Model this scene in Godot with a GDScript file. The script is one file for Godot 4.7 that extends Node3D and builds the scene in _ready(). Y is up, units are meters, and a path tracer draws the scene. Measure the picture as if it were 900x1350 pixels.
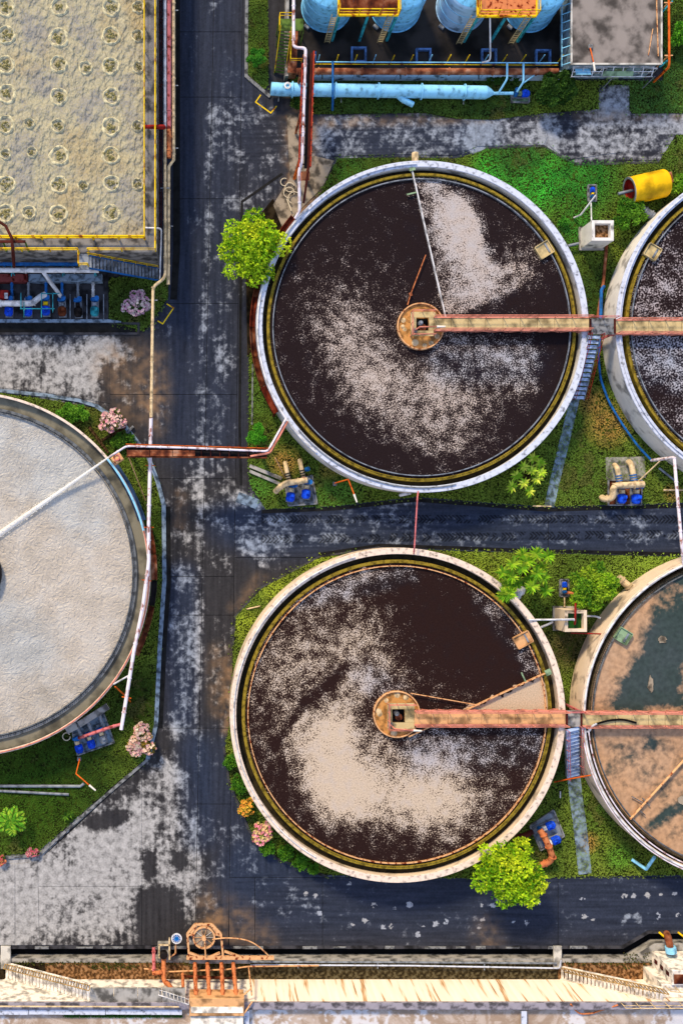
extends Node3D
# A waste-water works seen straight down from 90 m: round clarifiers, roads, lawns, pipes.
# Photo measurements are at 15 px per metre on the ground; at() turns one, with a height, into a place.

const PPM := 15.0
const HIGH := 90.0
const NADIR := Vector2(257, 690)
const RIM := 3.2

var rng := RandomNumberGenerator.new()
var taken := {}
var mats := {}
var tex := {}
var ground_mat: StandardMaterial3D
var meshes := {}


func at(px: float, py: float, h := 0.0) -> Vector3:
	var k := (HIGH - h) / HIGH / PPM
	return Vector3((px - NADIR.x) * k, h, (py - NADIR.y) * k)


func flat(pts: Array, h := 0.0) -> PackedVector2Array:
	var out := PackedVector2Array()
	for i in range(0, pts.size(), 2):
		var p := at(pts[i], pts[i + 1], h)
		out.append(Vector2(p.x, p.z))
	return out


func path3(pts: Array) -> PackedVector3Array:
	var out := PackedVector3Array()
	for i in range(0, pts.size(), 3):
		out.append(at(pts[i], pts[i + 1], pts[i + 2]))
	return out


# ---------------------------------------------------------------- mesh builder
class Shape:
	var st := SurfaceTool.new()
	var uv_from := Vector2.ZERO
	var uv_by := Vector2.ONE

	func _init() -> void:
		st.begin(Mesh.PRIMITIVE_TRIANGLES)

	func v(p: Vector3) -> void:
		st.set_uv((Vector2(p.x, p.z) - uv_from) * uv_by)
		st.add_vertex(p)

	func tri(a: Vector3, b: Vector3, c: Vector3, out: Vector3) -> void:
		v(a)
		if (a - c).cross(a - b).dot(out) >= 0.0:
			v(b); v(c)
		else:
			v(c); v(b)

	func quad(a: Vector3, b: Vector3, c: Vector3, d: Vector3, out: Vector3) -> void:
		tri(a, b, c, out); tri(a, c, d, out)

	func hard() -> void:
		st.set_smooth_group(-1)

	func soft() -> void:
		st.set_smooth_group(0)

	func block(m: Transform3D, s: Vector3) -> void:
		hard()
		var x := m.basis.x * s.x / 2; var y := m.basis.y * s.y / 2; var z := m.basis.z * s.z / 2
		var o := m.origin
		for e in [[x, y, z], [-x, y, z], [y, z, x], [-y, z, x], [z, x, y], [-z, x, y]]:
			var n: Vector3 = e[0]; var a: Vector3 = e[1]; var b: Vector3 = e[2]
			quad(o + n - a - b, o + n + a - b, o + n + a + b, o + n - a + b, n)

	func box(c: Vector3, s: Vector3, yaw := 0.0) -> void:
		block(Transform3D(Basis(Vector3.UP, yaw), c), s)

	# a box with its upper edges cut
	func chamfer(c: Vector3, s: Vector3, k: float, yaw := 0.0) -> void:
		var t := Transform3D(Basis(Vector3.UP, yaw), c)
		var h := s / 2
		var r := []
		for lv in [[-h.y, 0.0], [h.y - k, 0.0], [h.y, k]]:
			r.append([t * Vector3(-h.x + lv[1], lv[0], -h.z + lv[1]), t * Vector3(h.x - lv[1], lv[0], -h.z + lv[1]), t * Vector3(h.x - lv[1], lv[0], h.z - lv[1]), t * Vector3(-h.x + lv[1], lv[0], h.z - lv[1])])
		hard()
		for l in 2:
			for i in 4:
				var a: Vector3 = r[l][i]; var b: Vector3 = r[l][(i + 1) % 4]
				quad(a, b, r[l + 1][(i + 1) % 4], r[l + 1][i], (a + b) / 2 - c + Vector3(0, 0.001, 0))
		quad(r[2][0], r[2][1], r[2][2], r[2][3], Vector3.UP)
		quad(r[0][0], r[0][1], r[0][2], r[0][3], Vector3.DOWN)

	func bar(a: Vector3, b: Vector3, w: float, h: float) -> void:
		var d := b - a
		var f := d.normalized()
		var up := Vector3.UP if absf(f.y) < 0.98 else Vector3.RIGHT
		var s := f.cross(up).normalized()
		var u := s.cross(f).normalized()
		block(Transform3D(Basis(s, u, f), (a + b) / 2), Vector3(w, h, d.length()))

	func tube(pts: PackedVector3Array, r0: float, n := 8, r1 := -1.0) -> void:
		if r1 < 0.0: r1 = r0
		var rings := []
		var side := Vector3.ZERO
		var total := pts.size() - 1
		for i in pts.size():
			var f := (pts[mini(i + 1, total)] - pts[maxi(i - 1, 0)]).normalized()
			if side == Vector3.ZERO:
				side = f.cross(Vector3.UP if absf(f.y) < 0.95 else Vector3.RIGHT).normalized()
			else:
				side = (side - f * side.dot(f)).normalized()
			var u := side.cross(f)
			var r := lerpf(r0, r1, float(i) / total)
			if i > 0 and i < total:
				var c := (pts[i] - pts[i - 1]).normalized().dot((pts[i + 1] - pts[i]).normalized())
				r *= 1.0 / maxf(0.75, sqrt((1.0 + c) / 2.0))
			var ring := []
			for k in n:
				var a := TAU * k / n
				ring.append(pts[i] + (side * cos(a) + u * sin(a)) * r)
			rings.append(ring)
		soft()
		for i in total:
			var mid := (pts[i] + pts[i + 1]) / 2
			for k in n:
				var a: Vector3 = rings[i][k]; var b: Vector3 = rings[i][(k + 1) % n]
				var c: Vector3 = rings[i + 1][(k + 1) % n]; var d: Vector3 = rings[i + 1][k]
				quad(a, b, c, d, (a + c) / 2 - mid)
		hard()
		for e in [0, total]:
			var out: Vector3 = pts[0] - pts[1] if e == 0 else pts[total] - pts[total - 1]
			for k in range(1, n - 1):
				tri(rings[e][0], rings[e][k], rings[e][k + 1], out)

	# profile: [radius, height] pairs, walked with the solid on the left hand side; flat shading between pairs
	func lathe(c: Vector3, prof: Array, n := 24, a0 := 0.0, a1 := TAU, smooth := false, axis := Basis.IDENTITY) -> void:
		for j in prof.size() - 1:
			var p: Array = prof[j]; var q: Array = prof[j + 1]
			var nr: float = q[1] - p[1]; var ny: float = p[0] - q[0]
			if smooth: soft()
			else: st.set_smooth_group(j + 1)
			for i in n:
				var s := lerpf(a0, a1, float(i) / n); var e := lerpf(a0, a1, float(i + 1) / n)
				var ds := Vector3(cos(s), 0, sin(s)); var de := Vector3(cos(e), 0, sin(e)); var dm := (ds + de).normalized()
				var out := axis * (dm * nr + Vector3.UP * ny)
				var A: Vector3 = c + axis * (ds * p[0] + Vector3.UP * p[1]); var B: Vector3 = c + axis * (de * p[0] + Vector3.UP * p[1])
				var C: Vector3 = c + axis * (de * q[0] + Vector3.UP * q[1]); var D: Vector3 = c + axis * (ds * q[0] + Vector3.UP * q[1])
				if p[0] == 0.0: tri(A, C, D, out)
				elif q[0] == 0.0: tri(A, B, C, out)
				else: quad(A, B, C, D, out)

	func ring(c: Vector3, r0: float, r1: float, y0: float, y1: float, n := 120, a0 := 0.0, a1 := TAU) -> void:
		lathe(c, [[r0, y1], [r0, y0], [r1, y0], [r1, y1], [r0, y1]], n, a0, a1)

	func disc(c: Vector3, r: float, n := 96) -> void:
		hard()
		for i in n:
			var s := TAU * i / n; var e := TAU * (i + 1) / n
			tri(c, c + Vector3(cos(s), 0, sin(s)) * r, c + Vector3(cos(e), 0, sin(e)) * r, Vector3.UP)

	func cyl(c: Vector3, r: float, h: float, n := 16, axis := Basis.IDENTITY) -> void:
		lathe(c, [[0.0, 0.0], [r, 0.0], [r, h], [0.0, h]], n, 0.0, TAU, false, axis)

	func prism(poly: PackedVector2Array, y0: float, y1: float) -> void:
		hard()
		var t := Geometry2D.triangulate_polygon(poly)
		for i in range(0, t.size(), 3):
			var a := poly[t[i]]; var b := poly[t[i + 1]]; var c := poly[t[i + 2]]
			tri(Vector3(a.x, y1, a.y), Vector3(b.x, y1, b.y), Vector3(c.x, y1, c.y), Vector3.UP)
		var area := 0.0
		for i in poly.size():
			area += poly[i].cross(poly[(i + 1) % poly.size()])
		for i in poly.size():
			var a := poly[i]; var b := poly[(i + 1) % poly.size()]
			var d := (b - a)
			var out := Vector3(d.y, 0, -d.x) * signf(area)
			quad(Vector3(a.x, y0, a.y), Vector3(b.x, y0, b.y), Vector3(b.x, y1, b.y), Vector3(a.x, y1, a.y), out)

	func strip(line: PackedVector2Array, w: float, y0: float, y1: float) -> void:
		for p in Geometry2D.offset_polyline(line, w / 2, Geometry2D.JOIN_MITER, Geometry2D.END_BUTT):
			prism(p, y0, y1)

	func done() -> ArrayMesh:
		st.generate_normals()
		st.index()
		return st.commit()


# ---------------------------------------------------------------- objects
func numbered(called: String) -> String:
	if not taken.has(called):
		taken[called] = 0
		return called
	taken[called] += 1
	return "%s_%03d" % [called, taken[called]]


func tag(o: Node, label: String, category := "", group := "", kind := "") -> Node:
	if label: o.set_meta("label", label)
	if category: o.set_meta("category", category)
	if group: o.set_meta("group", group)
	if kind: o.set_meta("kind", kind)
	return o


func thing(called: String, label: String, category: String, where := Vector3.ZERO, group := "", yaw := 0.0) -> Node3D:
	var o := Node3D.new()
	o.name = numbered(called)
	o.position = where
	o.rotation.y = yaw
	tag(o, label, category, group)
	add_child(o, true)
	return o


# a part whose shape is given in world places (its thing is not turned)
func part(called: String, s, m: Material, root: Node3D, local := false) -> MeshInstance3D:
	var o := MeshInstance3D.new()
	o.name = called
	o.mesh = s.done() if s is Shape else s
	o.material_override = m
	if not local:
		var up: Node = root
		var off := Vector3.ZERO
		while up != self:
			off += up.position
			up = up.get_parent()
		o.position = -off
	root.add_child(o, true)
	return o


# a part that uses a shared mesh at a place of its own
func put(called: String, mesh: Mesh, m: Material, root: Node3D, t: Transform3D) -> MeshInstance3D:
	var o := MeshInstance3D.new()
	o.name = called
	o.mesh = mesh
	o.material_override = m
	var off := root.position
	o.transform = Transform3D(t.basis, t.origin - off)
	root.add_child(o, true)
	return o


func single(called: String, s, m: Material, label: String, category := "", group := "", kind := "") -> MeshInstance3D:
	var o := MeshInstance3D.new()
	o.name = numbered(called)
	o.mesh = s.done() if s is Shape else s
	o.material_override = m
	tag(o, label, category, group, kind)
	add_child(o, true)
	return o


func ground_part(called: String, s: Shape, m: Material, label := "") -> MeshInstance3D:
	return single(called, s, m, label if label else called.replace("_", " ") + " of the works", "", "", "structure")


func round_path(pts: PackedVector3Array, r: float, n := 4) -> PackedVector3Array:
	var out := PackedVector3Array([pts[0]])
	for i in range(1, pts.size() - 1):
		var a := (pts[i - 1] - pts[i]); var b := (pts[i + 1] - pts[i])
		var k := minf(r, minf(a.length(), b.length()) * 0.45)
		var p := pts[i] + a.normalized() * k; var q := pts[i] + b.normalized() * k
		for j in n + 1:
			var t := float(j) / n
			out.append(p.lerp(pts[i], t).lerp(pts[i].lerp(q, t), t))
	out.append(pts[pts.size() - 1])
	return out


# ---------------------------------------------------------------- materials
func noise_tex(key: String, kind: String, freq: float, oct: int, stops: Array, size := 512, stretch := 1, seed := 1) -> Texture2D:
	if tex.has(key): return tex[key]
	var n := FastNoiseLite.new()
	n.seed = seed
	n.noise_type = FastNoiseLite.TYPE_CELLULAR if kind == "cell" else FastNoiseLite.TYPE_SIMPLEX_SMOOTH
	n.frequency = freq
	n.fractal_octaves = oct
	n.fractal_type = FastNoiseLite.FRACTAL_FBM
	if oct == 0: n.fractal_type = FastNoiseLite.FRACTAL_NONE
	var im := n.get_seamless_image(size, size / stretch)
	if stretch > 1: im.resize(size, size, Image.INTERPOLATE_CUBIC)
	im.convert(Image.FORMAT_L8)
	var ramp := []
	for i in 256:
		var t := i / 255.0
		var c: Color = stops[0][1]
		for k in stops.size() - 1:
			if t >= stops[k][0]:
				c = (stops[k][1] as Color).lerp(stops[k + 1][1], clampf((t - stops[k][0]) / (stops[k + 1][0] - stops[k][0]), 0, 1))
		ramp.append([c.r8, c.g8, c.b8])
	var src := im.get_data()
	var dst := PackedByteArray()
	dst.resize(src.size() * 3)
	for i in src.size():
		var c: Array = ramp[src[i]]
		dst[i * 3] = c[0]; dst[i * 3 + 1] = c[1]; dst[i * 3 + 2] = c[2]
	tex[key] = ImageTexture.create_from_image(Image.create_from_data(size, size, false, Image.FORMAT_RGB8, dst))
	return tex[key]


func g(v: float) -> Color:
	return Color(v, v, v)


# a weathered material: colour times a dirt pattern, drawn by the place in the world
func mat(key: String, c := Color.WHITE, pattern := "dirt", rough := 0.8, metal := 0.0, scale := 0.35, relief := 0.0) -> StandardMaterial3D:
	if mats.has(key): return mats[key]
	var m := StandardMaterial3D.new()
	m.resource_name = key
	m.albedo_color = c
	m.roughness = rough
	m.metallic = metal
	m.metallic_specular = 0.25
	var t: Texture2D
	match pattern:
		"dirt": t = noise_tex("dirt", "", 0.009, 5, [[0.15, g(0.62)], [0.38, g(0.84)], [0.55, g(1.0)], [1.0, g(0.95)]])
		"faint": t = noise_tex("faint", "", 0.02, 6, [[0.1, g(0.55)], [0.24, g(0.8)], [0.36, g(0.93)], [0.6, g(1.0)], [1.0, g(0.96)]], 512, 1, 18)
		"mottle": t = noise_tex("mottle", "", 0.012, 6, [[0.2, g(0.5)], [0.4, g(0.72)], [0.55, g(0.92)], [0.75, g(1.0)]], 512, 1, 4)
		"spots": t = noise_tex("spots", "", 0.01, 6, [[0.1, g(0.35)], [0.24, g(0.6)], [0.34, g(0.88)], [0.5, g(1.0)], [1.0, g(0.93)]], 512, 1, 7)
		"rust": t = noise_tex("rust", "", 0.01, 6, [[0.15, Color(0.36, 0.2, 0.15)], [0.42, Color(0.58, 0.34, 0.22)], [0.58, Color(0.72, 0.47, 0.32)], [0.8, Color(0.86, 0.68, 0.54)]], 512, 1, 9)
		"chipped": t = noise_tex("chipped", "", 0.016, 5, [[0.15, Color(0.45, 0.24, 0.16)], [0.27, Color(0.66, 0.42, 0.32)], [0.34, g(0.93)], [0.8, g(1.0)]], 512, 1, 12)
		"streak": t = noise_tex("streak", "", 0.035, 5, [[0.08, Color(0.5, 0.34, 0.22)], [0.2, Color(0.82, 0.68, 0.52)], [0.33, Color(0.98, 0.95, 0.9)], [1.0, g(1.0)]], 512, 16, 15)
		"soil": t = noise_tex("soil", "", 0.014, 6, [[0.1, Color(0.35, 0.31, 0.25)], [0.45, Color(0.6, 0.55, 0.45)], [0.6, Color(0.85, 0.8, 0.7)], [1.0, g(1.0)]], 512, 1, 21)
	if t:
		m.albedo_texture = t
		m.uv1_triplanar = true
		m.uv1_world_triplanar = true
		m.uv1_scale = Vector3.ONE * scale * 0.42
		if relief > 0.0:
			m.heightmap_enabled = true
			m.heightmap_texture = t
			m.heightmap_scale = relief
	mats[key] = m
	return m


func M(key: String) -> StandardMaterial3D:
	if mats.has(key): return mats[key]
	match key:
		"concrete": return mat(key, Color(0.66, 0.65, 0.63), "mottle", 0.9, 0, 0.3, 1.0)
		"pale_concrete": return mat(key, Color(0.8, 0.79, 0.76), "dirt", 0.9, 0, 0.4, 0.6)
		"dark_concrete": return mat(key, Color(0.27, 0.27, 0.29), "mottle", 0.85, 0, 0.25, 1.0)
		"roof_felt": return mat(key, Color(0.56, 0.53, 0.51), "mottle", 0.95, 0, 0.16, 0.8)
		"white_wall": return mat(key, Color(0.9, 0.89, 0.87), "spots", 0.8, 0, 0.22)
		"beige_wall": return mat(key, Color(0.9, 0.82, 0.72), "spots", 0.8, 0, 0.2)
		"streaked_wall": return mat(key, Color(1.0, 0.97, 0.93), "streak", 0.85, 0, 0.2)
		"cream_wall": return mat(key, Color(0.99, 0.96, 0.91), "dirt", 0.85, 0, 0.5)
		"coping": return mat(key, Color(0.8, 0.83, 0.9), "faint", 0.75, 0, 0.4)
		"coping_warm": return mat(key, Color(0.92, 0.84, 0.77), "faint", 0.75, 0, 0.4)
		"algae": return mat(key, Color(0.58, 0.5, 0.17), "dirt", 0.8, 0, 0.9)
		"algae_dark": return mat(key, Color(0.2, 0.17, 0.1), "dirt", 0.7, 0, 0.6)
		"weir_grey": return mat(key, Color(0.42, 0.44, 0.46), "dirt", 0.7, 0, 0.8)
		"weir_brown": return mat(key, Color(0.36, 0.31, 0.22), "dirt", 0.7, 0, 0.8)
		"white_paint": return mat(key, Color(0.93, 0.9, 0.94), "chipped", 0.5, 0, 0.25)
		"clean_white": return mat(key, Color(0.9, 0.9, 0.91), "dirt", 0.5, 0, 0.5)
		"cream_pipe": return mat(key, Color(0.89, 0.79, 0.62), "dirt", 0.55, 0, 0.8)
		"pink_paint": return mat(key, Color(0.88, 0.56, 0.48), "dirt", 0.6, 0, 0.5)
		"red_paint": return mat(key, Color(0.6, 0.14, 0.12), "dirt", 0.6, 0, 0.6)
		"pale_red": return mat(key, Color(0.83, 0.47, 0.48), "chipped", 0.6, 0, 0.35)
		"maroon": return mat(key, Color(0.33, 0.13, 0.1), "dirt", 0.7, 0.1, 0.5)
		"dark_steel": return mat(key, Color(0.14, 0.12, 0.12), "dirt", 0.6, 0.3, 0.5)
		"rust": return mat(key, Color(0.85, 0.8, 0.8), "rust", 0.85, 0.1, 0.4)
		"rust_dark": return mat(key, Color(0.6, 0.5, 0.46), "rust", 0.85, 0.1, 0.4)
		"rust_bright": return mat(key, Color(0.84, 0.52, 0.33), "chipped", 0.8, 0.1, 0.5)
		"tan_steel": return mat(key, Color(0.9, 0.7, 0.5), "chipped", 0.7, 0.1, 0.6)
		"drum_tan": return mat(key, Color(0.8, 0.58, 0.33), "dirt", 0.75, 0, 0.6)
		"deck_green": return mat(key, Color(0.79, 0.71, 0.52), "dirt", 0.85, 0, 0.3, 0.3)
		"deck_tan": return mat(key, Color(0.86, 0.66, 0.46), "dirt", 0.85, 0, 0.35, 0.3)
		"yellow": return mat(key, Color(0.95, 0.8, 0.08), "chipped", 0.55, 0, 0.3)
		"orange": return mat(key, Color(0.85, 0.4, 0.12), "chipped", 0.6, 0, 0.4)
		"picket_tan": return mat(key, Color(0.68, 0.55, 0.33), "dirt", 0.7, 0, 0.6)
		"blue_paint": return mat(key, Color(0.1, 0.34, 0.92), "dirt", 0.45, 0, 0.9)
		"pipe_blue": return mat(key, Color(0.13, 0.42, 0.72), "dirt", 0.5, 0, 0.5)
		"sky_blue": return mat(key, Color(0.58, 0.86, 1.0), "faint", 0.35, 0, 0.3)
		"tank_blue": return mat(key, Color(0.5, 0.82, 1.0), "faint", 0.3, 0, 0.4)
		"teal": return mat(key, Color(0.2, 0.62, 0.68), "dirt", 0.5, 0, 0.6)
		"green_steel": return mat(key, Color(0.36, 0.47, 0.2), "dirt", 0.7, 0, 0.6)
		"pale_green": return mat(key, Color(0.55, 0.66, 0.52), "dirt", 0.7, 0, 0.6)
		"step_white": return mat(key, Color(0.72, 0.81, 0.94), "dirt", 0.7, 0, 0.7)
		"grey_steel": return mat(key, Color(0.55, 0.58, 0.62), "dirt", 0.5, 0.2, 0.6)
		"hose": return mat(key, Color(0.83, 0.78, 0.68), "", 0.7)
		"black_rubber": return mat(key, Color(0.04, 0.04, 0.045), "", 0.7)
		"black_void": return mat(key, Color(0.05, 0.05, 0.06), "dirt", 0.9)
		"stony": return mat(key, Color(0.62, 0.57, 0.5), "mottle", 0.95, 0, 0.35, 3.0)
		"basin_concrete": return mat(key, Color(0.52, 0.51, 0.5), "mottle", 0.9, 0, 0.3, 1.0)
		"soil": return mat(key, Color(0.66, 0.52, 0.4), "soil", 0.95, 0, 0.8, 2.0)
		"mossy": return mat(key, Color(0.4, 0.38, 0.31), "soil", 0.95, 0, 0.7, 3.0)
		"dark_soil": return mat(key, Color(0.2, 0.17, 0.12), "soil", 0.95, 0, 0.4, 2.0)
		"turf": return mat(key, Color(0.25, 0.34, 0.1), "soil", 0.95, 0, 0.3, 3.0)
		"kerb_grey": return mat(key, Color(0.52, 0.53, 0.54), "mottle", 0.9, 0, 0.6)
		"kerb_blue": return mat(key, Color(0.52, 0.6, 0.68), "mottle", 0.85, 0, 0.5)
		"drain": return mat(key, Color(0.1, 0.1, 0.1), "dirt", 0.6, 0, 0.5)
		"bark": return mat(key, Color(0.36, 0.29, 0.21), "soil", 0.95, 0, 1.2)
		"lamp_white": return mat(key, Color(0.92, 0.9, 0.85), "", 0.35)
		"pane": 
			var p := mat(key, Color(0.18, 0.25, 0.3), "", 0.1)
			p.metallic_specular = 0.8
			return p
	push_error("no material " + key)
	return null


func leaf_mat(key: String, back: Color) -> StandardMaterial3D:
	if mats.has(key): return mats[key]
	var m := StandardMaterial3D.new()
	m.resource_name = key
	m.vertex_color_use_as_albedo = true
	m.roughness = 0.7
	m.metallic_specular = 0.2
	m.backlight_enabled = true
	m.backlight = back
	m.cull_mode = BaseMaterial3D.CULL_DISABLED
	mats[key] = m
	return m


# ---------------------------------------------------------------- painted wear and reflected sky
# a map of strengths on a coarse grid: capsules [x0, y0, x1, y1, radius, amount] in photo measures
func strengths(w: int, h: int, from: Vector2, per: float, base: float, caps: Array, W: int, Hh: int) -> PackedFloat32Array:
	var a := PackedFloat32Array()
	a.resize(w * h)
	a.fill(base)
	for c in caps:
		var p := (Vector2(c[0], c[1]) - from) / per; var q := (Vector2(c[2], c[3]) - from) / per
		var r: float = c[4] / per; var amount: float = c[5]
		var R := r * 1.5 + 1.0
		var d := q - p; var dd := maxf(d.length_squared(), 1e-6)
		for y in range(maxi(0, int(minf(p.y, q.y) - R)), mini(h - 1, int(maxf(p.y, q.y) + R)) + 1):
			for x in range(maxi(0, int(minf(p.x, q.x) - R)), mini(w - 1, int(maxf(p.x, q.x) + R)) + 1):
				var s := Vector2(x, y) - p
				var t := clampf(s.dot(d) / dd, 0, 1)
				var e := (s - d * t).length()
				a[y * w + x] += amount * (1.0 - smoothstep(r * 0.35, R, e))
	var im := Image.create_from_data(w, h, false, Image.FORMAT_RF, a.to_byte_array())
	im.resize(W, Hh, Image.INTERPOLATE_BILINEAR)
	return im.get_data().to_float32_array()


func noise_bytes(w: int, h: int, freq: float, oct: int, seed: int, warp := 0.0, cell := false) -> PackedByteArray:
	var n := FastNoiseLite.new()
	n.seed = seed
	n.frequency = freq
	n.noise_type = FastNoiseLite.TYPE_CELLULAR if cell else FastNoiseLite.TYPE_SIMPLEX_SMOOTH
	n.fractal_type = FastNoiseLite.FRACTAL_FBM if oct > 0 else FastNoiseLite.FRACTAL_NONE
	n.fractal_octaves = maxi(oct, 1)
	if warp > 0.0:
		n.domain_warp_enabled = true
		n.domain_warp_amplitude = warp
		n.domain_warp_frequency = freq * 1.2
	return n.get_image(w, h).get_data()


func srgb8(v: float) -> int:
	return clampi(int(pow(clampf(v, 0, 1), 1.0 / 2.2) * 255.0 + 0.5), 0, 255)


func srgb_table() -> PackedByteArray:
	var t := PackedByteArray()
	t.resize(1025)
	for i in 1025:
		t[i] = Color(i / 1024.0, 0, 0).linear_to_srgb().r8
	return t


# two tones mixed by strength and noise; a third tone (tint) by a map of its own
func paint(w: int, h: int, from: Vector2, per: float, base: float, caps: Array, tint_caps: Array, tones: Array, fine: Array, broad: Array, edge: float, polys := [], seed := 1, gain := 1.0, polar := 0.0, dense := [], vary := 0.0022) -> Image:
	var s := strengths(w / 4, h / 4, from, per * 4, base, caps.map(func(c): return c.slice(0, 5) + [c[5] * gain]), w, h)
	var tint := strengths(w / 4, h / 4, from, per * 4, 0.0, tint_caps, w, h)
	var nf := noise_bytes(w, h, fine[0], fine[2], seed)
	var nb := noise_bytes(w, h, broad[0], broad[2], seed + 5, broad[3] if broad.size() > 3 else 0.0)
	# drawn out along circles, as a turning scraper leaves it
	var npol := noise_bytes(1024, 256, 0.035, 4, seed + 9, 14.0) if polar > 0.0 else PackedByteArray()
	if polar > 0.0:
		var kp := polar / 255.0
		for y in h:
			for x in w:
				var dx := x - w * 0.5; var dy := y - h * 0.5
				var rad := sqrt(dx * dx + dy * dy)
				var ai := int(absf(atan2(dy, dx) + 0.25 * sin(rad * 0.02)) * 325.0) & 1023
				s[y * w + x] += (npol[(int(rad * 0.6) & 255) * 1024 + ai] - 127) * kp
	for p in dense:
		var poly := PackedVector2Array()
		for j in range(0, p[0].size(), 2):
			poly.append((Vector2(p[0][j], p[0][j + 1]) - from) / per)
		var bb := Rect2(poly[0], Vector2.ZERO)
		for q in poly: bb = bb.expand(q)
		for y in range(maxi(int(bb.position.y) - 14, 0), mini(int(bb.end.y) + 14, h)):
			for x in range(maxi(int(bb.position.x) - 14, 0), mini(int(bb.end.x) + 14, w)):
				var i := y * w + x
				var wob: float = (nb[i] - 127) * p[2]
				if Geometry2D.is_point_in_polygon(Vector2(x + wob, y + (nb[(i * 7) % nb.size()] - 127) * p[2] * 0.5), poly): s[i] += p[1]
	var table := srgb_table()
	var out := PackedByteArray()
	out.resize(w * h * 3)
	var d: Color = tones[0]; var l: Color = tones[1]; var td: Color = tones[2]; var tl: Color = tones[3]
	var kf: float = fine[1] / 255.0; var kb: float = broad[1] / 255.0
	var off: float = -0.5 * (fine[1] + broad[1])
	var lo := 0.5 - edge; var by := 1.0 / (2.0 * edge)
	for i in w * h:
		var t := (s[i] + nf[i] * kf + nb[i] * kb + off - lo) * by
		t = clampf(t, 0.0, 1.0)
		var u := clampf(tint[i] + (nb[i] - 127) * 0.003, 0.0, 1.0)
		var k := (1.0 - vary * 127.0 + nf[i] * vary) * 1024.0
		var e := 1.0 - u
		out[i * 3] = table[int(minf(1024.0, k * ((d.r * e + td.r * u) * (1.0 - t) + (l.r * e + tl.r * u) * t)))]
		out[i * 3 + 1] = table[int(minf(1024.0, k * ((d.g * e + td.g * u) * (1.0 - t) + (l.g * e + tl.g * u) * t)))]
		out[i * 3 + 2] = table[int(minf(1024.0, k * ((d.b * e + td.b * u) * (1.0 - t) + (l.b * e + tl.b * u) * t)))]
	for p in polys:
		var poly := PackedVector2Array()
		for j in range(0, p[0].size(), 2):
			poly.append((Vector2(p[0][j], p[0][j + 1]) - from) / per)
		var c: Color = p[1]
		var x0 := w; var x1 := 0; var y0 := h; var y1 := 0
		for q in poly:
			x0 = mini(x0, int(q.x)); x1 = maxi(x1, int(q.x)); y0 = mini(y0, int(q.y)); y1 = maxi(y1, int(q.y))
		for y in range(maxi(y0, 0), mini(y1, h - 1)):
			for x in range(maxi(x0, 0), mini(x1, w - 1)):
				var i := y * w + x
				var wob := (nb[i] - 127) * 0.12
				if nf[i] > p[2] and Geometry2D.is_point_in_polygon(Vector2(x + wob, y + wob * 0.5), poly):
					var k := (0.75 + nf[i] * 0.002) * 1024.0
					out[i * 3] = table[int(minf(1024, c.r * k))]; out[i * 3 + 1] = table[int(minf(1024, c.g * k))]; out[i * 3 + 2] = table[int(minf(1024, c.b * k))]
	return Image.create_from_data(w, h, false, Image.FORMAT_RGB8, out)


func painted(key: String, im: Image, rough: float, relief := 0.0, relief_tex: Texture2D = null) -> StandardMaterial3D:
	var m := StandardMaterial3D.new()
	m.resource_name = key
	m.albedo_texture = ImageTexture.create_from_image(im)
	m.texture_repeat = false
	m.roughness = rough
	m.metallic_specular = 0.1
	if relief > 0.0:
		m.heightmap_enabled = true
		m.heightmap_texture = relief_tex if relief_tex else m.albedo_texture
		m.heightmap_scale = relief
	mats[key] = m
	return m


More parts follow.
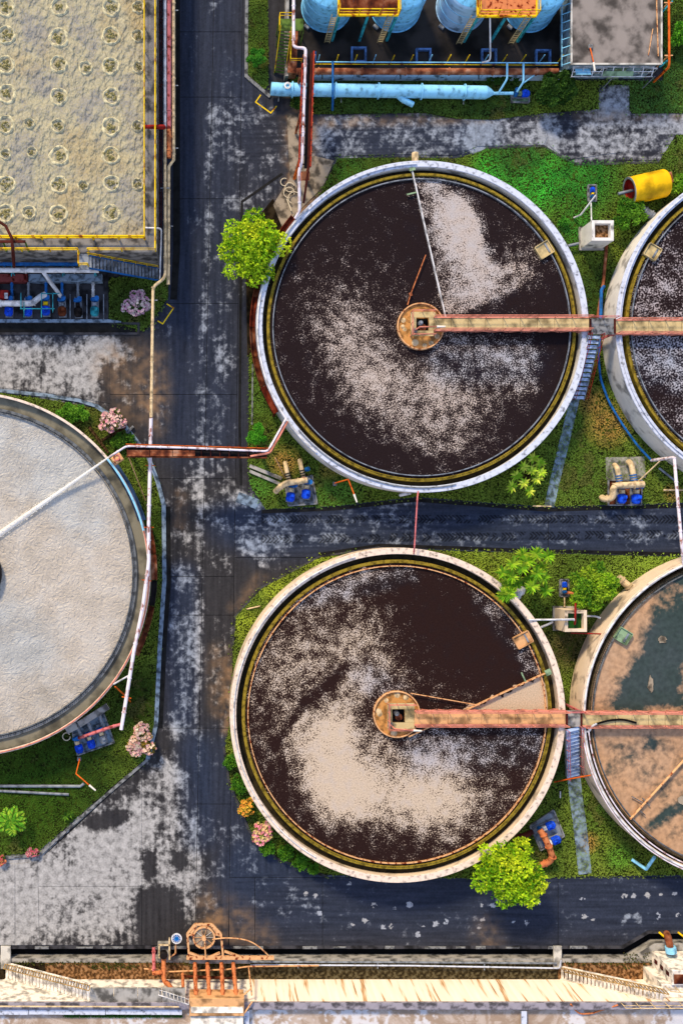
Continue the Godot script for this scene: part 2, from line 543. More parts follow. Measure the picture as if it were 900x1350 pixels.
func paint_ground() -> void:
	var light := [
		# worn centre joint of the main road
		[281, -60, 280, 60, 2.5, 0.3], [279, 90, 276, 150, 4, 0.42], [276, 150, 273, 300, 4.5, 0.5], [273, 300, 266, 430, 4, 0.5], [266, 430, 262, 640, 4, 0.45], [262, 640, 260, 1010, 4, 0.5], [257, 1050, 256, 1240, 3, 0.3],
		[300, 100, 305, 300, 16, 0.2], [310, 140, 370, 300, 30, 0.24], [355, 150, 385, 205, 12, 0.25], [300, 340, 288, 480, 12, 0.3], [290, 480, 286, 590, 18, 0.24], [300, 265, 320, 262, 8, 0.3],
		[238, 640, 240, 760, 14, 0.3], [238, 770, 238, 950, 18, 0.42], [225, 700, 245, 705, 6, 0.4], [285, 730, 292, 740, 12, 0.3], [288, 830, 292, 940, 14, 0.34], [252, 820, 252, 880, 8, 0.3], [235, 450, 220, 560, 26, 0.16],
		[312, 655, 345, 664, 7, 0.6], [320, 722, 340, 735, 10, 0.5], [345, 745, 375, 735, 8, 0.3],
		[345, 684, 980, 684, 7, 0.34], [330, 712, 980, 706, 7, 0.34], [350, 668, 560, 661, 5, 0.3], [330, 692, 420, 696, 12, 0.15], [430, 700, 590, 695, 10, 0.2],
		# bottom left apron
		[60, 1190, 150, 1185, 66, 0.85], [130, 1090, 180, 1075, 40, 0.7], [80, 1140, 160, 1130, 50, 0.4], [0, 1150, 0, 1245, 36, 0.75], [215, 1030, 232, 1140, 30, 0.72], [222, 960, 232, 1010, 18, 0.35], [243, 1150, 246, 1230, 10, 0.42], [275, 1185, 282, 1200, 10, 0.3],
		[310, 1100, 335, 1130, 12, 0.28],
		# left apron
		[-60, 482, 118, 484, 46, 0.85], [124, 450, 130, 475, 12, 0.5], [150, 455, 172, 466, 10, 0.55], [165, 525, 168, 528, 5, 0.5],
		# path in the top right
		[412, 180, 470, 180, 34, 0.62], [530, 180, 610, 175, 32, 0.52], [630, 176, 710, 176, 24, 0.7], [740, 180, 980, 170, 40, 0.7], [808, 127, 810, 128, 24, 0.75], [640, 160, 620, 155, 8, 0.3],
		# stains that darken, and a long strip for shade beside the basin
		[120, 1083, 160, 1074, 8, -1.0], [205, 1195, 212, 1240, 25, -1.1], [194, 1128, 196, 1150, 7, -0.8], [235, 1130, 238, 1135, 9, -0.8], [203, 1055, 206, 1080, 13, -0.6], [212, 1090, 200, 1140, 8, -0.4],
		[142, 500, 145, 515, 12, -0.7], [134, 472, 141, 490, 4, -0.8], [232, 0, 236, 600, 9, -0.3], [290, 20, 250, 240, 12, -0.1], [252, 990, 250, 1060, 22, -0.3], [500, 185, 515, 195, 16, -0.35], [735, 175, 735, 185, 22, -0.25],
		[370, 40, 750, 40, 62, -0.6], [330, 748, 316, 762, 7, -0.5], [328, 770, 322, 740, 5, -0.5],
	]
	var splotches := []
	for c in [[415, 1180], [421, 1203], [465, 1218], [492, 1193], [520, 1197], [539, 1192], [557, 1221], [550, 1232], [505, 1222], [515, 1221], [573, 1217], [587, 1215], [634, 1193], [635, 1212], [630, 1223], [676, 1216], [693, 1216], [708, 1190], [767, 1185], [822, 1181], [834, 1181], [852, 1180], [870, 1179], [888, 1178], [769, 1208], [781, 1212], [866, 1207], [893, 1206], [480, 1213], [648, 1193], [402, 1178], [460, 1164]]:
		var w := rng.randf_range(2.0, 4.4)
		var poly := []
		var tall := rng.randf_range(0.7, 1.5)
		for j in 12:
			var an := TAU * j / 12
			var q := w * rng.randf_range(0.55, 1.15)
			poly.append(c[0] + cos(an) * q * 1.2); poly.append(c[1] + sin(an) * q * tall)
		splotches.append([poly, Color(0.3, 0.34, 0.42).lerp(Color(0.36, 0.36, 0.36), rng.randf()), 60])
	# tyre tracks that swing round the corners
	for k in 7:
		var r := 95.0 + k * 9.0
		for j in 6:
			var a := deg_to_rad(178 - j * 14.0); var b := deg_to_rad(178 - (j + 1) * 14.0)
			light.append([388 + cos(a) * r, 590 + sin(a) * r, 388 + cos(b) * r, 590 + sin(b) * r, 1.4, 0.24 + 0.08 * (k % 3)])
			if k < 5: light.append([440 + cos(a) * (r + 75), 1010 + sin(a) * (r + 75), 440 + cos(b) * (r + 75), 1010 + sin(b) * (r + 75), 1.5, 0.24])
	light += [[820, 1212, 824, 1206, 2.5, 0.7], [824, 1205, 836, 1205, 2.5, 0.7], [838, 1206, 840, 1212, 2.5, 0.7]]
	var blue := [  # blue tint painted in for sky reflected on wet asphalt
		[262, -60, 262, 560, 60, 0.75], [330, 100, 370, 290, 30, 0.4], [350, 695, 980, 695, 40, 1.0], [238, 760, 238, 940, 20, 0.9], [300, 690, 330, 690, 30, 0.8], [300, 1000, 330, 1110, 50, 0.7], [250, 980, 260, 1100, 20, 0.6],
		[340, 1180, 980, 1185, 60, 0.85], [420, 180, 620, 180, 34, 0.8], [640, 178, 980, 178, 34, 0.45], [808, 128, 808, 130, 20, 0.5], [10, 445, 100, 440, 10, 0.4],
	]
	var W := 1024; var Hh := 1536
	var org := Vector2(-62, -93)
	var worn := strengths(256, 384, org, 4.0, 0.0, light, W, Hh)
	var sky_tint := strengths(256, 384, org, 4.0, 0.0, blue, W, Hh)
	var nf := noise_bytes(W, Hh, 0.3, 3, 31)
	var nm := noise_bytes(W, Hh, 0.09, 5, 36, 8.0)
	var nl := noise_bytes(W, Hh, 0.018, 5, 38, 20.0)
	var down := FastNoiseLite.new(); down.seed = 44; down.frequency = 0.16; down.fractal_octaves = 4
	var dim := down.get_image(W, 96); dim.resize(W, Hh, Image.INTERPOLATE_CUBIC)
	var nv := dim.get_data()
	down.seed = 45
	dim = down.get_image(64, Hh); dim.resize(W, Hh, Image.INTERPOLATE_CUBIC)
	var nh := dim.get_data()
	var table := srgb_table()
	var data := PackedByteArray(); data.resize(W * Hh * 3)
	for y in Hh:
		var py := y - 93
		var cross := (py > 655 and py < 738) or py > 1150 or (py > 145 and py < 215)
		for x in W:
			var i := y * W + x
			var st := nh[i] if cross and x > 370 else nv[i]
			# how worn: the place, large blots, streaks along the traffic, grit
			var v := worn[i] * 0.72 + (nl[i] - 128) * 0.0022 + (st - 128) * 0.0011 + (nm[i] - 128) * 0.0026 + (nf[i] - 128) * 0.001
			var t := clampf((v - 0.2) * 1.75, 0.0, 1.0)
			t = t * t * (3.0 - 2.0 * t)
			var u := clampf(sky_tint[i], 0.0, 1.0)
			var e := 1.0 - u
			var grit := 0.62 + nf[i] * 0.0018 + (st - 128) * 0.0026 + nm[i] * 0.0012
			var kd := maxf(grit, 0.3) * 1024.0 * (1.0 - t)
			var kl := (0.22 + nf[i] * 0.0024 + nm[i] * 0.0034) * 1024.0 * t * (1.0 - 0.28 * u)
			data[i * 3] = table[int(minf(1024.0, kd * (0.036 * e + 0.027 * u) + kl * (0.36 * e + 0.3 * u)))]
			data[i * 3 + 1] = table[int(minf(1024.0, kd * (0.035 * e + 0.036 * u) + kl * (0.355 * e + 0.355 * u)))]
			data[i * 3 + 2] = table[int(minf(1024.0, kd * (0.038 * e + 0.062 * u) + kl * (0.35 * e + 0.45 * u)))]
	for sp in splotches:
		var poly := PackedVector2Array()
		for j in range(0, sp[0].size(), 2): poly.append(Vector2(sp[0][j], sp[0][j + 1]) - org)
		var bb := Rect2(poly[0], Vector2.ZERO)
		for q in poly: bb = bb.expand(q)
		for y in range(int(bb.position.y), mini(int(bb.end.y) + 1, Hh)):
			for x in range(int(bb.position.x), mini(int(bb.end.x) + 1, W)):
				var i := y * W + x
				if nm[i] > 85 and Geometry2D.is_point_in_polygon(Vector2(x, y), poly):
					var k := (0.6 + nf[i] * 0.003) * 1024.0
					data[i * 3] = table[int(minf(1024, sp[1].r * k))]; data[i * 3 + 1] = table[int(minf(1024, sp[1].g * k))]; data[i * 3 + 2] = table[int(minf(1024, sp[1].b * k))]
	# brown earth and rust where it lies, tyre tread prints, dark cracks
	var brown := strengths(256, 384, Vector2(-62, -93), 4.0, 0.0, [[165, 485, 180, 520, 38, 0.5], [205, 470, 205, 560, 14, 0.3], [300, 1215, 330, 1240, 30, 0.5], [392, 150, 396, 280, 18, 0.9], [410, 230, 370, 285, 18, 0.7], [410, 160, 640, 152, 6, 0.5], [288, 860, 290, 930, 14, 0.5], [270, 1180, 275, 1210, 14, 0.4], [640, 1225, 640, 1240, 20, 0.35], [310, 880, 300, 960, 8, 0.7], [340, 765, 310, 800, 10, 0.4], [760, 150, 980, 150, 5, 0.4], [235, 650, 236, 690, 8, 0.4], [470, 50, 480, 66, 20, 0.3]], 1024, 1536)
	var nb := noise_bytes(1024, 1536, 0.05, 4, 77)
	for i in brown.size():
		if brown[i] > 0.02:
			var t := clampf(brown[i] * (nb[i] * 0.0065 - 0.15), 0, 0.85)
			data[i * 3] = int(lerpf(data[i * 3], 150.0, t)); data[i * 3 + 1] = int(lerpf(data[i * 3 + 1], 118.0, t)); data[i * 3 + 2] = int(lerpf(data[i * 3 + 2], 88.0, t))
	for row in [[684, 0.0], [711, 2.0]]:
		for y in range(-5, 6):
			for x in range(345, 960):
				var py := int(row[0] - (x - 345) * 0.006 * row[1]) + y
				if fposmod(x + absf(y) * 1.0, 5.0) < 2.2 and nb[(py + 93) * 1024 + x + 62] > 105:
					var i := ((py + 93) * 1024 + x + 62) * 3
					for k in 3: data[i + k] = int(data[i + k] * 0.55)
	var im := Image.create_from_data(1024, 1536, false, Image.FORMAT_RGB8, data)
	ground_mat = painted("worn_asphalt", im, 0.72, 1.2)
	


func on_map() -> Shape:
	var s := Shape.new()
	var o := at(-62, -93)
	s.uv_from = Vector2(o.x, o.z)
	s.uv_by = Vector2(PPM / 1024.0, PPM / 1536.0)
	return s


# ---------------------------------------------------------------- clarifiers
func pool(called: String, label: String, c: Vector3, radius: float, level: float, m: Material) -> MeshInstance3D:
	var s := Shape.new()
	s.uv_from = Vector2(c.x - radius, c.z - radius)
	s.uv_by = Vector2.ONE / (2.0 * radius)
	s.disc(Vector3(c.x, level, c.z), radius)
	return single(called, s, m, label, "", "", "structure")


# where a pool's centre stands in the photograph, and its radius there
func seen(c: Vector3, radius: float, level: float) -> Array:
	var k := PPM * HIGH / (HIGH - level)
	return [Vector2(c.x * k + NADIR.x, c.z * k + NADIR.y), radius * k]


func tank(label: String, cx: float, cy: float, r: float, radii: Array, wall_m: Material, cop_m: Material, weir_m: Material, bed_m: Material, baffle_m: Material) -> Node3D:
	var c := at(cx, cy, RIM)
	c.y = 0
	var k := (HIGH - RIM) / HIGH / PPM
	var R := r * k
	var q := []
	for x in radii: q.append(x * k)
	var t := thing("clarifier_tank", label, "tank", c, "round concrete clarifier tanks")
	var s := Shape.new()
	s.lathe(c, [[R - 0.03, 0.0], [R - 0.03, RIM - 0.02]], 180)
	s.lathe(c, [[q[0] + 0.03, RIM - 0.02], [q[0] + 0.03, 1.6]], 180)
	part("wall", s, wall_m, t)
	s = Shape.new()
	s.lathe(c, [[R, RIM - 0.14], [R + 0.03, RIM - 0.1], [R + 0.03, RIM - 0.02], [R, RIM + 0.02], [q[0] + 0.03, RIM + 0.02], [q[0], RIM - 0.02], [q[0], RIM - 0.14]], 180)
	part("coping", s, cop_m, t)
	s = Shape.new()
	s.lathe(c, [[q[0] + 0.05, 2.25], [q[1] - 0.02, 2.25]], 150)
	part("channel_floor", s, bed_m, t)
	var w := part("weir_wall", weir_shape(c, q[1], q[2], 1.6, 2.86), weir_m, t)
	# notched plates along the weir
	s = Shape.new()
	var n := 420
	for i in n:
		var a := TAU * i / n
		s.box(c + Vector3(cos(a) * (q[2] + 0.05), 2.9, sin(a) * (q[2] + 0.05)), Vector3(0.03, 0.12, TAU * q[2] / n * 0.55), -a)
	var notches := part("weir_notches", s, weir_m, w)
	notches.set_meta("kind", "stuff")
	s = Shape.new()
	s.ring(c, q[3] - 0.05, q[3] + 0.03, 2.3, 2.97, 150)
	part("scum_baffle", s, baffle_m, t)
	return t


func weir_shape(c: Vector3, r1: float, r0: float, y0: float, y1: float) -> Shape:
	var s := Shape.new()
	s.lathe(c, [[r1, y0], [r1, y1 - 0.03], [r1 - 0.03, y1], [r0 + 0.03, y1], [r0, y1 - 0.03], [r0, y0]], 150)
	return s


# the drum in the middle with the drive platform, at the height of the bridge
func centre_drum(label: String, cx: float, cy: float, shaft: Array) -> Node3D:
	var c := at(cx, cy, 3.1)
	c.y = 0
	var t := thing("center_drum", label, "drum", Vector3(c.x, 0, c.z), "centre drums of the clarifiers")
	var s := Shape.new()
	s.lathe(c, [[2.0, 1.2], [2.0, 3.1], [1.97, 3.13], [1.91, 3.13], [1.88, 3.1], [1.88, 1.2]], 56)
	part("drum_wall", s, M("tan_steel"), t)
	s = Shape.new()
	s.disc(Vector3(c.x, 2.93, c.z), 1.9, 48)
	part("drum_scum", s, M("drum_tan"), t)
	var h := 3.62
	var a := at(shaft[0], shaft[1], h); var b := at(shaft[2], shaft[3], h)
	var ia := at(shaft[4], shaft[5], h); var ib := at(shaft[6], shaft[7], h)
	var pl := Node3D.new()
	pl.name = "drive_platform"
	t.add_child(pl, true)
	for e in [[a.x, a.z, b.x, ia.z], [a.x, ib.z, b.x, b.z], [a.x, ia.z, ia.x, ib.z], [ib.x, ia.z, b.x, ib.z]]:
		s = Shape.new()
		s.box(Vector3((e[0] + e[2]) / 2, h - 0.05, (e[1] + e[3]) / 2), Vector3(e[2] - e[0] - 0.01, 0.1, e[3] - e[1] - 0.01))
		part("floor_plate", s, M("deck_green"), pl)
	rails(t, [a + Vector3(0.03, 0.02, 0.03), Vector3(b.x - 0.03, h + 0.02, a.z + 0.03)], 0.95, 0.7, "pink_paint", 0.035)
	rails(t, [Vector3(a.x + 0.03, h + 0.02, b.z - 0.03), Vector3(b.x - 0.03, h + 0.02, b.z - 0.03)], 0.95, 0.7, "pink_paint", 0.035)
	rails(t, [a + Vector3(0.03, 0.02, 0.03), Vector3(a.x + 0.03, h + 0.02, b.z - 0.03)], 0.95, 0.7, "pink_paint", 0.035)
	var mc := (ia + ib) / 2
	s = Shape.new()
	s.box(Vector3(mc.x, 2.99, mc.z), Vector3(ib.x - ia.x + 0.1, 0.05, ib.z - ia.z + 0.1))
	part("pit_plate", s, M("black_void"), t)
	s = Shape.new()
	s.cyl(Vector3(mc.x - 0.1, 3.0, mc.z - 0.15), 0.2, 0.42, 14)
	s.cyl(Vector3(mc.x - 0.1, 3.42, mc.z - 0.15), 0.12, 0.2, 14)
	part("drive_motor", s, M("grey_steel"), t)
	s = Shape.new()
	s.cyl(Vector3(mc.x + 0.12, 3.0, mc.z + 0.2), 0.3, 0.14, 16)
	part("drive_gear", s, M("rust"), t)
	for e in [[a.x + 0.15, a.z + 0.15], [b.x - 0.15, a.z + 0.15], [a.x + 0.15, b.z - 0.15], [b.x - 0.15, b.z - 0.15]]:
		s = Shape.new()
		s.box(Vector3(e[0], 2.5, e[1]), Vector3(0.14, 2.1, 0.14))
		part("post", s, M("pink_paint"), t)
	# foam caught inside the rim
	s = Shape.new()
	for i in 9:
		var an := rng.randf() * TAU
		var rr := rng.randf_range(1.35, 1.7)
		s.lathe(Vector3(c.x + cos(an) * rr, 2.935, c.z + sin(an) * rr), [[0.0, 0.05], [rng.randf_range(0.08, 0.16), 0.03], [rng.randf_range(0.17, 0.3), 0.0]], 10, 0.0, TAU, true)
	var foam := part("foam_flecks", s, M("cream_pipe"), t)
	foam.set_meta("kind", "stuff")
	return t


func rails(root: Node3D, pts: Array, high: float, gap: float, m: String, r := 0.03, mids := 1, posts := true) -> void:
	var line := PackedVector3Array(pts)
	for l in mids + 1:
		var s := Shape.new()
		var q := PackedVector3Array()
		for p in line: q.append(p + Vector3.UP * high * (1.0 - l / float(mids + 1)))
		s.tube(q, r if l == 0 else r * 0.75, 6)
		part("top_rail" if l == 0 else "middle_rail", s, M(m), root)
	if not posts: return
	var key := "post%f_%f" % [high, r]
	if not meshes.has(key):
		var s := Shape.new()
		s.tube(PackedVector3Array([Vector3.ZERO, Vector3(0, high, 0)]), r, 6)
		meshes[key] = s.done()
	for i in line.size() - 1:
		var d := line[i + 1] - line[i]
		var n := maxi(1, int(d.length() / gap))
		for j in range(0 if i == 0 else 1, n + 1):
			put("post", meshes[key], M(m), root, Transform3D(Basis.IDENTITY, line[i] + d * (float(j) / n)))


func footbridge(label: String, x0: float, x1: float, y0: float, y1: float, deck: String, rail: String, panels: int) -> Node3D:
	var h := 3.65
	var a := at(x0, y0, h); var b := at(x1, y1, h)
	var t := thing("footbridge", label, "footbridge", Vector3(a.x, 0, (a.z + b.z) / 2), "footbridges over the clarifiers")
	for i in panels:
		var s := Shape.new()
		var p := lerpf(a.x, b.x, float(i) / panels); var q := lerpf(a.x, b.x, float(i + 1) / panels)
		s.box(Vector3((p + q) / 2, h - 0.06, (a.z + b.z) / 2), Vector3(q - p - 0.03, 0.12 - 0.01 * (i % 2), b.z - a.z - 0.1))
		part("deck_slab", s, M(deck), t)
	for z in [a.z, b.z]:
		var s := Shape.new()
		s.bar(Vector3(a.x, h - 0.15, z), Vector3(b.x, h - 0.15, z), 0.1, 0.42)
		part("girder", s, M(rail), t)
		rails(t, [Vector3(a.x, h + 0.06, z), Vector3(b.x, h + 0.06, z)], 0.95, 1.35, rail, 0.035)
		# lattice below the deck
		s = Shape.new()
		var n := panels * 2
		for i in n:
			var p := lerpf(a.x, b.x, float(i) / n); var q := lerpf(a.x, b.x, float(i + 1) / n)
			s.bar(Vector3(p, h - 0.35 if i % 2 == 0 else h - 0.95, z), Vector3(q, h - 0.95 if i % 2 == 0 else h - 0.35, z), 0.05, 0.05)
		s.bar(Vector3(a.x, h - 0.95, z), Vector3(b.x, h - 0.95, z), 0.08, 0.08)
		part("truss", s, M(rail), t)
	return t


func stairs(called: String, label: String, bottom: Vector3, top: Vector3, width: float, n: int, tread: String, side: String, rail: String, rail_sides: Array, group := "") -> Node3D:
	var t := thing(called, label, "stairs", Vector3(bottom.x, 0, bottom.z), group)
	var run := Vector3(top.x - bottom.x, 0, top.z - bottom.z)
	var f := run.normalized()
	var sd := f.cross(Vector3.UP)
	var yaw := atan2(f.x, f.z)
	var go := run.length() / n
	var s := Shape.new()
	s.chamfer(Vector3.ZERO, Vector3(width, 0.07, go * 0.8), 0.015)
	var mesh := s.done()
	for i in n:
		var p := bottom.lerp(top, (i + 0.5) / n)
		put("step", mesh, M(tread), t, Transform3D(Basis(Vector3.UP, yaw), p))
	for e in [-1, 1]:
		s = Shape.new()
		s.bar(bottom + sd * e * (width / 2 + 0.04) - Vector3(0, 0.1, 0), top + sd * e * (width / 2 + 0.04) - Vector3(0, 0.1, 0), 0.06, 0.28)
		part("stringer", s, M(side), t)
	for e in rail_sides:
		rails(t, [bottom + sd * e * (width / 2 + 0.04), top + sd * e * (width / 2 + 0.04)], 0.95, 1.1, rail, 0.03)
	return t


func pipe(called: String, label: String, pts: PackedVector3Array, r: float, m: String, bend := 0.0, group := "", legs := [], leg_mat := "grey_steel", collars := 0) -> Node3D:
	var t := thing(called, label, "pipe", Vector3(pts[0].x, 0, pts[0].z), group)
	var s := Shape.new()
	s.tube(round_path(pts, bend) if bend > 0.0 else pts, r, 12 if r > 0.12 else 8)
	part("run", s, M(m), t)
	for l in legs:
		s = Shape.new()
		var p := pts[l[0]].lerp(pts[l[0] + 1], l[1])
		var foot := Vector3(p.x, 0, p.z)
		s.bar(foot, p - Vector3(0, r, 0), 0.09, 0.09)
		var d := (pts[l[0] + 1] - pts[l[0]]); d.y = 0
		var c := d.normalized().cross(Vector3.UP) * (r + 0.25)
		s.bar(p - c - Vector3(0, r + 0.03, 0), p + c - Vector3(0, r + 0.03, 0), 0.08, 0.08)
		part("support", s, M(leg_mat), t)
	for i in collars:
		var u := (i + 0.5) / collars
		var total := 0.0
		for j in pts.size() - 1: total += pts[j].distance_to(pts[j + 1])
		var run := u * total
		for j in pts.size() - 1:
			var d := pts[j].distance_to(pts[j + 1])
			if run <= d:
				s = Shape.new()
				var f := (pts[j + 1] - pts[j]).normalized()
				var p := pts[j] + f * run
				s.tube(PackedVector3Array([p - f * 0.05, p + f * 0.05]), r * 1.25, 12)
				part("flange", s, M(m), t)
				break
			run -= d
	return t


func lamp_post(label: String, base: Vector3, bends: Array, m: String) -> void:
	var t := thing("lamp_post", label, "lamp", base, "orange lamp posts")
	var pts := PackedVector3Array([base])
	for b in bends: pts.append(b)
	var s := Shape.new()
	s.tube(pts, 0.055, 8)
	part("pole", s, M(m), t)
	var e := pts[pts.size() - 1]
	var f := (e - pts[pts.size() - 2]); f.y = 0; f = f.normalized()
	s = Shape.new()
	s.tube(PackedVector3Array([e - f * 0.1, e + f * 0.1, e + f * 0.45, e + f * 0.62]), 0.1, 10, 0.06)
	part("lamp_head", s, M("lamp_white"), t)
	s = Shape.new()
	s.chamfer(base + Vector3(0, 0.1, 0), Vector3(0.35, 0.2, 0.35), 0.03)
	part("base_plate", s, M("kerb_grey"), t)


# a pump and its motor lying along local +z (motor end)
func pump(label: String, where: Vector3, yaw: float, motor: String, group: String, guard := "cream_pipe", k := 1.0) -> void:
	var t := thing("pump", label, "pump", where, group, yaw)
	t.scale = Vector3.ONE * k
	var s := Shape.new()
	s.chamfer(Vector3(0, 0.08, 0), Vector3(0.62, 0.16, 1.75), 0.03)
	part("base_frame", s, M("grey_steel"), t, true)
	s = Shape.new()
	var ax := Basis(Vector3.RIGHT, PI / 2)
	s.lathe(Vector3(0, 0.46, 0.1), [[0.0, 0.0], [0.24, 0.0], [0.29, 0.05], [0.29, 0.62], [0.25, 0.7], [0.2, 0.74], [0.0, 0.74]], 18, 0.0, TAU, false, ax)
	var mo := part("motor", s, M(motor), t, true)
	s = Shape.new()
	for i in 14:
		var a := TAU * i / 14
		s.block(Transform3D(Basis(Vector3.BACK, a), Vector3(sin(a) * -0.31, 0.46 + cos(a) * 0.31, 0.43)), Vector3(0.025, 0.06, 0.52))
	part("cooling_fins", s, M(motor), mo, true)
	s = Shape.new()
	s.chamfer(Vector3(0.12, 0.82, 0.34), Vector3(0.28, 0.16, 0.26), 0.03)
	part("terminal_box", s, M(motor), mo, true)
	s = Shape.new()
	s.chamfer(Vector3(0, 0.5, -0.1), Vector3(0.34, 0.42, 0.32), 0.06)
	part("coupling_guard", s, M(guard), t, true)
	s = Shape.new()
	s.lathe(Vector3(0, 0.5, -0.66), [[0.0, 0.0], [0.22, 0.0], [0.34, 0.06], [0.34, 0.24], [0.2, 0.34], [0.0, 0.34]], 18, 0.0, TAU, false, ax)
	s.tube(PackedVector3Array([Vector3(0.2, 0.55, -0.5), Vector3(0.2, 1.0, -0.5)]), 0.13, 10)
	s.cyl(Vector3(0.2, 0.98, -0.5), 0.2, 0.06, 14)
	part("casing", s, M("pipe_blue"), t, true)


func pad(label: String, poly: Array, high: float, m: String) -> void:
	var s := Shape.new()
	var p := flat(poly)
	s.prism(p, 0.0, high)
	var t := thing("pump_pad", label, "plinth", Vector3(p[0].x, 0, p[0].y))
	part("slab", s, M(m), t)
	p.append(p[0])
	for i in p.size() - 1:
		s = Shape.new()
		s.bar(Vector3(p[i].x, high + 0.05, p[i].y), Vector3(p[i + 1].x, high + 0.05, p[i + 1].y), 0.12, 0.18)
		part("kerb", s, M("kerb_grey"), t)


# ---------------------------------------------------------------- plants
class Leaves:
	var P := PackedVector3Array()
	var N := PackedVector3Array()
	var C := PackedColorArray()
	var I := PackedInt32Array()

	func leaf(p: Vector3, f: Vector3, up: Vector3, l: float, w: float, c: Color, droop := 0.15) -> void:
		var s := f.cross(up).normalized()
		var u := s.cross(f).normalized()
		var b := P.size()
		P.append(p); P.append(p + f * l * 0.5 + s * w / 2 + u * l * 0.06); P.append(p + f * l - u * l * droop); P.append(p + f * l * 0.5 - s * w / 2 + u * l * 0.06)
		for k in 4:
			N.append(u); C.append(c)
		for k in [0, 2, 1, 0, 3, 2]: I.append(b + k)

	func done() -> ArrayMesh:
		var a := []
		a.resize(Mesh.ARRAY_MAX)
		a[Mesh.ARRAY_VERTEX] = P; a[Mesh.ARRAY_NORMAL] = N; a[Mesh.ARRAY_COLOR] = C; a[Mesh.ARRAY_INDEX] = I
		var m := ArrayMesh.new()
		m.add_surface_from_arrays(Mesh.PRIMITIVE_TRIANGLES, a)
		return m


func pick(pal: Array) -> Color:
	var c: Color = pal[rng.randi() % pal.size()]
	var k := rng.randf_range(0.75, 1.25)
	return Color(c.r * k, c.g * k, c.b * k)


func rand_dir() -> Vector3:
	var v := Vector3(rng.randfn(), rng.randfn(), rng.randfn())
	return v.normalized() if v.length() > 0.01 else Vector3.UP


# crown of lobes: leaves lie in tufts over the outer half of each lobe
func crown(blobs: Array, tufts: int, per: int, size: float, pal: Array) -> Leaves:
	var L := Leaves.new()
	var w := 0.0
	for b in blobs: w += b[1] * b[1]
	for b in blobs:
		var n := int(tufts * b[1] * b[1] / w)
		var lobe: Color = pick(pal)
		for i in n:
			var d := rand_dir()
			if d.y < -0.45: d.y = -d.y
			var p: Vector3 = b[0] + d * b[1] * (0.55 + 0.5 * sqrt(rng.randf())) * Vector3(1, 0.85, 1)
			var tone := lobe.lerp(pick(pal), 0.45)
			for j in per:
				var f := (d * 0.7 + rand_dir() * 0.9 + Vector3(0, 0.1, 0)).normalized()
				var k := rng.randf_range(0.8, 1.2)
				L.leaf(p + rand_dir() * size * 0.35, f, (Vector3.UP + rand_dir() * 0.5 + d * 0.4).normalized(), size * rng.randf_range(0.7, 1.25), size * 0.55, Color(tone.r * k, tone.g * k, tone.b * k))
	return L


func lobes(c: Vector3, r: float, n: int, flatness: float) -> Array:
	var out := []
	for i in n:
		var a := i * 2.39996 + rng.randf_range(-0.3, 0.3)
		var q := sqrt((i + 0.5) / n) * r * 0.78
		var y := (1.0 - pow(q / r, 2.0)) * r * flatness * rng.randf_range(0.7, 1.1) - r * 0.15
		out.append([c + Vector3(cos(a) * q, y, sin(a) * q), r * rng.randf_range(0.17, 0.33)])
	return out


func tree(label: String, px: float, py: float, high: float, rpx: float, pal: Array, tufts: int, size: float, group := "", n_lobes := 25) -> void:
	var c := at(px, py, high)
	var r := rpx / PPM * (HIGH - high) / HIGH
	var t := thing("tree", label, "tree", Vector3(c.x, 0, c.z), group)
	var s := Shape.new()
	var foot := Vector3(c.x, 0, c.z)
	s.tube(PackedVector3Array([foot, foot + Vector3(0.05, high * 0.3, 0.03), foot + Vector3(0, high * 0.62, 0)]), 0.2, 9, 0.13)
	part("trunk", s, M("bark"), t)
	var ls := lobes(c - Vector3(0, r * 0.25, 0), r, n_lobes, 0.6)
	for i in mini(9, n_lobes):
		s = Shape.new()
		var e: Vector3 = ls[i * n_lobes / 9][0]
		var b := foot + Vector3(0, high * rng.randf_range(0.45, 0.62), 0)
		s.tube(PackedVector3Array([b, b.lerp(e, 0.5) + Vector3(0, 0.15, 0), e]), 0.09, 6, 0.03)
		part("limb", s, M("bark"), t)
	var o := part("crown", crown(ls, tufts, 4, size, pal).done(), leaf_mat("leaves", Color(0.5, 0.6, 0.15)), t)
	o.set_meta("kind", "stuff")


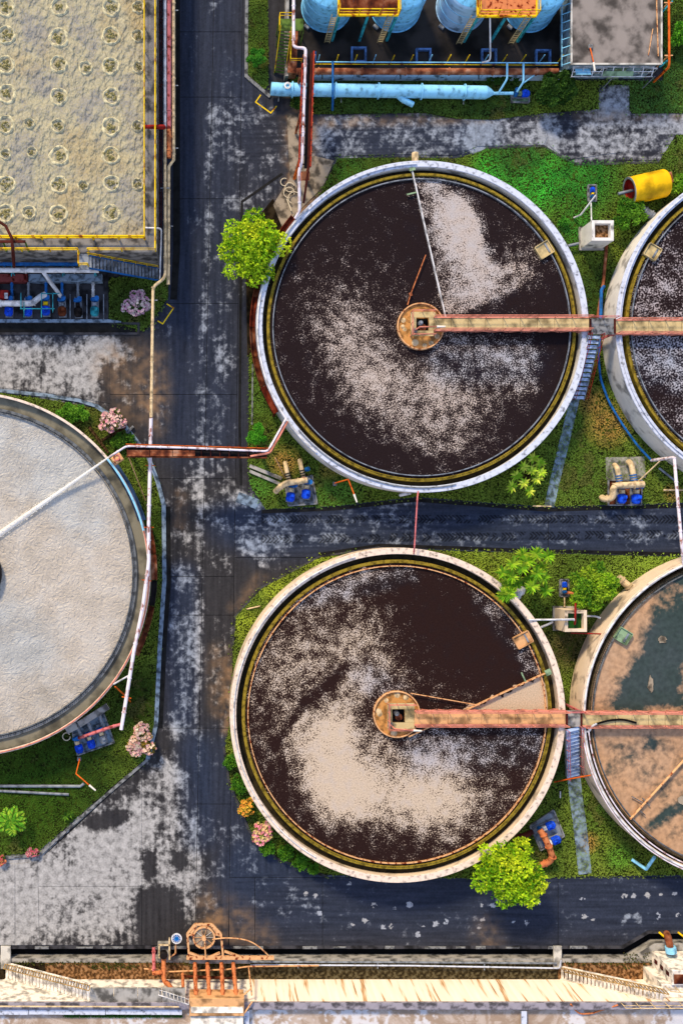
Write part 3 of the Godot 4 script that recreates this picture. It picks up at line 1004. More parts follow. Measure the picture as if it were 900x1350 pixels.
func shrub(label: String, px: float, py: float, high: float, rpx: float, pal: Array, flowers: Array, tufts: int, size := 0.2, group := "", called := "shrub", stretch := Vector2.ONE) -> void:
	var c := at(px, py, high * 0.6)
	var r := rpx / PPM
	var t := thing(called, label, called.replace("_", " "), Vector3(c.x, 0, c.z), group)
	var s := Shape.new()
	for i in 4:
		var a := i * 1.6 + rng.randf()
		s.tube(PackedVector3Array([Vector3(c.x, 0, c.z), c + Vector3(cos(a) * r * 0.4, 0, sin(a) * r * 0.4)]), 0.05, 5, 0.02)
	var stem := part("stem", s, M("bark"), t)
	stem.set_meta("kind", "stuff")
	var ls := lobes(Vector3(c.x, high - r * 0.55, c.z), r, 11, 0.5)
	for b in ls:
		b[0].x = c.x + (b[0].x - c.x) * stretch.x; b[0].z = c.z + (b[0].z - c.z) * stretch.y
		b[0].y = maxf(b[0].y, b[1] * 0.5)
	part("foliage", crown(ls, tufts, 4, size, pal).done(), leaf_mat("leaves", Color(0.4, 0.5, 0.15)), t).set_meta("kind", "stuff")
	if flowers.size():
		var L := Leaves.new()
		for i in int(tufts * 0.62):
			var b: Array = ls[rng.randi() % ls.size()]
			var d := rand_dir(); d.y = absf(d.y)
			var p: Vector3 = b[0] + d * b[1] * 1.2
			var col := pick(flowers)
			for k in 5:
				var a := k * TAU / 5 + rng.randf()
				L.leaf(p, (Vector3(cos(a), 0.35, sin(a)) + d * 0.3).normalized(), Vector3.UP, 0.16, 0.13, col, 0.1)
		part("blossom", L.done(), leaf_mat("petals", Color(0.3, 0.25, 0.25)), t).set_meta("kind", "stuff")


# heads of long leaves spreading like a star
func star_plant(called: String, label: String, heads: Array, leaf_len: float, leaf_w: float, n: int, pal: Array, leaf_parts := false) -> void:
	var c0 := at(heads[0][0], heads[0][1], 0)
	var t := thing(called, label, called.replace("_", " "), Vector3(c0.x, 0, c0.z))
	var middle := Vector3.ZERO
	for h in heads: middle += at(h[0], h[1], 0) / heads.size()
	for h in heads:
		var p := at(h[0], h[1], h[2])
		var s := Shape.new()
		s.tube(PackedVector3Array([Vector3(middle.x, 0.02, middle.z), Vector3(lerpf(middle.x, p.x, 0.6), h[2] * 0.5, lerpf(middle.z, p.z, 0.6)), p]), 0.07, 6, 0.04)
		part("stem", s, M("bark"), t)
		if leaf_parts:
			for i in n:
				var a := TAU * i / n + rng.randf_range(-0.2, 0.2)
				part("frond", frond(p, a, leaf_len * rng.randf_range(0.8, 1.1), leaf_w, pal).done(), leaf_mat("leaves", Color(0.4, 0.5, 0.15)), t)
			continue
		var L := Leaves.new()
		for i in n:
			var a := TAU * i * 0.382 + rng.randf_range(-0.2, 0.2)
			var up := lerpf(0.9, -0.15, float(i) / n)
			var col := pick(pal)
			var f := Vector3(cos(a), up, sin(a)).normalized()
			L.leaf(p, f, Vector3.UP, leaf_len * rng.randf_range(0.75, 1.1), leaf_w, col, 0.3)
		part("leaf_head", L.done(), leaf_mat("leaves", Color(0.4, 0.5, 0.15)), t).set_meta("kind", "stuff")


func frond(p: Vector3, a: float, l: float, w: float, pal: Array) -> Leaves:
	var L := Leaves.new()
	var d := Vector3(cos(a), 0, sin(a)); var s := d.cross(Vector3.UP)
	for i in 14:
		var t := i / 13.0
		var q := p + d * l * t + Vector3(0, 0.35 * sin(t * 2.4) - 0.35 * t * t, 0)
		var k := sin(clampf(t * 2.6 + 0.35, 0, PI)) * w
		for e in [-1, 1]:
			L.leaf(q, (s * e + d * 0.75 - Vector3(0, 0.2, 0)).normalized(), Vector3.UP, k + 0.12, 0.09, pick(pal), 0.12)
	return L


func arc(cx: float, cy: float, r: float, h: float, a0: float, a1: float, n := 40) -> PackedVector3Array:
	var out := PackedVector3Array()
	for i in n + 1:
		var a := deg_to_rad(lerpf(a0, a1, float(i) / n))
		out.append(at(cx + cos(a) * r, cy + sin(a) * r, h))
	return out


func pickets(root: Node3D, a: Vector3, b: Vector3, high: float, gap: float, m: String) -> void:
	var s := Shape.new()
	s.tube(PackedVector3Array([a + Vector3.UP * high, b + Vector3.UP * high]), 0.045, 6)
	part("top_rail", s, M(m), root)
	s = Shape.new()
	s.tube(PackedVector3Array([a + Vector3.UP * 0.12, b + Vector3.UP * 0.12]), 0.035, 6)
	part("bottom_rail", s, M(m), root)
	var key := "picket%f" % high
	if not meshes.has(key):
		s = Shape.new()
		s.box(Vector3(0, high / 2, 0), Vector3(0.06, high, 0.06))
		meshes[key] = s.done()
	var n := int(a.distance_to(b) / gap)
	for i in n + 1:
		put("picket", meshes[key], M(m), root, Transform3D(Basis.IDENTITY, a.lerp(b, float(i) / n)))


func beam(called: String, label: String, cat: String, a: Vector3, b: Vector3, w: float, h: float, m: String, group := "") -> void:
	var s := Shape.new()
	s.bar(a, b, w, h)
	single(called, s, M(m), label, cat, group)


func lawns() -> Array:
	return [
		flat([326, -93, 352, -93, 354, 112, 347, 119, 325, 101]),
		flat([382, 103, 742, 103, 742, 112, 751, 86, 751, 107, 873, 107, 875, -93, 962, -93, 962, 149, 832, 150, 829, 144, 829, 112, 788, 112, 788, 144, 700, 151, 650, 158, 600, 157, 560, 149, 410, 151, 383, 140]),
		flat([328, 470, 328, 560, 326, 600, 330, 640, 350, 671, 440, 667, 548, 655, 640, 662, 720, 668, 900, 662, 962, 660, 962, 178, 890, 178, 868, 213, 820, 215, 760, 216, 735, 205, 716, 193, 640, 196, 625, 203, 600, 209, 516, 208, 445, 209, 428, 243]),
		flat([307, 850, 311, 812, 345, 775, 420, 735, 500, 723, 560, 725, 700, 729, 900, 734, 962, 736, 962, 1152, 720, 1156, 640, 1158, 430, 1153, 365, 1130, 331, 1095, 304, 1030, 297, 985, 307, 930]),
		flat([-62, 521, 0, 518, 60, 526, 130, 539, 163, 562, 194, 602, 213, 660, 215, 760, 209, 850, 203, 960, 192, 1000, 138, 1045, 93, 1085, 50, 1123, 0, 1128, -62, 1128]),
		flat([144, 366, 222, 366, 222, 392, 201, 424, 190, 437, 144, 425]),
	]


func build_ground() -> void:
	# far ground round the works
	var s := Shape.new()
	var w := at(-62, -93); var e := at(962, 1300)
	for r in [[-1200.0, -1200.0, 1200.0, w.z], [-1200.0, e.z, 1200.0, 1200.0], [-1200.0, w.z, w.x, e.z], [e.x, w.z, 1200.0, e.z]]:
		s.prism(PackedVector2Array([Vector2(r[0], r[1]), Vector2(r[2], r[1]), Vector2(r[2], r[3]), Vector2(r[0], r[3])]), -0.6, -0.02)
	ground_part("ground", s, M("turf"), "rough grassy ground that reaches the horizon round the works")
	# road: slabs of old asphalt and concrete with open joints
	var road := Node3D.new()
	road.name = "road"
	tag(road, "worn dark asphalt road with pale patches between the tanks", "", "", "structure")
	add_child(road)
	s = Shape.new()
	s.prism(flat([-62, -93, 962, -93, 962, 1226, 853, 1226, 819, 1246, -62, 1246]), -0.3, -0.03)
	part("road_base", s, M("drain"), road)
	var mid := func(y): return 282.0 - 0.02 * y
	var right := func(y): return 320.0 - 0.015 * y
	var rows := [-93, 42, 128, 262, 400, 520, 631, 760, 811, 960, 1060, 1246.5]
	var jt := 0.35
	for i in rows.size() - 1:
		var a: float = rows[i] + jt; var b: float = rows[i + 1] - jt
		for cell in [[-62 - jt, -62 - jt, mid.call(a), mid.call(b)], [mid.call(a), mid.call(b), right.call(a), right.call(b)]]:
			s = on_map()
			s.prism(flat([cell[0] + jt, a, cell[2] - jt, a, cell[3] - jt, b, cell[1] + jt, b]), -0.1, 0.0)
			part("road_slab", s, ground_mat, road)
	for cell in [[-93, 660, 962], [660, 735, 345], [735, 1157, 962]]:
		s = on_map()
		var a: float = cell[0] + jt; var b: float = cell[1] - jt
		s.prism(flat([right.call(a) + jt, a, cell[2], a, cell[2], b, right.call(b) + jt, b]), -0.1, 0.0)
		part("road_slab", s, ground_mat, road)
	for x in [[345, 540], [540, 722], [722, 962]]:
		s = on_map()
		s.prism(flat([x[0] + jt, 660 + jt, x[1] - jt, 660 + jt, x[1] - jt, 735 - jt, x[0] + jt, 735 - jt]), -0.1, 0.0)
		part("road_slab", s, ground_mat, road)
	var x0: float = right.call(1200)
	for x in [[x0, 336, 1246.5], [336, 425, 1246.5], [425, 735, 1246.5]]:
		s = on_map()
		s.prism(flat([x[0] + jt, 1157 + jt, x[1] - jt, 1157 + jt, x[1] - jt, x[2], x[0] + jt, x[2]]), -0.1, 0.0)
		part("road_slab", s, ground_mat, road)
	s = on_map()
	s.prism(flat([735 + jt, 1157 + jt, 962, 1157 + jt, 962, 1226.5, 853, 1226.5, 819, 1246.5, 735 + jt, 1246.5]), -0.1, 0.0)
	part("road_slab", s, ground_mat, road)
	# concrete aprons and the flagged path, slab by slab
	var slabs := [
		["apron", "pale concrete apron below the pump station on the left", [[-62, 441, 58, 441, 58, 517, 0, 511, -62, 508], [58.7, 441, 145, 441, 145, 532, 100, 524, 58.7, 517]]],
		["apron", "grey stained concrete apron in the bottom left corner", [[-62, 1137, 20, 1139, 20, 1245.5, -62, 1245.5], [20.8, 1139, 50, 1135, 52, 1245.5, 20.8, 1245.5], [50.8, 1135, 92, 1098, 140, 1053, 187, 1012, 187, 1168, 51, 1168], [51.5, 1168.8, 187, 1168.8, 187, 1245.5, 52.8, 1245.5], [188, 1010, 204, 992, 232, 984, 256, 1050, 256, 1245.5, 188, 1245.5]]],
		["path", "weathered grey concrete path along the grass at the top", [[412, 153, 476, 151, 512, 173, 514, 204, 412, 207], [477, 151, 560, 153, 624, 158, 627, 194, 600, 205, 515, 203, 513, 173], [626, 160, 714, 160, 721, 180, 716, 191, 628, 193], [715.5, 158, 786, 148, 789, 205, 745, 211, 724, 192, 722, 180], [787, 147, 832, 149, 818, 201, 790, 204], [833, 152, 962, 152, 962, 175, 888, 178, 884, 211, 816, 212, 819, 202], [789, 113, 828, 112, 828, 142, 789, 142]]],
	]
	for g0 in slabs:
		var o := Node3D.new()
		o.name = numbered(g0[0])
		tag(o, g0[1], "", "", "structure")
		add_child(o)
		for p in g0[2]:
			s = on_map()
			s.prism(flat(p), 0.0, rng.randf_range(0.035, 0.05))
			part("concrete_slab", s, ground_mat, o)
	# narrow paths from the stairs
	for pth in [["concrete path from the stairs down to the middle road", [[757, 523], [748, 562], [738, 603], [729, 640], [723, 668]], 0.86], ["mossy concrete path below the stairs between the lower tanks", [[755, 1020], [758, 1050], [763, 1085], [767, 1122], [770, 1152]], 1.15]]:
		var o := Node3D.new()
		o.name = numbered("path")
		tag(o, pth[0], "", "", "structure")
		add_child(o)
		for i in pth[1].size() - 1:
			var a := flat(pth[1][i]); var b := flat(pth[1][i + 1])
			s = Shape.new()
			var d: Vector2 = (b[0] - a[0]).normalized() * 0.015
			s.strip(PackedVector2Array([a[0] + d, b[0] - d]), pth[2], 0.0, rng.randf_range(0.09, 0.11))
			part("concrete_slab", s, M("kerb_blue"), o)
	# lawns: raised turf
	var names := ["by the silo yard beside the main road", "along the big blue pipe and the flat roofed building", "round the upper two clarifiers", "round the lower two clarifiers", "round the left tank", "in the corner below the basin stairs"]
	var i := 0
	for p in lawns():
		s = Shape.new()
		s.prism(p, -0.02, 0.065)
		ground_part("lawn", s, M("turf"), "green lawn " + names[i])
		i += 1
	# earth where nothing grows
	s = Shape.new()
	s.prism(flat([378, 150, 408, 150, 411, 205, 440, 212, 426, 246, 372, 300, 360, 270, 382, 235]), -0.01, 0.05)
	ground_part("soil", s, M("stony"), "bare stony earth under the pipe rack")
	s = Shape.new()
	s.prism(flat([328, 300, 360, 262, 378, 300, 345, 360, 336, 420, 334, 470, 326, 470, 324, 330]), -0.01, 0.045)
	ground_part("soil", s, M("dark_soil"), "dark earth strip beside the upper tank")
	for so in [[-62, 60, "dark_soil", "dark earth at the foot of the basin wall, at the left edge"], [60, 250, "soil", "pinkish bare earth at the foot of the cream basin wall"], [250, 735, "mossy", "dark mossy strip at the foot of the streaked basin wall"], [735, 962, "soil", "brown earth under the right hand basin stairs"]]:
		s = Shape.new()
		s.prism(flat([so[0], 1268, so[1], 1268, so[1], 1300, so[0], 1300]), -0.5, 0.02)
		ground_part("soil", s, M(so[2]), so[3])
	# kerbs and drains
	var kerbs := [
		[[326, -93, 324.5, 101, 347, 120.5, 356, 128], 0.28, 0.13, "kerb_grey", "grey kerb round the small lawn at the top of the road"],
		[[128, 536, 163, 559, 196, 602, 208, 635, 216, 665, 217, 765, 211, 850, 206, 955, 195, 1001], 0.36, 0.14, "kerb_blue", "bluish concrete kerb along the lawn of the left tank"],
		[[195, 1001, 140, 1048, 95, 1088, 52, 1127, 0, 1131, -62, 1131], 0.24, 0.14, "kerb_grey", "kerb between the left lawn and the grey apron"],
		[[-62, 513, 0, 515, 60, 521, 104, 528, 130, 536], 0.3, 0.12, "kerb_blue", "kerb between the pale apron and the left tank"],
		[[333, 480, 332, 560], 0.14, 0.12, "kerb_grey", "short kerb beside the round shrub"],
		[[307, 852, 310, 812, 345, 774, 420, 734, 500, 721.5], 0.16, 0.1, "dark_concrete", "dark edging north west of the lower tank"],
		[[430, 1155, 365, 1132, 329, 1096, 302, 1031, 295, 985], 0.2, 0.12, "dark_concrete", "dark edging of the flower bed below the lower tank"],
		[[640, 196, 716, 193, 738, 207, 760, 217.5, 868, 214.5], 0.16, 0.1, "dark_concrete", "dark edging between the path and the bright lawn"],
		[[144, 426, 183, 427, 183, 440, -62, 440], 0.2, 0.12, "dark_concrete", "concrete lip round the trench below the pump station"],
	]
	for k in kerbs:
		s = Shape.new()
		s.strip(flat(k[0]), k[1], -0.02, k[2])
		ground_part("kerb", s, M(k[3]), k[4])
	var drains := [
		[[372, 229, 319, 266, 317, 420, 316, 560, 318, 640], 0.22, "open drain along the right side of the main road"],
		[[345, 674.5, 440, 670.5, 548, 659, 640, 666, 720, 672, 962, 665], 0.34, "drain along the upper edge of the middle road"],
		[[420, 731, 500, 719, 560, 721, 700, 726, 962, 732], 0.3, "drain along the lower edge of the middle road"],
		[[221, 668, 222, 765, 216, 850, 211, 960], 0.5, "dark wet gutter beside the bluish kerb"],
		[[205, 1003, 141, 1055, 98, 1094, 60, 1130], 0.4, "dark gutter between kerb and grey apron"],
		[[233, -93, 233, 330, 229, 395], 0.6, "dark strip for the basin wall shadow along the foot of the pipe row"],  # flat dark strip that stands for the basin wall shadow
	]
	for d in drains:
		s = Shape.new()
		s.strip(flat(d[0]), d[1], 0.0, 0.012)
		ground_part("gutter", s, M("drain"), d[2])
	# painted marks
	for mk in [[[343.6, 125, 337, 134.7, 357, 149, 364.5, 140], "yellow painted three sided frame by the small lawn"], [[220, 400.7, 229, 406, 214.7, 427, 208, 423], "yellow painted three sided frame by the pink shrub"]]:
		s = Shape.new()
		s.strip(flat(mk[0]), 0.1, 0.008, 0.02)
		ground_part("road_marking", s, M("yellow"), mk[1])
	# the open channel at the foot of the long wall
	s = Shape.new()
	s.prism(flat([-62, 1246, 819, 1246, 853, 1226, 962, 1226, 962, 1231, 855, 1231, 821, 1251, -62, 1251]), -0.9, -0.015)
	ground_part("channel_edge", s, M("dark_concrete"), "dark concrete edge of the open channel beside the road")
	var n := 26
	for k in n:
		var x := lerpf(-50, 800, k / float(n)) + rng.randf_range(-8, 8)
		if rng.randf() < 0.3: continue
		var l := rng.randf_range(12, 30)
		var o := road
		s = Shape.new()
		s.chamfer(at(x, 1248.8 + rng.randf() * 0.8, 0.02), Vector3(l / PPM, 0.14, rng.randf_range(0.14, 0.26)), 0.03, rng.randf_range(-0.01, 0.01))
		part("kerb_stone", s, M("kerb_grey"), o)
	s = Shape.new()
	s.prism(flat([-62, 1250, 962, 1230, 962, 1268, -62, 1268]), -1.2, -0.85)
	ground_part("channel_bed", s, M("black_void"), "black wet bed of the open channel")
	s = Shape.new()
	s.prism(flat([-62, 1263, 828, 1263, 862, 1243, 962, 1243, 962, 1268.5, -62, 1268.5]), -0.9, 0.08)
	ground_part("channel_wall", s, M("concrete"), "pale wall of the open channel on the side of the basin")


func grass() -> void:
	var s := Shape.new()
	for i in 5:
		var a := i * 1.256
		var d := Vector3(cos(a), 0, sin(a))
		var q := d.cross(Vector3.UP) * 0.028
		s.hard()
		s.tri(d * 0.02 - q, d * 0.02 + q, d * 0.1 + Vector3(0, 0.1, 0), Vector3.UP)
	var mesh := s.done()
	var n1 := FastNoiseLite.new(); n1.frequency = 0.12; n1.seed = 5
	var n2 := FastNoiseLite.new(); n2.frequency = 0.5; n2.seed = 8
	var spots := []   # [x, y, radius, tone]
	var vivid := Color(0.03, 0.27, 0.03); var dark := Color(0.022, 0.055, 0.012); var lime := Color(0.16, 0.23, 0.025); var straw := Color(0.24, 0.15, 0.04)
	spots = [[705, 240, 48, vivid], [650, 222, 30, vivid], [770, 235, 50, Color(0.02, 0.16, 0.02)], [760, 300, 30, Color(0.03, 0.16, 0.02)], [680, 203, 40, Color(0.03, 0.1, 0.02)], [460, 226, 30, Color(0.03, 0.11, 0.015)], [500, 138, 110, dark], [650, 140, 60, dark], [890, 60, 60, dark], [860, 130, 60, Color(0.03, 0.09, 0.02)], [780, 390, 45, dark], [800, 560, 30, straw], [780, 530, 20, straw], [885, 650, 12, straw], [375, 610, 22, straw], [435, 625, 16, straw], [440, 655, 40, Color(0.05, 0.13, 0.02)], [340, 640, 25, Color(0.05, 0.15, 0.02)],  # dark spots in the gaps between tanks stand for tank shadow
		[325, 825, 22, lime], [360, 770, 25, lime], [420, 740, 25, lime], [640, 740, 70, Color(0.13, 0.2, 0.025)], [860, 745, 70, Color(0.12, 0.2, 0.025)], [750, 850, 40, Color(0.05, 0.045, 0.02)], [740, 1010, 25, dark], [815, 1130, 20, Color(0.06, 0.17, 0.02)], [775, 1110, 14, straw], [840, 1090, 30, Color(0.07, 0.09, 0.02)], [700, 1130, 30, Color(0.04, 0.07, 0.015)],
		[90, 1020, 90, Color(0.014, 0.04, 0.006)], [30, 1060, 80, Color(0.022, 0.062, 0.006)], [185, 920, 44, Color(0.016, 0.034, 0.006)], [200, 700, 34, Color(0.022, 0.052, 0.008)], [120, 550, 40, Color(0.08, 0.1, 0.02)], [170, 400, 40, Color(0.03, 0.06, 0.012)], [340, 30, 30, Color(0.035, 0.075, 0.012)], [340, 105, 14, Color(0.07, 0.13, 0.02)], [345, 520, 30, Color(0.06, 0.13, 0.02)]]
	var xf := []; var cols := []
	for poly in lawns():
		var box := Rect2(poly[0], Vector2.ZERO)
		var area := 0.0
		for i in poly.size():
			box = box.expand(poly[i]); area += poly[i].cross(poly[(i + 1) % poly.size()]) / 2
		var n := int(box.size.x * box.size.y * 120.0)
		for i in n:
			var p := Vector2(box.position.x + rng.randf() * box.size.x, box.position.y + rng.randf() * box.size.y)
			var q := Vector2(p.x * PPM + NADIR.x, p.y * PPM + NADIR.y)
			if q.x < -20 or q.y < -20 or q.x > 925 or q.y > 1200: continue
			# not under the tanks
			if q.distance_squared_to(Vector2(546, 440)) < 43200 or q.distance_squared_to(Vector2(515, 934)) < 44500 or q.distance_squared_to(Vector2(1002, 439)) < 44100 or q.distance_squared_to(Vector2(960, 935)) < 44100 or q.distance_squared_to(Vector2(-31, 755)) < 53500: continue
			if not Geometry2D.is_point_in_polygon(p, poly):
				# a ragged edge: some tufts creep over the kerbs and joints
				if rng.randf() > 0.4 or not Geometry2D.is_point_in_polygon(p + Vector2(rng.randf_range(-0.45, 0.45), rng.randf_range(-0.45, 0.45)), poly): continue
			var a := n1.get_noise_2dv(p); var b := n2.get_noise_2dv(p)
			var c := Color(0.05, 0.1, 0.015).lerp(Color(0.09, 0.14, 0.02), clampf(0.5 + a, 0, 1))
			for t in spots:
				var d := q.distance_to(Vector2(t[0], t[1])) / float(t[2])
				if d < 1.2: c = c.lerp(t[3], clampf((1.2 - d) * 1.4, 0, 1) * 0.85)
			var patch := a + b * 0.8
			if patch < -0.5: c = c.lerp(Color(0.1, 0.085, 0.035), 0.35)
			c = c * rng.randf_range(1.7, 3.3) * (1.0 + b * 0.35)
			var k := rng.randf_range(0.4, 1.05)
			if c.r > 0.03 and c.g > c.r: c.r *= 1.15
			if c.g > 0.13 and c.r < 0.06: k *= 1.7
			xf.append(Transform3D(Basis(Vector3.UP, rng.randf() * TAU).scaled(Vector3(k, k * rng.randf_range(0.7, 1.4), k)), Vector3(p.x, 0.06, p.y)))
			cols.append(c)
	var mm := MultiMesh.new()
	mm.transform_format = MultiMesh.TRANSFORM_3D
	mm.use_colors = true
	mm.mesh = mesh
	mm.instance_count = xf.size()
	for i in xf.size():
		mm.set_instance_transform(i, xf[i]); mm.set_instance_color(i, cols[i])
	var o := MultiMeshInstance3D.new()
	o.name = "grass"
	o.multimesh = mm
	o.material_override = leaf_mat("grass_blades", Color(0.25, 0.3, 0.1))
	tag(o, "mown grass blades covering all the lawns", "grass", "", "stuff")
	add_child(o)
	print("grass ", xf.size())


func build_tanks() -> void:
	var beige := Color(0.46, 0.385, 0.335); var black := Color(0.017, 0.011, 0.012)
	# upper tank
	tank("upper middle round clarifier with bluish white rim and dark water", 556.5, 430.5, 218.5, [210.5, 204.5, 200.3, 196.5], M("white_wall"), M("coping"), M("algae"), M("algae_dark"), M("grey_steel"))
	var c := at(556.5, 430.5, RIM); var rr := 200.2 * (HIGH - RIM) / HIGH / PPM
	var sn := seen(c, rr, 2.76)
	var caps := [[575, 250, 610, 310, 30, 0.5], [600, 290, 620, 380, 32, 0.55], [610, 270, 628, 330, 16, 0.2], [625, 350, 690, 330, 18, 0.32], [640, 380, 700, 350, 22, 0.3], [575, 395, 600, 412, 10, 0.3], [690, 290, 730, 330, 26, 0.1],
		[420, 400, 450, 440, 40, 0.3], [450, 430, 490, 500, 42, 0.42], [500, 520, 600, 560, 50, 0.45], [470, 470, 560, 510, 46, 0.3], [590, 500, 690, 490, 40, 0.45], [580, 450, 690, 465, 18, 0.5], [530, 560, 590, 580, 25, 0.3], [650, 480, 690, 505, 20, 0.2], [460, 350, 520, 390, 36, 0.14], [480, 400, 520, 430, 26, 0.22], [620, 545, 640, 540, 24, 0.18], [420, 500, 440, 530, 25, 0.1],
		[540, 300, 440, 280, 40, -0.1], [740, 400, 730, 560, 22, -0.35], [380, 560, 480, 620, 30, -0.25], [555, 400, 545, 300, 12, -0.2]]
	var cool := [[590, 480, 700, 480, 26, 0.8], [580, 260, 640, 400, 40, 0.35]]
	var im := paint(768, 768, sn[0] - Vector2.ONE * sn[1], 2.0 * sn[1] / 768, -0.03, caps, cool, [black, beige, Color(0.014, 0.012, 0.018), Color(0.4, 0.4, 0.43)], [0.22, 1.3, 3], [0.025, 0.6, 6, 12.0], 0.15, [], 41, 0.55, 0.28, [[[547, 234, 575, 238, 604, 256, 634, 290, 637, 330, 655, 350, 692, 345, 704, 362, 672, 388, 640, 398, 610, 412, 586, 412], 0.3, 0.12]])
	pool("water", "dark water with speckled foam in the upper middle tank", c, rr, 2.76, painted("foam_upper", im, 0.5))
	# lower tank
	tank("lower middle round clarifier with beige rim and much foam", 524, 943, 220.5, [212.5, 205, 200.5, 197], M("beige_wall"), M("coping_warm"), M("algae"), M("algae_dark"), M("tan_steel"))
	c = at(524, 943, RIM); rr = 200.4 * (HIGH - RIM) / HIGH / PPM
	sn = seen(c, rr, 2.76)
	caps = [[420, 975, 445, 1045, 44, 0.75], [450, 1045, 590, 1080, 40, 0.62], [450, 1000, 560, 1030, 52, 0.62], [470, 900, 440, 960, 22, 0.55], [560, 1045, 640, 1060, 30, 0.3], [375, 860, 460, 820, 56, 0.42], [350, 940, 400, 880, 44, 0.34], [345, 1010, 380, 940, 20, 0.2], [470, 850, 510, 890, 30, 0.4], [480, 905, 510, 880, 20, 0.2], [560, 985, 700, 975, 26, 0.42], [590, 1000, 680, 1040, 30, 0.22],
		[400, 795, 480, 760, 14, 0.4], [480, 755, 545, 755, 9, 0.45], [632, 785, 650, 810, 8, 0.4], [650, 810, 690, 850, 13, 0.4], [680, 850, 708, 885, 12, 0.45], [690, 870, 700, 880, 8, 0.3], [560, 900, 620, 920, 20, 0.05],
		[360, 985, 400, 925, 5, -0.5], [400, 925, 455, 880, 5, -0.5], [350, 1010, 345, 960, 26, -0.1], [580, 840, 680, 880, 46, -0.3], [560, 780, 640, 860, 40, -0.25], [480, 780, 560, 790, 14, -0.15]]
	cool = [[560, 990, 700, 980, 30, 0.75], [480, 890, 510, 910, 20, 0.6], [400, 790, 540, 755, 14, 0.7], [640, 790, 700, 870, 20, 0.6]]
	im = paint(768, 768, sn[0] - Vector2.ONE * sn[1], 2.0 * sn[1] / 768, 0.02, caps, cool, [Color(0.022, 0.011, 0.01), Color(0.52, 0.42, 0.32), Color(0.016, 0.012, 0.014), Color(0.4, 0.38, 0.4)], [0.22, 1.25, 3], [0.025, 0.6, 6, 12.0], 0.15,
		[[[598, 942, 718, 888.5, 725, 942], Color(0.52, 0.4, 0.28), 20]], 52, 0.55, 0.28, [[[472, 868, 486, 905, 480, 930, 520, 985, 620, 1010, 640, 1050, 590, 1085, 520, 1090, 430, 1068, 380, 1030, 374, 975, 400, 945, 440, 905], 0.1, 0.14]])
	pool("water", "dark brown water under speckled foam in the lower middle tank", c, rr, 2.76, painted("foam_lower", im, 0.5))
	# right upper tank
	tank("upper right clarifier cut by the picture edge, white stained wall", 1030, 430, 218.5, [211, 204, 199.8, 196.5], M("white_wall"), M("coping"), M("algae"), M("algae_dark"), M("grey_steel"))
	c = at(1030, 430, RIM); rr = 199.7 * (HIGH - RIM) / HIGH / PPM
	sn = seen(c, rr, 2.76)
	caps = [[850, 380, 900, 340, 30, 0.14], [860, 400, 980, 380, 40, 0.16], [850, 470, 920, 470, 30, 0.22], [870, 460, 1000, 520, 40, 0.24], [890, 560, 960, 600, 30, 0.3], [840, 520, 870, 560, 26, -0.2], [890, 290, 900, 320, 20, -0.1]]
	im = paint(512, 512, sn[0] - Vector2.ONE * sn[1], 2.0 * sn[1] / 512, 0.12, caps, [[860, 470, 980, 480, 40, 0.7]], [black, Color(0.42, 0.37, 0.38), Color(0.014, 0.014, 0.022), Color(0.36, 0.38, 0.44)], [0.24, 1.3, 3], [0.03, 0.5, 6], 0.2, [], 63, 0.7, 0.4)
	pool("water", "dark speckled water in the upper right tank", c, rr, 2.76, painted("foam_right", im, 0.45))
	# right lower tank: brown sludge with dark open water
	tank("lower right clarifier cut by the picture edge, holding brown sludge", 986, 944, 219, [214.5, 208.5, 206, 203.5], M("beige_wall"), M("coping_warm"), M("weir_brown"), M("algae_dark"), M("weir_grey"))
	c = at(986, 944, RIM); rr = 205.8 * (HIGH - RIM) / HIGH / PPM
	sn = seen(c, rr, 2.76)
	caps = [[828, 915, 895, 908, 24, -1.6], [856, 885, 885, 850, 30, -1.7], [878, 830, 940, 790, 34, -1.3], [870, 760, 960, 750, 22, -1.0], [798, 805, 806, 800, 6, -0.4], [802, 1018, 812, 1008, 13, -0.6], [800, 985, 798, 975, 8, -0.45], [840, 985, 852, 975, 11, -0.5], [855, 1090, 900, 1058, 8, -1.0], [895, 1050, 960, 1040, 30, -0.5], [893, 890, 905, 920, 10, 0.7], [780, 860, 830, 800, 30, 0.2], [800, 900, 840, 880, 20, 0.25], [850, 1010, 840, 1030, 12, -0.3], [818, 985, 835, 1000, 9, -0.5], [790, 890, 800, 920, 10, -0.25], [860, 1030, 880, 1010, 14, -0.3], [850, 975, 870, 985, 8, -0.5], [885, 1090, 900, 1110, 12, -0.25], [800, 850, 812, 830, 7, -0.4]]
	im = paint(640, 640, sn[0] - Vector2.ONE * sn[1], 2.0 * sn[1] / 640, 0.95, caps, [[800, 870, 850, 870, 60, 0.5], [850, 985, 860, 1000, 40, 0.5], [800, 950, 800, 960, 20, 0.3]], [Color(0.036, 0.055, 0.05), Color(0.45, 0.265, 0.145), Color(0.05, 0.065, 0.07), Color(0.42, 0.28, 0.18)], [0.07, 0.35, 5], [0.02, 0.95, 6, 30.0], 0.3, [], 74, 0.66)
	pool("water", "pinkish brown sludge with dark green open water", c, rr, 2.76, painted("sludge_right", im, 0.3, 2.5))
	mats["sludge_right"].metallic_specular = 0.25
	# left tank
	tank("big left tank full of pale grey foam", -42, 757, 240, [237, 223, 218.5, 217], M("concrete"), M("coping_warm"), M("weir_grey"), M("deck_tan"), M("weir_grey"))
	c = at(-42, 757, RIM); rr = 218.3 * (HIGH - RIM) / HIGH / PPM
	sn = seen(c, rr, 2.78)
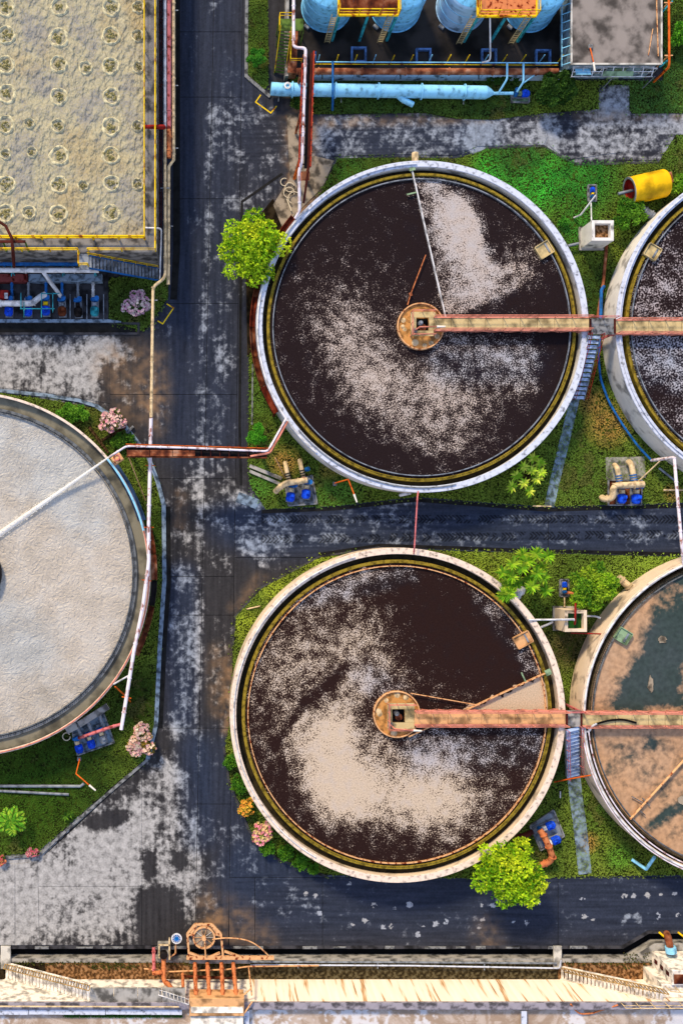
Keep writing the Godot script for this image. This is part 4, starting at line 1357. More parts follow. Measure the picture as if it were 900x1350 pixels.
	caps = [[20, 560, 60, 580, 60, -0.15], [-10, 830, 30, 850, 40, -0.3], [0, 940, 60, 920, 16, -0.35], [60, 915, 130, 890, 14, -0.3], [10, 865, 50, 858, 8, -0.4], [120, 690, 80, 660, 24, -0.15], [150, 830, 170, 800, 18, -0.15], [100, 760, 100, 860, 50, 0.1]]
	im = paint(768, 768, sn[0] - Vector2.ONE * sn[1], 2.0 * sn[1] / 768, 0.72, caps, [[0, 560, 60, 600, 70, 0.8], [-20, 820, 30, 850, 50, 0.9], [110, 680, 90, 640, 40, 0.7]], [Color(0.33, 0.295, 0.245), Color(0.5, 0.45, 0.385), Color(0.33, 0.335, 0.325), Color(0.46, 0.465, 0.45)], [0.12, 0.15, 3], [0.012, 0.9, 5, 30.0], 0.5, [], 85, 1.0, 0.25, [], 0.0007)
	var rip := FastNoiseLite.new()
	rip.frequency = 0.045; rip.fractal_octaves = 2; rip.seed = 12
	rip.domain_warp_enabled = true; rip.domain_warp_amplitude = 60.0; rip.domain_warp_frequency = 0.008
	rip.fractal_type = FastNoiseLite.FRACTAL_RIDGED
	var ri := rip.get_image(1024, 1024)
	pool("water", "pale grey rippled foam filling the left tank", c, rr, 2.78, painted("foam_left", im, 0.3, 9.0, ImageTexture.create_from_image(ri)))
	var s := Shape.new()
	mats["foam_left"].metallic_specular = 0.35
	s.ring(c * Vector3(1, 0, 1), 222.8 * (HIGH - RIM) / HIGH / PPM, 237.0 * (HIGH - RIM) / HIGH / PPM, 2.5, 2.62, 120)
	ground_part("channel_water", s, mat("tan_water", Color(0.5, 0.48, 0.41), "dirt", 0.3, 0, 0.2), "shallow tan water in the rim channel of the left tank")
	# middles, bridges, skimmers
	centre_drum("tan centre drum of the upper tank with square drive pit", 554.5, 430, [541, 411, 571.5, 443, 548.5, 418.5, 565, 435.7])
	centre_drum("tan centre drum of the lower tank with square drive pit", 523, 942, [510.5, 927, 546, 961, 517, 935, 533.5, 952.5])
	s = Shape.new()
	var mc := at(-42, 757, 3.5); mc.y = 0
	s.lathe(mc, [[2.75, 1.5], [2.75, 3.4], [2.6, 3.4], [2.6, 2.9]], 48)
	var t := thing("center_drum", "dark drum in the middle of the left tank", "drum", mc, "centre drums of the clarifiers")
	part("drum_wall", s, M("dark_steel"), t)
	s = Shape.new()
	s.disc(mc + Vector3(0, 2.92, 0), 2.65, 40)
	part("drum_scum", s, M("drum_tan"), t)
	footbridge("long railed footbridge over the upper middle tank", 571.5, 776, 418.5, 435.5, "deck_green", "pink_paint", 9)
	footbridge("railed footbridge running off over the upper right tank", 811, 1028, 422, 440, "deck_green", "pink_paint", 10)
	footbridge("long railed footbridge over the lower middle tank", 546, 745, 937.5, 955.5, "deck_tan", "pink_paint", 9)
	footbridge("railed footbridge with puddles over the lower right tank", 767, 985, 939, 957, "deck_green", "pink_paint", 10)
	for l in [["landing platform joining the two upper footbridges", 776.5, 810.5, 419.5, 440.5, "kerb_grey"], ["landing platform joining the two lower footbridges", 745.5, 766.5, 937, 958, "concrete"]]:
		var a := at(l[1], l[3], 3.6); var b := at(l[2], l[4], 3.6)
		t = thing("landing_platform", l[0], "platform", Vector3(a.x, 0, a.z))
		s = Shape.new()
		s.box((a + b) / 2 - Vector3(0, 0.08, 0), Vector3(b.x - a.x - 0.03, 0.16, b.z - a.z))
		part("slab", s, M(l[5]), t)
		for x in [a.x + 0.06, b.x - 0.06]:
			s = Shape.new()
			s.box(Vector3(x, 3.63, (a.z + b.z) / 2), Vector3(0.16, 0.1, b.z - a.z - 0.1))
			part("threshold", s, M("maroon"), t)
			for z in [a.z + 0.1, b.z - 0.1]:
				s = Shape.new()
				s.box(Vector3(x, 1.75, z), Vector3(0.16, 3.5, 0.16))
				part("post", s, M("pale_red"), t)
		rails(t, [Vector3(a.x, 3.6, a.z), Vector3(b.x, 3.6, a.z)], 0.95, 1.0, "pale_red")
	stairs("stairs", "bluish white steps with red handrail down from the upper landing", at(761.5, 527, 0.15), at(783, 441.5, 3.55), 0.95, 14, "step_white", "grey_steel", "red_paint", [-1, 1], "stairs between the clarifiers")
	stairs("stairs", "bluish steps with pale red rails down from the lower landing", at(755, 1024, 0.15), at(754, 959.5, 3.55), 1.1, 14, "step_white", "grey_steel", "pale_red", [-1, 1], "stairs between the clarifiers")
	for k in [["thin white skimmer beam across the upper tank", [588, 424], [543, 226], "clean_white"], ["tan skimmer beam under the lower footbridge", [538, 971], [717.5, 887.5], "tan_steel"]]:
		var a := at(k[1][0], k[1][1], 2.95); var b := at(k[2][0], k[2][1], 2.95)
		t = thing("skimmer", k[0], "skimmer", Vector3(a.x, 0, a.z), "skimmer beams")
		s = Shape.new()
		s.bar(a, b, 0.09, 0.3)
		part("blade", s, M(k[3]), t)
		s = Shape.new()
		s.bar(b + Vector3(0, 0.2, 0), b + (b - a).normalized() * 0.5 + Vector3(0, 0.2, 0), 0.5, 0.06)
		part("end_plate", s, M("pale_green"), t)
		s = Shape.new()
		var e := a.lerp(b, 0.86) + Vector3(0, 0.05, 0)
		s.bar(e, e + (b - a).normalized().cross(Vector3.UP) * -0.9, 0.12, 0.1)
		part("arm", s, M("pale_green"), t)
	t = thing("tie_rod", "rusty chain and rod from the drum to the skimmer in the upper tank", "rod", at(541, 398, 3) * Vector3(1, 0, 1))
	s = Shape.new()
	s.tube(PackedVector3Array([at(537, 402, 3.0), at(541, 388, 2.95), at(561, 336, 3.05)]), 0.045, 6)
	part("rod", s, M("rust_bright"), t)
	s = Shape.new()
	s.box(at(541, 388, 3.0), Vector3(0.26, 0.1, 0.3), 0.3)
	part("turnbuckle", s, M("rust"), t)
	single("tie_rod", _tube([541, 914, 3.1, 632, 930, 3.0], 0.045), M("tan_steel"), "thin stay rod from the lower drum to its footbridge", "rod")
	for b in [["tan metal scum box at the weir of the upper middle tank", 717, 329, 0.55, "deck_green", 1.25, 1.15], ["tan scum box at the weir of the upper right tank", 859.5, 332, -0.55, "deck_green", 1.15, 1.1], ["long tan scum box at the weir of the lower middle tank", 689, 843.5, 0.5, "deck_tan", 1.4, 1.05], ["pale green scum box at the weir of the lower right tank", 821, 838.5, -0.55, "pale_green", 1.2, 1.1]]:
		t = thing("scum_box", b[0], "box", at(b[1], b[2], 3.0) * Vector3(1, 0, 1), "scum boxes", b[3])
		s = Shape.new()
		for e in [[0, -0.5, 1, 0.06], [0, 0.5, 1, 0.06], [-0.5, 0, 0.06, 1], [0.5, 0, 0.06, 1]]:
			s.box(Vector3(e[0] * b[5], 2.85, e[1] * b[6]), Vector3(maxf(e[2] * b[5], 0.06), 0.5, maxf(e[3] * b[6] - 0.07 * (1 - e[2]), 0.06)))
		part("side", s, M(b[4]), t, true)
		s = Shape.new()
		s.box(Vector3(0, 2.83, 0), Vector3(b[5] - 0.08, 0.3, b[6] - 0.08))
		part("scum", s, M(b[4]), t, true)
		s = Shape.new()
		s.box(Vector3(b[5] * 0.22, 3.0, 0), Vector3(0.14, 0.1, b[6] * 0.75))
		part("flap", s, M("grey_steel"), t, true)
	# sludge arm and floating bits in the lower right tank
	t = thing("scraper_arm", "tan pole of the scraper with crossbars over the brown sludge", "arm", at(830, 1080, 3) * Vector3(1, 0, 1))
	s = Shape.new()
	s.tube(PackedVector3Array([at(830, 1080, 2.95), at(850, 1058, 3.1), at(985, 910, 3.3)]), 0.1, 8)
	part("pole", s, M("tan_steel"), t)
	for p in [[846, 1052, 856, 1062], [842, 1068, 850, 1075], [832, 1050, 850, 1060]]:
		s = Shape.new()
		s.bar(at(p[0], p[1], 3.0), at(p[2], p[3], 3.0), 0.08, 0.08)
		part("crossbar", s, M("weir_grey"), t)
	for p in [[857, 902, 0.42, 1.2, "long pale scum raft floating on the dark green water"], [872, 843, 0.7, 0.55, "pale ragged scum patch floating near the greenish box"], [898, 1055, 0.6, 0.7, "grey scum lump beside the scraper pole"]]:
		s = Shape.new()
		var q := at(p[0], p[1], 2.78)
		var poly := PackedVector2Array()
		for i in 18:
			var an := TAU * i / 18
			var k := rng.randf_range(0.7, 1.1)
			poly.append(Vector2(q.x + cos(an) * p[2] * 0.62 * k, q.z + sin(an) * p[3] * 0.62 * k))
		s.prism(poly, 2.7, 2.82)
		single("scum_raft", s, M("stony"), p[4], "scum")


func _tube(pts: Array, r: float, bend := 0.0) -> Shape:
	var s := Shape.new()
	var p := path3(pts)
	s.tube(round_path(p, bend) if bend > 0.0 else p, r, 8)
	return s


func build_aeration() -> void:
	var h := 5.0
	var t := thing("aeration_basin", "concrete aeration basin with grey walkway in the upper left corner", "basin", at(207, 333, h) * Vector3(1, 0, 1))
	var a := at(-130, -190, h); var b := at(207, 333, h); var i := at(189.5, 314, h)
	var s := Shape.new()
	s.box(Vector3((i.x + b.x) / 2, h / 2, (a.z + b.z) / 2), Vector3(b.x - i.x, h, b.z - a.z))
	part("east_wall", s, M("basin_concrete"), t)
	s = Shape.new()
	s.box(Vector3((a.x + i.x) / 2, h / 2 - 0.003, (i.z + b.z) / 2), Vector3(i.x - a.x, h - 0.006, b.z - i.z))
	part("south_wall", s, M("basin_concrete"), t)
	s = Shape.new()
	s.box(Vector3(a.x - 0.5, h / 2, (a.z + b.z) / 2), Vector3(1.0, h, b.z - a.z))
	part("west_wall", s, M("basin_concrete"), t)
	s = Shape.new()
	s.box(Vector3((a.x + b.x) / 2, h / 2, a.z - 0.5), Vector3(b.x - a.x, h, 1.0))
	part("north_wall", s, M("basin_concrete"), t)
	# foam on the water
	var lv := 4.45
	var from := Vector2(-70, -100)
	var caps := [[40, 30, 50, 55, 16, 0.5], [45, 100, 65, 115, 14, 0.5], [25, 190, 30, 240, 16, 0.4], [110, 150, 130, 130, 14, 0.45], [160, 250, 180, 290, 18, 0.45], [120, 290, 130, 300, 14, 0.45], [100, 20, 120, 60, 14, 0.25], [165, 110, 180, 190, 12, 0.3]]
	var ochre := [[100, 190, 120, 215, 24, 0.7], [90, 260, 100, 300, 22, 0.8], [175, 0, 185, 40, 14, 0.9], [20, 80, 40, 90, 14, 0.5], [140, 30, 150, 50, 12, 0.6], [150, 205, 160, 215, 12, 0.6], [170, 300, 185, 312, 10, 0.8], [60, 60, 70, 70, 14, 0.4]]
	var im := paint(512, 832, from, 0.52, 0.22, caps, ochre, [Color(0.4, 0.37, 0.25), Color(0.27, 0.265, 0.245), Color(0.38, 0.31, 0.17), Color(0.32, 0.285, 0.2)], [0.13, 1.0, 4], [0.025, 1.0, 6, 25.0], 0.3, [], 91)
	var m := painted("foam_aeration", im, 0.85, 20.0, noise_tex("lumps", "", 0.045, 6, [[0.2, g(0.0)], [0.8, g(1.0)]], 512, 1, 33))
	s = Shape.new()
	var o := at(from.x, from.y, lv)
	var k := (HIGH - lv) / HIGH / PPM
	s.uv_from = Vector2(o.x, o.z)
	s.uv_by = Vector2(1.0 / (512 * 0.52 * k), 1.0 / (832 * 0.52 * k))
	s.prism(PackedVector2Array([Vector2(a.x, a.z), Vector2(i.x, a.z), Vector2(i.x, i.z), Vector2(a.x, i.z)]), lv - 0.2, lv)
	var water := ground_part("water", s, m, "olive and grey foam on the aeration basin")
	# rings of foam over the aerators, each with lumps in the middle
	var spots := []
	for y in [10, 47, 85, 125, 165, 203, 243, 281]: spots.append([8, y, 11.0 if y != 203 else 7.0])
	for y in [9, 49, 85, 127, 205, 244, 282]: spots.append([78, y, 11.0])
	for y in [9, 47, 87, 127, 166, 205, 242, 281]: spots.append([147, y, 10.5])
	for y in [10, 48, 166, 243, 88]: spots.append([182, y, 7.0])
	for e in [[113, 89, 8], [40, 163, 7], [42, 201, 6.5], [110, 244, 7], [39, 281, 8], [76, 166, 8]]: spots.append(e)
	var fm := mat("ring_foam", Color(0.86, 0.83, 0.68), "dirt", 0.9, 0, 1.5)
	var bm := mat("ring_middle", Color(0.6, 0.57, 0.38), "dirt", 0.9, 0, 1.5)
	for e in spots:
		var c := at(e[0] + rng.randf_range(-1, 1), e[1] + rng.randf_range(-1, 1), lv)
		var R: float = e[2] * k * rng.randf_range(0.92, 1.08)
		s = Shape.new()
		var n := 40
		var lo := rng.randf_range(0.0, TAU)
		s.soft()
		var prev := []
		for j in n + 1:
			var an := TAU * j / n
			var r := R * (1.0 + 0.05 * sin(an * 3 + lo) + 0.02 * sin(an * 7 + lo * 2))
			var w := R * (0.17 + 0.04 * sin(an * 5 + lo * 3) + 0.02 * sin(an * 9 + lo))
			var d := Vector3(cos(an), 0, sin(an))
			var row := [c + d * (r - w), c + d * r + Vector3(0, 0.17 + 0.04 * sin(an * 5 + lo), 0), c + d * (r + w)]
			if j > 0:
				for q in 2: s.quad(prev[q], row[q], row[q + 1], prev[q + 1], Vector3.UP)
			prev = row
		var ring := part("foam_ring", s, fm, water)
		s = Shape.new()
		for j in 14:
			var p := c + Vector3(rng.randfn(), 0, rng.randfn()) * R * 0.3
			s.lathe(p, [[0.0, rng.randf_range(0.1, 0.26)], [R * 0.1, 0.1], [R * rng.randf_range(0.13, 0.25), -0.01]], 8, 0.0, TAU, true)
		part("boil", s, bm, ring)
		s = Shape.new()
		for j in 7:
			var p := c + Vector3(rng.randfn(), 0, rng.randfn()) * R * 0.22
			s.lathe(p, [[0.0, 0.11], [R * 0.05, 0.1], [R * 0.09, 0.02]], 6, 0.0, TAU, true)
		part("froth", s, fm, ring).set_meta("kind", "stuff")
	# yellow rails
	var yr := thing("railing", "yellow inner railing round the aeration foam", "railing", i * Vector3(1, 0, 1), "yellow railings of the aeration basin")
	rails(yr, [Vector3(i.x + 0.1, h, -47.0), Vector3(i.x + 0.1, h, i.z + 0.1)], 1.0, 1.9, "yellow", 0.05)
	rails(yr, [Vector3(i.x + 0.1, h, i.z + 0.1), Vector3(-19.0, h, i.z + 0.1)], 1.0, 1.9, "yellow", 0.09)
	yr = thing("railing", "yellow outer railing of the aeration basin along the pipes", "railing", b * Vector3(1, 0, 1), "yellow railings of the aeration basin")
	rails(yr, [Vector3(b.x - 0.1, h, -47.0), Vector3(b.x - 0.1, h, b.z - 0.1), Vector3(at(117, 0, h).x, h, b.z - 0.1)], 1.0, 1.9, "yellow", 0.055)
	yr = thing("railing", "short yellow railing left of the head of the basin stairs", "railing", at(60, 333, h) * Vector3(1, 0, 1), "yellow railings of the aeration basin")
	rails(yr, [Vector3(at(104, 0, h).x, h, b.z - 0.1), Vector3(-19.0, h, b.z - 0.1)], 1.0, 1.9, "yellow", 0.06)
	# stairs down the south wall
	stairs("stairs", "blue grey steel stairs with yellow handrail below the aeration basin", at(209, 361.5, 0.3), at(117, 345, h - 0.05), 0.95, 20, "grey_steel", "pipe_blue", "yellow", [1])
	t = thing("landing_platform", "small landing at the head of the basin stairs", "platform", at(111, 345, h) * Vector3(1, 0, 1))
	s = Shape.new()
	s.box(at(111, 345, h - 0.08), Vector3(0.8, 0.1, 1.3))
	part("plate", s, M("grey_steel"), t)
	rails(t, [at(105, 334, h), at(105, 351, h), at(117, 351, h)], 1.0, 1.2, "yellow", 0.05)
	# red frame and cable at the left of the walkway
	t = thing("pipe_arch", "dark red pipe frame arching over the basin walkway", "frame", at(18, 322, h) * Vector3(1, 0, 1))
	s = Shape.new()
	s.tube(path3([-10, 286, 5.2, 8, 298, 6.0, 16, 314, 6.3, 18, 338, 6.0, 19, 352, 4.0]), 0.12, 8)
	part("pipe", s, M("maroon"), t)
	s = Shape.new()
	s.bar(at(-10, 318.5, 5.9), at(34, 318.5, 5.9), 0.2, 0.16)
	part("beam", s, M("maroon"), t)
	for x in [5, 34]:
		s = Shape.new()
		s.bar(at(x, 320, 5.85), at(x + 4, 331, 5.0), 0.14, 0.14)
		part("brace", s, M("green_steel"), t)
	# pipe row along the east wall
	var gp := "pipes along the aeration basin"
	pipe("pipe", "thin lavender white pipe beside the aeration wall", path3([217.5, -120, 3.6, 217.5, 168, 3.6]), 0.13, "clean_white", 0, gp, [[0, 0.5], [0, 0.8], [0, 0.97]], "maroon", 7)
	pipe("pipe", "flaking pink and red pipe in the row beside the aeration wall", path3([222.8, -120, 3.4, 222.8, 170, 3.4]), 0.19, "pale_red", 0, gp, [[0, 0.45], [0, 0.75], [0, 0.95]], "maroon", 6)
	pipe("pipe", "tan pipe at the road side that jogs left lower down", path3([229, -120, 3.2, 229, 211, 3.2, 222.5, 220, 3.2, 222, 375, 3.2]), 0.14, "cream_pipe", 0, gp, [[0, 0.4], [0, 0.7], [0, 0.95], [2, 0.5]], "grey_steel", 10)
	pipe("pipe", "tan pipe nearest the wall below the red crossing", path3([217.5, 168, 3.6, 218, 366, 3.6, 202, 378, 3.8, 199.5, 550, 3.8]), 0.13, "cream_pipe", 0.4, gp, [[0, 0.4], [2, 0.1]], "grey_steel", 8)
	pipe("pipe", "orange brown rusty pipe stub below the pink pipe", path3([222.8, 171, 3.4, 222.8, 208, 3.4]), 0.21, "rust_bright", 0, gp, [], "", 2)
	pipe("pipe", "short red pipe crossing the basin walkway", path3([190, 167, 5.6, 216, 167.5, 5.5, 217, 168, 3.8]), 0.15, "red_paint", 0, gp)
	pipe("pipe", "thin white pipe from the walkway down past the stairs", path3([190, 300, 5.4, 213, 301, 5.4, 212, 330, 4.0, 211, 368, 3.4]), 0.07, "clean_white", 0.3, gp)
	t = thing("cable_tray", "dark cable tray in the gap beside the aeration wall", "tray", at(211, 100, 2) * Vector3(1, 0, 1))
	for x in [210.5, 213]:
		s = Shape.new()
		s.bar(at(x, -120, 2.2), at(x, 330, 2.2), 0.08, 0.12)
		part("side_rail", s, M("maroon"), t)
	for y in range(-110, 330, 14):
		s = Shape.new()
		s.bar(at(210.5, y, 2.2), at(213, y, 2.2), 0.06, 0.06)
		part("rung", s, M("maroon"), t)


func build_pump_station() -> void:
	var t := thing("pump_floor", "dark concrete floor of the pump station under the basin stairs", "floor slab", at(40, 390, 0) * Vector3(1, 0, 1))
	var s := Shape.new()
	s.prism(flat([-62, 354, 143, 354, 143, 425, -62, 425]), 0.0, 0.12)
	part("slab", s, M("dark_concrete"), t)
	s = Shape.new()
	s.prism(flat([-62, 421.5, 143, 421.5, 160, 424, 160, 425.8, -62, 425.8]), 0.12, 0.22)
	part("gutter_lip", s, M("kerb_blue"), t)
	s = Shape.new()
	s.prism(flat([-62, 427, 182, 427, 182, 439, -62, 439]), 0.0, 0.015)
	ground_part("trench_bed", s, M("drain"), "dark trench below the pump station")
	pipe("pipe", "blue main lying against the foot of the aeration wall", path3([-62, 347, 1.6, 103, 347, 1.6]), 0.24, "pipe_blue", 0, "", [[0, 0.4], [0, 0.7], [0, 0.95]], "grey_steel", 6)
	t = pipe("pipe", "long white pipe over the pump station with a slanting branch", path3([-62, 356, 3.0, 130.5, 356.5, 3.0]), 0.22, "clean_white", 0, "", [[0, 0.4], [0, 0.75], [0, 0.97]], "teal", 3)
	s = Shape.new()
	s.tube(path3([57, 358, 3.0, 66, 371, 2.4, 81, 391, 1.0]), 0.17, 10)
	part("branch", s, M("clean_white"), t)
	t = thing("header_channel", "blue grey header box along the pumps, rusty red at its left end", "channel", at(60, 366, 1.2) * Vector3(1, 0, 1))
	s = Shape.new()
	s.chamfer((at(38, 361, 1.2) + at(135, 371, 1.2)) / 2 - Vector3(0, 0.4, 0), Vector3(6.35, 0.9, 0.66), 0.04)
	part("blue_section", s, M("kerb_blue"), t)
	s = Shape.new()
	s.chamfer((at(-62, 361, 1.2) + at(37, 371, 1.2)) / 2 - Vector3(0, 0.41, 0), Vector3(6.45, 0.9, 0.68), 0.04)
	part("rusty_section", s, mat("red_plate", Color(0.52, 0.25, 0.24), "chipped", 0.7, 0, 0.3), t)
	pipe("pipe", "thick white pipe that bends up between the blue motors", path3([-62, 400, 1.5, 43, 400, 1.5, 52, 392, 1.5, 60, 388, 1.2]), 0.26, "clean_white", 0.3, "", [[0, 0.5], [0, 0.9]], "grey_steel", 3)
	t = thing("red_cabinet", "red steel box at the left edge of the pump station", "cabinet", at(4, 390, 0) * Vector3(1, 0, 1))
	s = Shape.new()
	s.chamfer(at(2, 390, 0.8), Vector3(1.4, 1.3, 0.75), 0.04)
	part("body", s, M("red_paint"), t)
	s = Shape.new()
	s.box(at(8.5, 390, 1.47), Vector3(0.3, 0.06, 0.5))
	part("handle", s, M("clean_white"), t)
	var gp := "pumps of the pump station below the basin"
	for e in [[14, 405, "blue_paint", "blue motor pump, leftmost in the pump station", "pipe_blue"], [39, 405, "blue_paint", "blue motor pump, second from the left in the pump station", "pipe_blue"], [62, 404, "blue_paint", "blue motor pump with yellow coupling guard by the bent white pipe", "yellow"], [83, 405, "rust_dark", "rusty brown pump set right of the blue ones", "grey_steel"], [104, 406, "dark_steel", "dark bare pump frame, second from the right in the pump station", "dark_steel"], [126, 405, "teal", "grey green pump, rightmost in the pump station", "grey_steel"]]:
		pump(e[3], at(e[0], e[1], 0) + Vector3(0, 0.12, 0), rng.randf_range(-0.05, 0.05), e[2], gp, e[4], 1.08)
	var n := 0
	for x in [16, 38, 61, 82, 103, 123]:
		pipe("suction_pipe", "valve pipe dropping from the header box, %s from the left" % ["first", "second", "third", "fourth", "fifth", "sixth"][n], path3([x, 372, 0.8, x, 381, 0.8, x, 392, 0.7]), 0.12, ["pipe_blue", "grey_steel", "pipe_blue", "pipe_blue", "grey_steel", "clean_white"][n], 0, "valve pipes of the pump station", [], "", 3)
		n += 1
	t = thing("pipe_stand", "thin teal pipe frame standing over the pumps", "frame", at(60, 398, 0) * Vector3(1, 0, 1))
	for p in [[27, 407, 72, 407], [32, 398, 32, 418], [55, 386, 55, 418], [55, 387, 78, 387], [70, 386, 70, 412], [28, 407, 28, 386]]:
		s = Shape.new()
		s.bar(at(p[0], p[1], 1.9), at(p[2], p[3], 1.9), 0.07, 0.07)
		part("bar", s, M("teal"), t)
	for p in [[32, 418], [55, 418], [78, 387], [72, 407]]:
		s = Shape.new()
		s.bar(at(p[0], p[1], 0), at(p[0], p[1], 1.9), 0.07, 0.07)
		part("leg", s, M("teal"), t)
	t = thing("spare_frames", "row of dark steel frames at the foot of the header box", "frame", at(110, 395, 0) * Vector3(1, 0, 1))
	for x in [93, 115, 137]:
		s = Shape.new()
		s.bar(at(x, 388, 0.3), at(x, 421, 0.3), 0.08, 0.2)
		part("bar", s, M("grey_steel"), t)


func build_silo_yard() -> void:
	var gp := "blue white silos at the top"
	var names := ["leftmost blue white silo in the yard", "second blue white silo from the left, under the rusty platform", "third blue white silo, peppered with rust spots", "rightmost blue white silo beside the flat roofed building"]
	var n := 0
	for x in [430, 521, 607, 697]:
		var c := at(x, 10.5)
		var t := thing("silo", names[n], "silo", c, gp)
		var s := Shape.new()
		s.lathe(c, [[2.22, 0.0], [2.22, 0.12], [2.16, 0.14], [2.16, 4.0], [2.05, 4.15]], 56)
		part("shell", s, M("tank_blue") if n != 2 else mat("spotted_blue", Color(0.66, 0.82, 0.95), "spots", 0.5, 0, 0.3), t)
		s = Shape.new()
		s.lathe(c, [[2.05, 4.15], [1.4, 4.5], [0.7, 4.68], [0.0, 4.72]], 40, 0.0, TAU, true)
		part("roof", s, M("tank_blue"), t)
		for y in [1.35, 2.7]:
			s = Shape.new()
			s.ring(c, 2.13, 2.185, y, y + 0.06, 56)
			part("seam", s, M("sky_blue"), t)
		s = Shape.new()
		s.tube(PackedVector3Array([c + Vector3(1.3, 4.4, 0.9), c + Vector3(1.3, 4.9, 1.0), c + Vector3(1.35, 4.95, 1.3), c + Vector3(1.35, 4.7, 1.45)]), 0.09, 8)
		part("vent_pipe", s, M("clean_white"), t)
		s = Shape.new()
		s.chamfer(c + Vector3(-1.75, 0.15, 1.75), Vector3(0.5, 0.3, 0.25), 0.04, -0.7)
		part("outlet_box", s, M("grey_steel"), t)
		n += 1
	n = 0
	for x in [[446, 525, 20, "rust_dark"], [629, 706.5, 21.5, "rust_bright"]]:
		var h := 4.75
		var a := at(x[0], -30, h); var b := at(x[1], x[2], h)
		var t := thing("access_platform", ["dark rusty platform with yellow rails between the two left silos", "orange rusty platform with yellow rails between the two right silos"][n], "platform", Vector3(a.x, 0, b.z), "platforms on the silos")
		for j in 4:
			var s := Shape.new()
			var w := (b.x - a.x) / 4
			s.box(Vector3(a.x + w * (j + 0.5), h + 0.02, (a.z + b.z) / 2), Vector3(w - 0.02, 0.06, b.z - a.z - 0.16))
			part("grating", s, M(x[3]), t)
		for z in [a.z, b.z]:
			var s := Shape.new()
			s.bar(Vector3(a.x, h, z), Vector3(b.x, h, z), 0.14, 0.24)
			part("edge_beam", s, M("yellow"), t)
		for z in [a.x, b.x]:
			var s := Shape.new()
			s.bar(Vector3(z, h, a.z + 0.08), Vector3(z, h, b.z - 0.08), 0.14, 0.22)
			part("edge_beam", s, M("yellow"), t)
		rails(t, [Vector3(a.x, h + 0.1, a.z), Vector3(a.x, h + 0.1, b.z), Vector3(b.x, h + 0.1, b.z), Vector3(b.x, h + 0.1, a.z)], 0.95, 1.3, "yellow", 0.045)
		for lx in [a.x + 0.1, (a.x + b.x) / 2, b.x - 0.1]:
			for z in [b.z - 0.1, a.z + 0.1]:
				var s := Shape.new()
				s.box(Vector3(lx, h / 2 - 0.06, z), Vector3(0.2, h - 0.12, 0.2))
				part("leg", s, M("teal"), t)
		for lx in [a.x - 0.35, b.x - 0.7]:
			var s := Shape.new()
			for e in [-0.22, 0.22]:
				s.bar(Vector3(lx + e, 0, b.z + 0.1), Vector3(lx + e, h + 0.3, b.z + 0.1), 0.06, 0.06)
			for j in 14:
				s.bar(Vector3(lx - 0.22, 0.3 + j * 0.32, b.z + 0.1), Vector3(lx + 0.22, 0.3 + j * 0.32, b.z + 0.1), 0.05, 0.05)
			part("ladder", s, M("deck_green"), t)
		n += 1
	n = 0
	for p in [[472, 74], [557, 76], [643, 76.5], [714, 77.5]]:
		var c := at(p[0], p[1])
		var t := thing("sump_pit", "square blue framed sump pit in the dark yard, %s from the left" % ["first", "second", "third", "fourth"][n], "pit", c, "square sump pits in the silo yard")
		for e in [[0, -0.6, 1.36, 0.16], [0, 0.6, 1.36, 0.16], [-0.6, 0, 0.16, 1.03], [0.6, 0, 0.16, 1.03]]:
			var s := Shape.new()
			s.chamfer(Vector3(e[0], 0.2, e[1]), Vector3(e[2], 0.4, e[3]), 0.02)
			part("rim", s, mat("pit_rim", Color(0.35, 0.5, 0.72), "dirt", 0.7, 0, 0.7), t, true)
		var s := Shape.new()
		s.box(Vector3(0, 0.03, 0), Vector3(1.05, 0.05, 1.05))
		part("water", s, M("black_void"), t, true)
		n += 1
	var s := Shape.new()
	s.prism(flat([376, -93, 748, -93, 748, 99, 376, 99]), 0.0, 0.06)
	ground_part("yard_floor", s, mat("wet_yard", Color(0.18, 0.165, 0.16), "mottle", 0.45, 0, 0.13, 1.0), "dark wet concrete floor of the silo yard")
	# bund wall, its railing and the rusty pipe on it
	var a := at(408, 107); var b := at(742, 107)
	var t := thing("bund_wall", "low stained bluish wall along the south side of the silo yard", "wall", a)
	for i in 12:
		s = Shape.new()
		var p := a.lerp(b, i / 12.0); var q := a.lerp(b, (i + 1) / 12.0)
		s.box((p + q) / 2 + Vector3(0, 0.58, -0.2), Vector3(q.x - p.x - 0.05, 1.16 + 0.02 * (i % 2), 0.4))
		part("wall_panel", s, mat("bund_white", Color(0.72, 0.82, 0.92), "spots", 0.8, 0, 0.35), t)
	pipe("pipe", "thick rusty brown pipe along the bund wall of the silo yard", path3([391, 94, 1.5, 735, 94.5, 1.5]), 0.27, "rust", 0, "", [[0, 0.1], [0, 0.4], [0, 0.7], [0, 0.95]], "dark_steel", 6)
	var r := thing("railing", "light blue and yellow railing along the silo yard", "railing", at(560, 84, 0) * Vector3(1, 0, 1))
	for k in [[81.5, 1.75, "sky_blue", 0.05], [84.5, 1.2, "yellow", 0.035]]:
		s = Shape.new()
		s.tube(path3([416, k[0], k[1], 735, k[0] + 1.5, k[1]]), k[3], 6)
		part("rail", s, M(k[2]), r)
	for i in 14:
		s = Shape.new()
		var p := at(418 + i * 24.2, 84.5, 0)
		s.bar(p, p + Vector3(0, 1.8, 0), 0.07, 0.07)
		part("post", s, M("yellow" if i % 3 else "sky_blue"), r)
	pipe("pipe", "blue pipe corner rising at the left end of the yard railing", path3([416, 68, 1.7, 416, 81.5, 1.75]), 0.06, "pipe_blue")
	pipe("pipe", "thin blue pipe crossing the big main from the yard railing", path3([438.5, 81, 1.9, 438.5, 128, 1.9, 438, 145, 0.2]), 0.1, "pipe_blue", 0.2, "thin blue yard pipes")
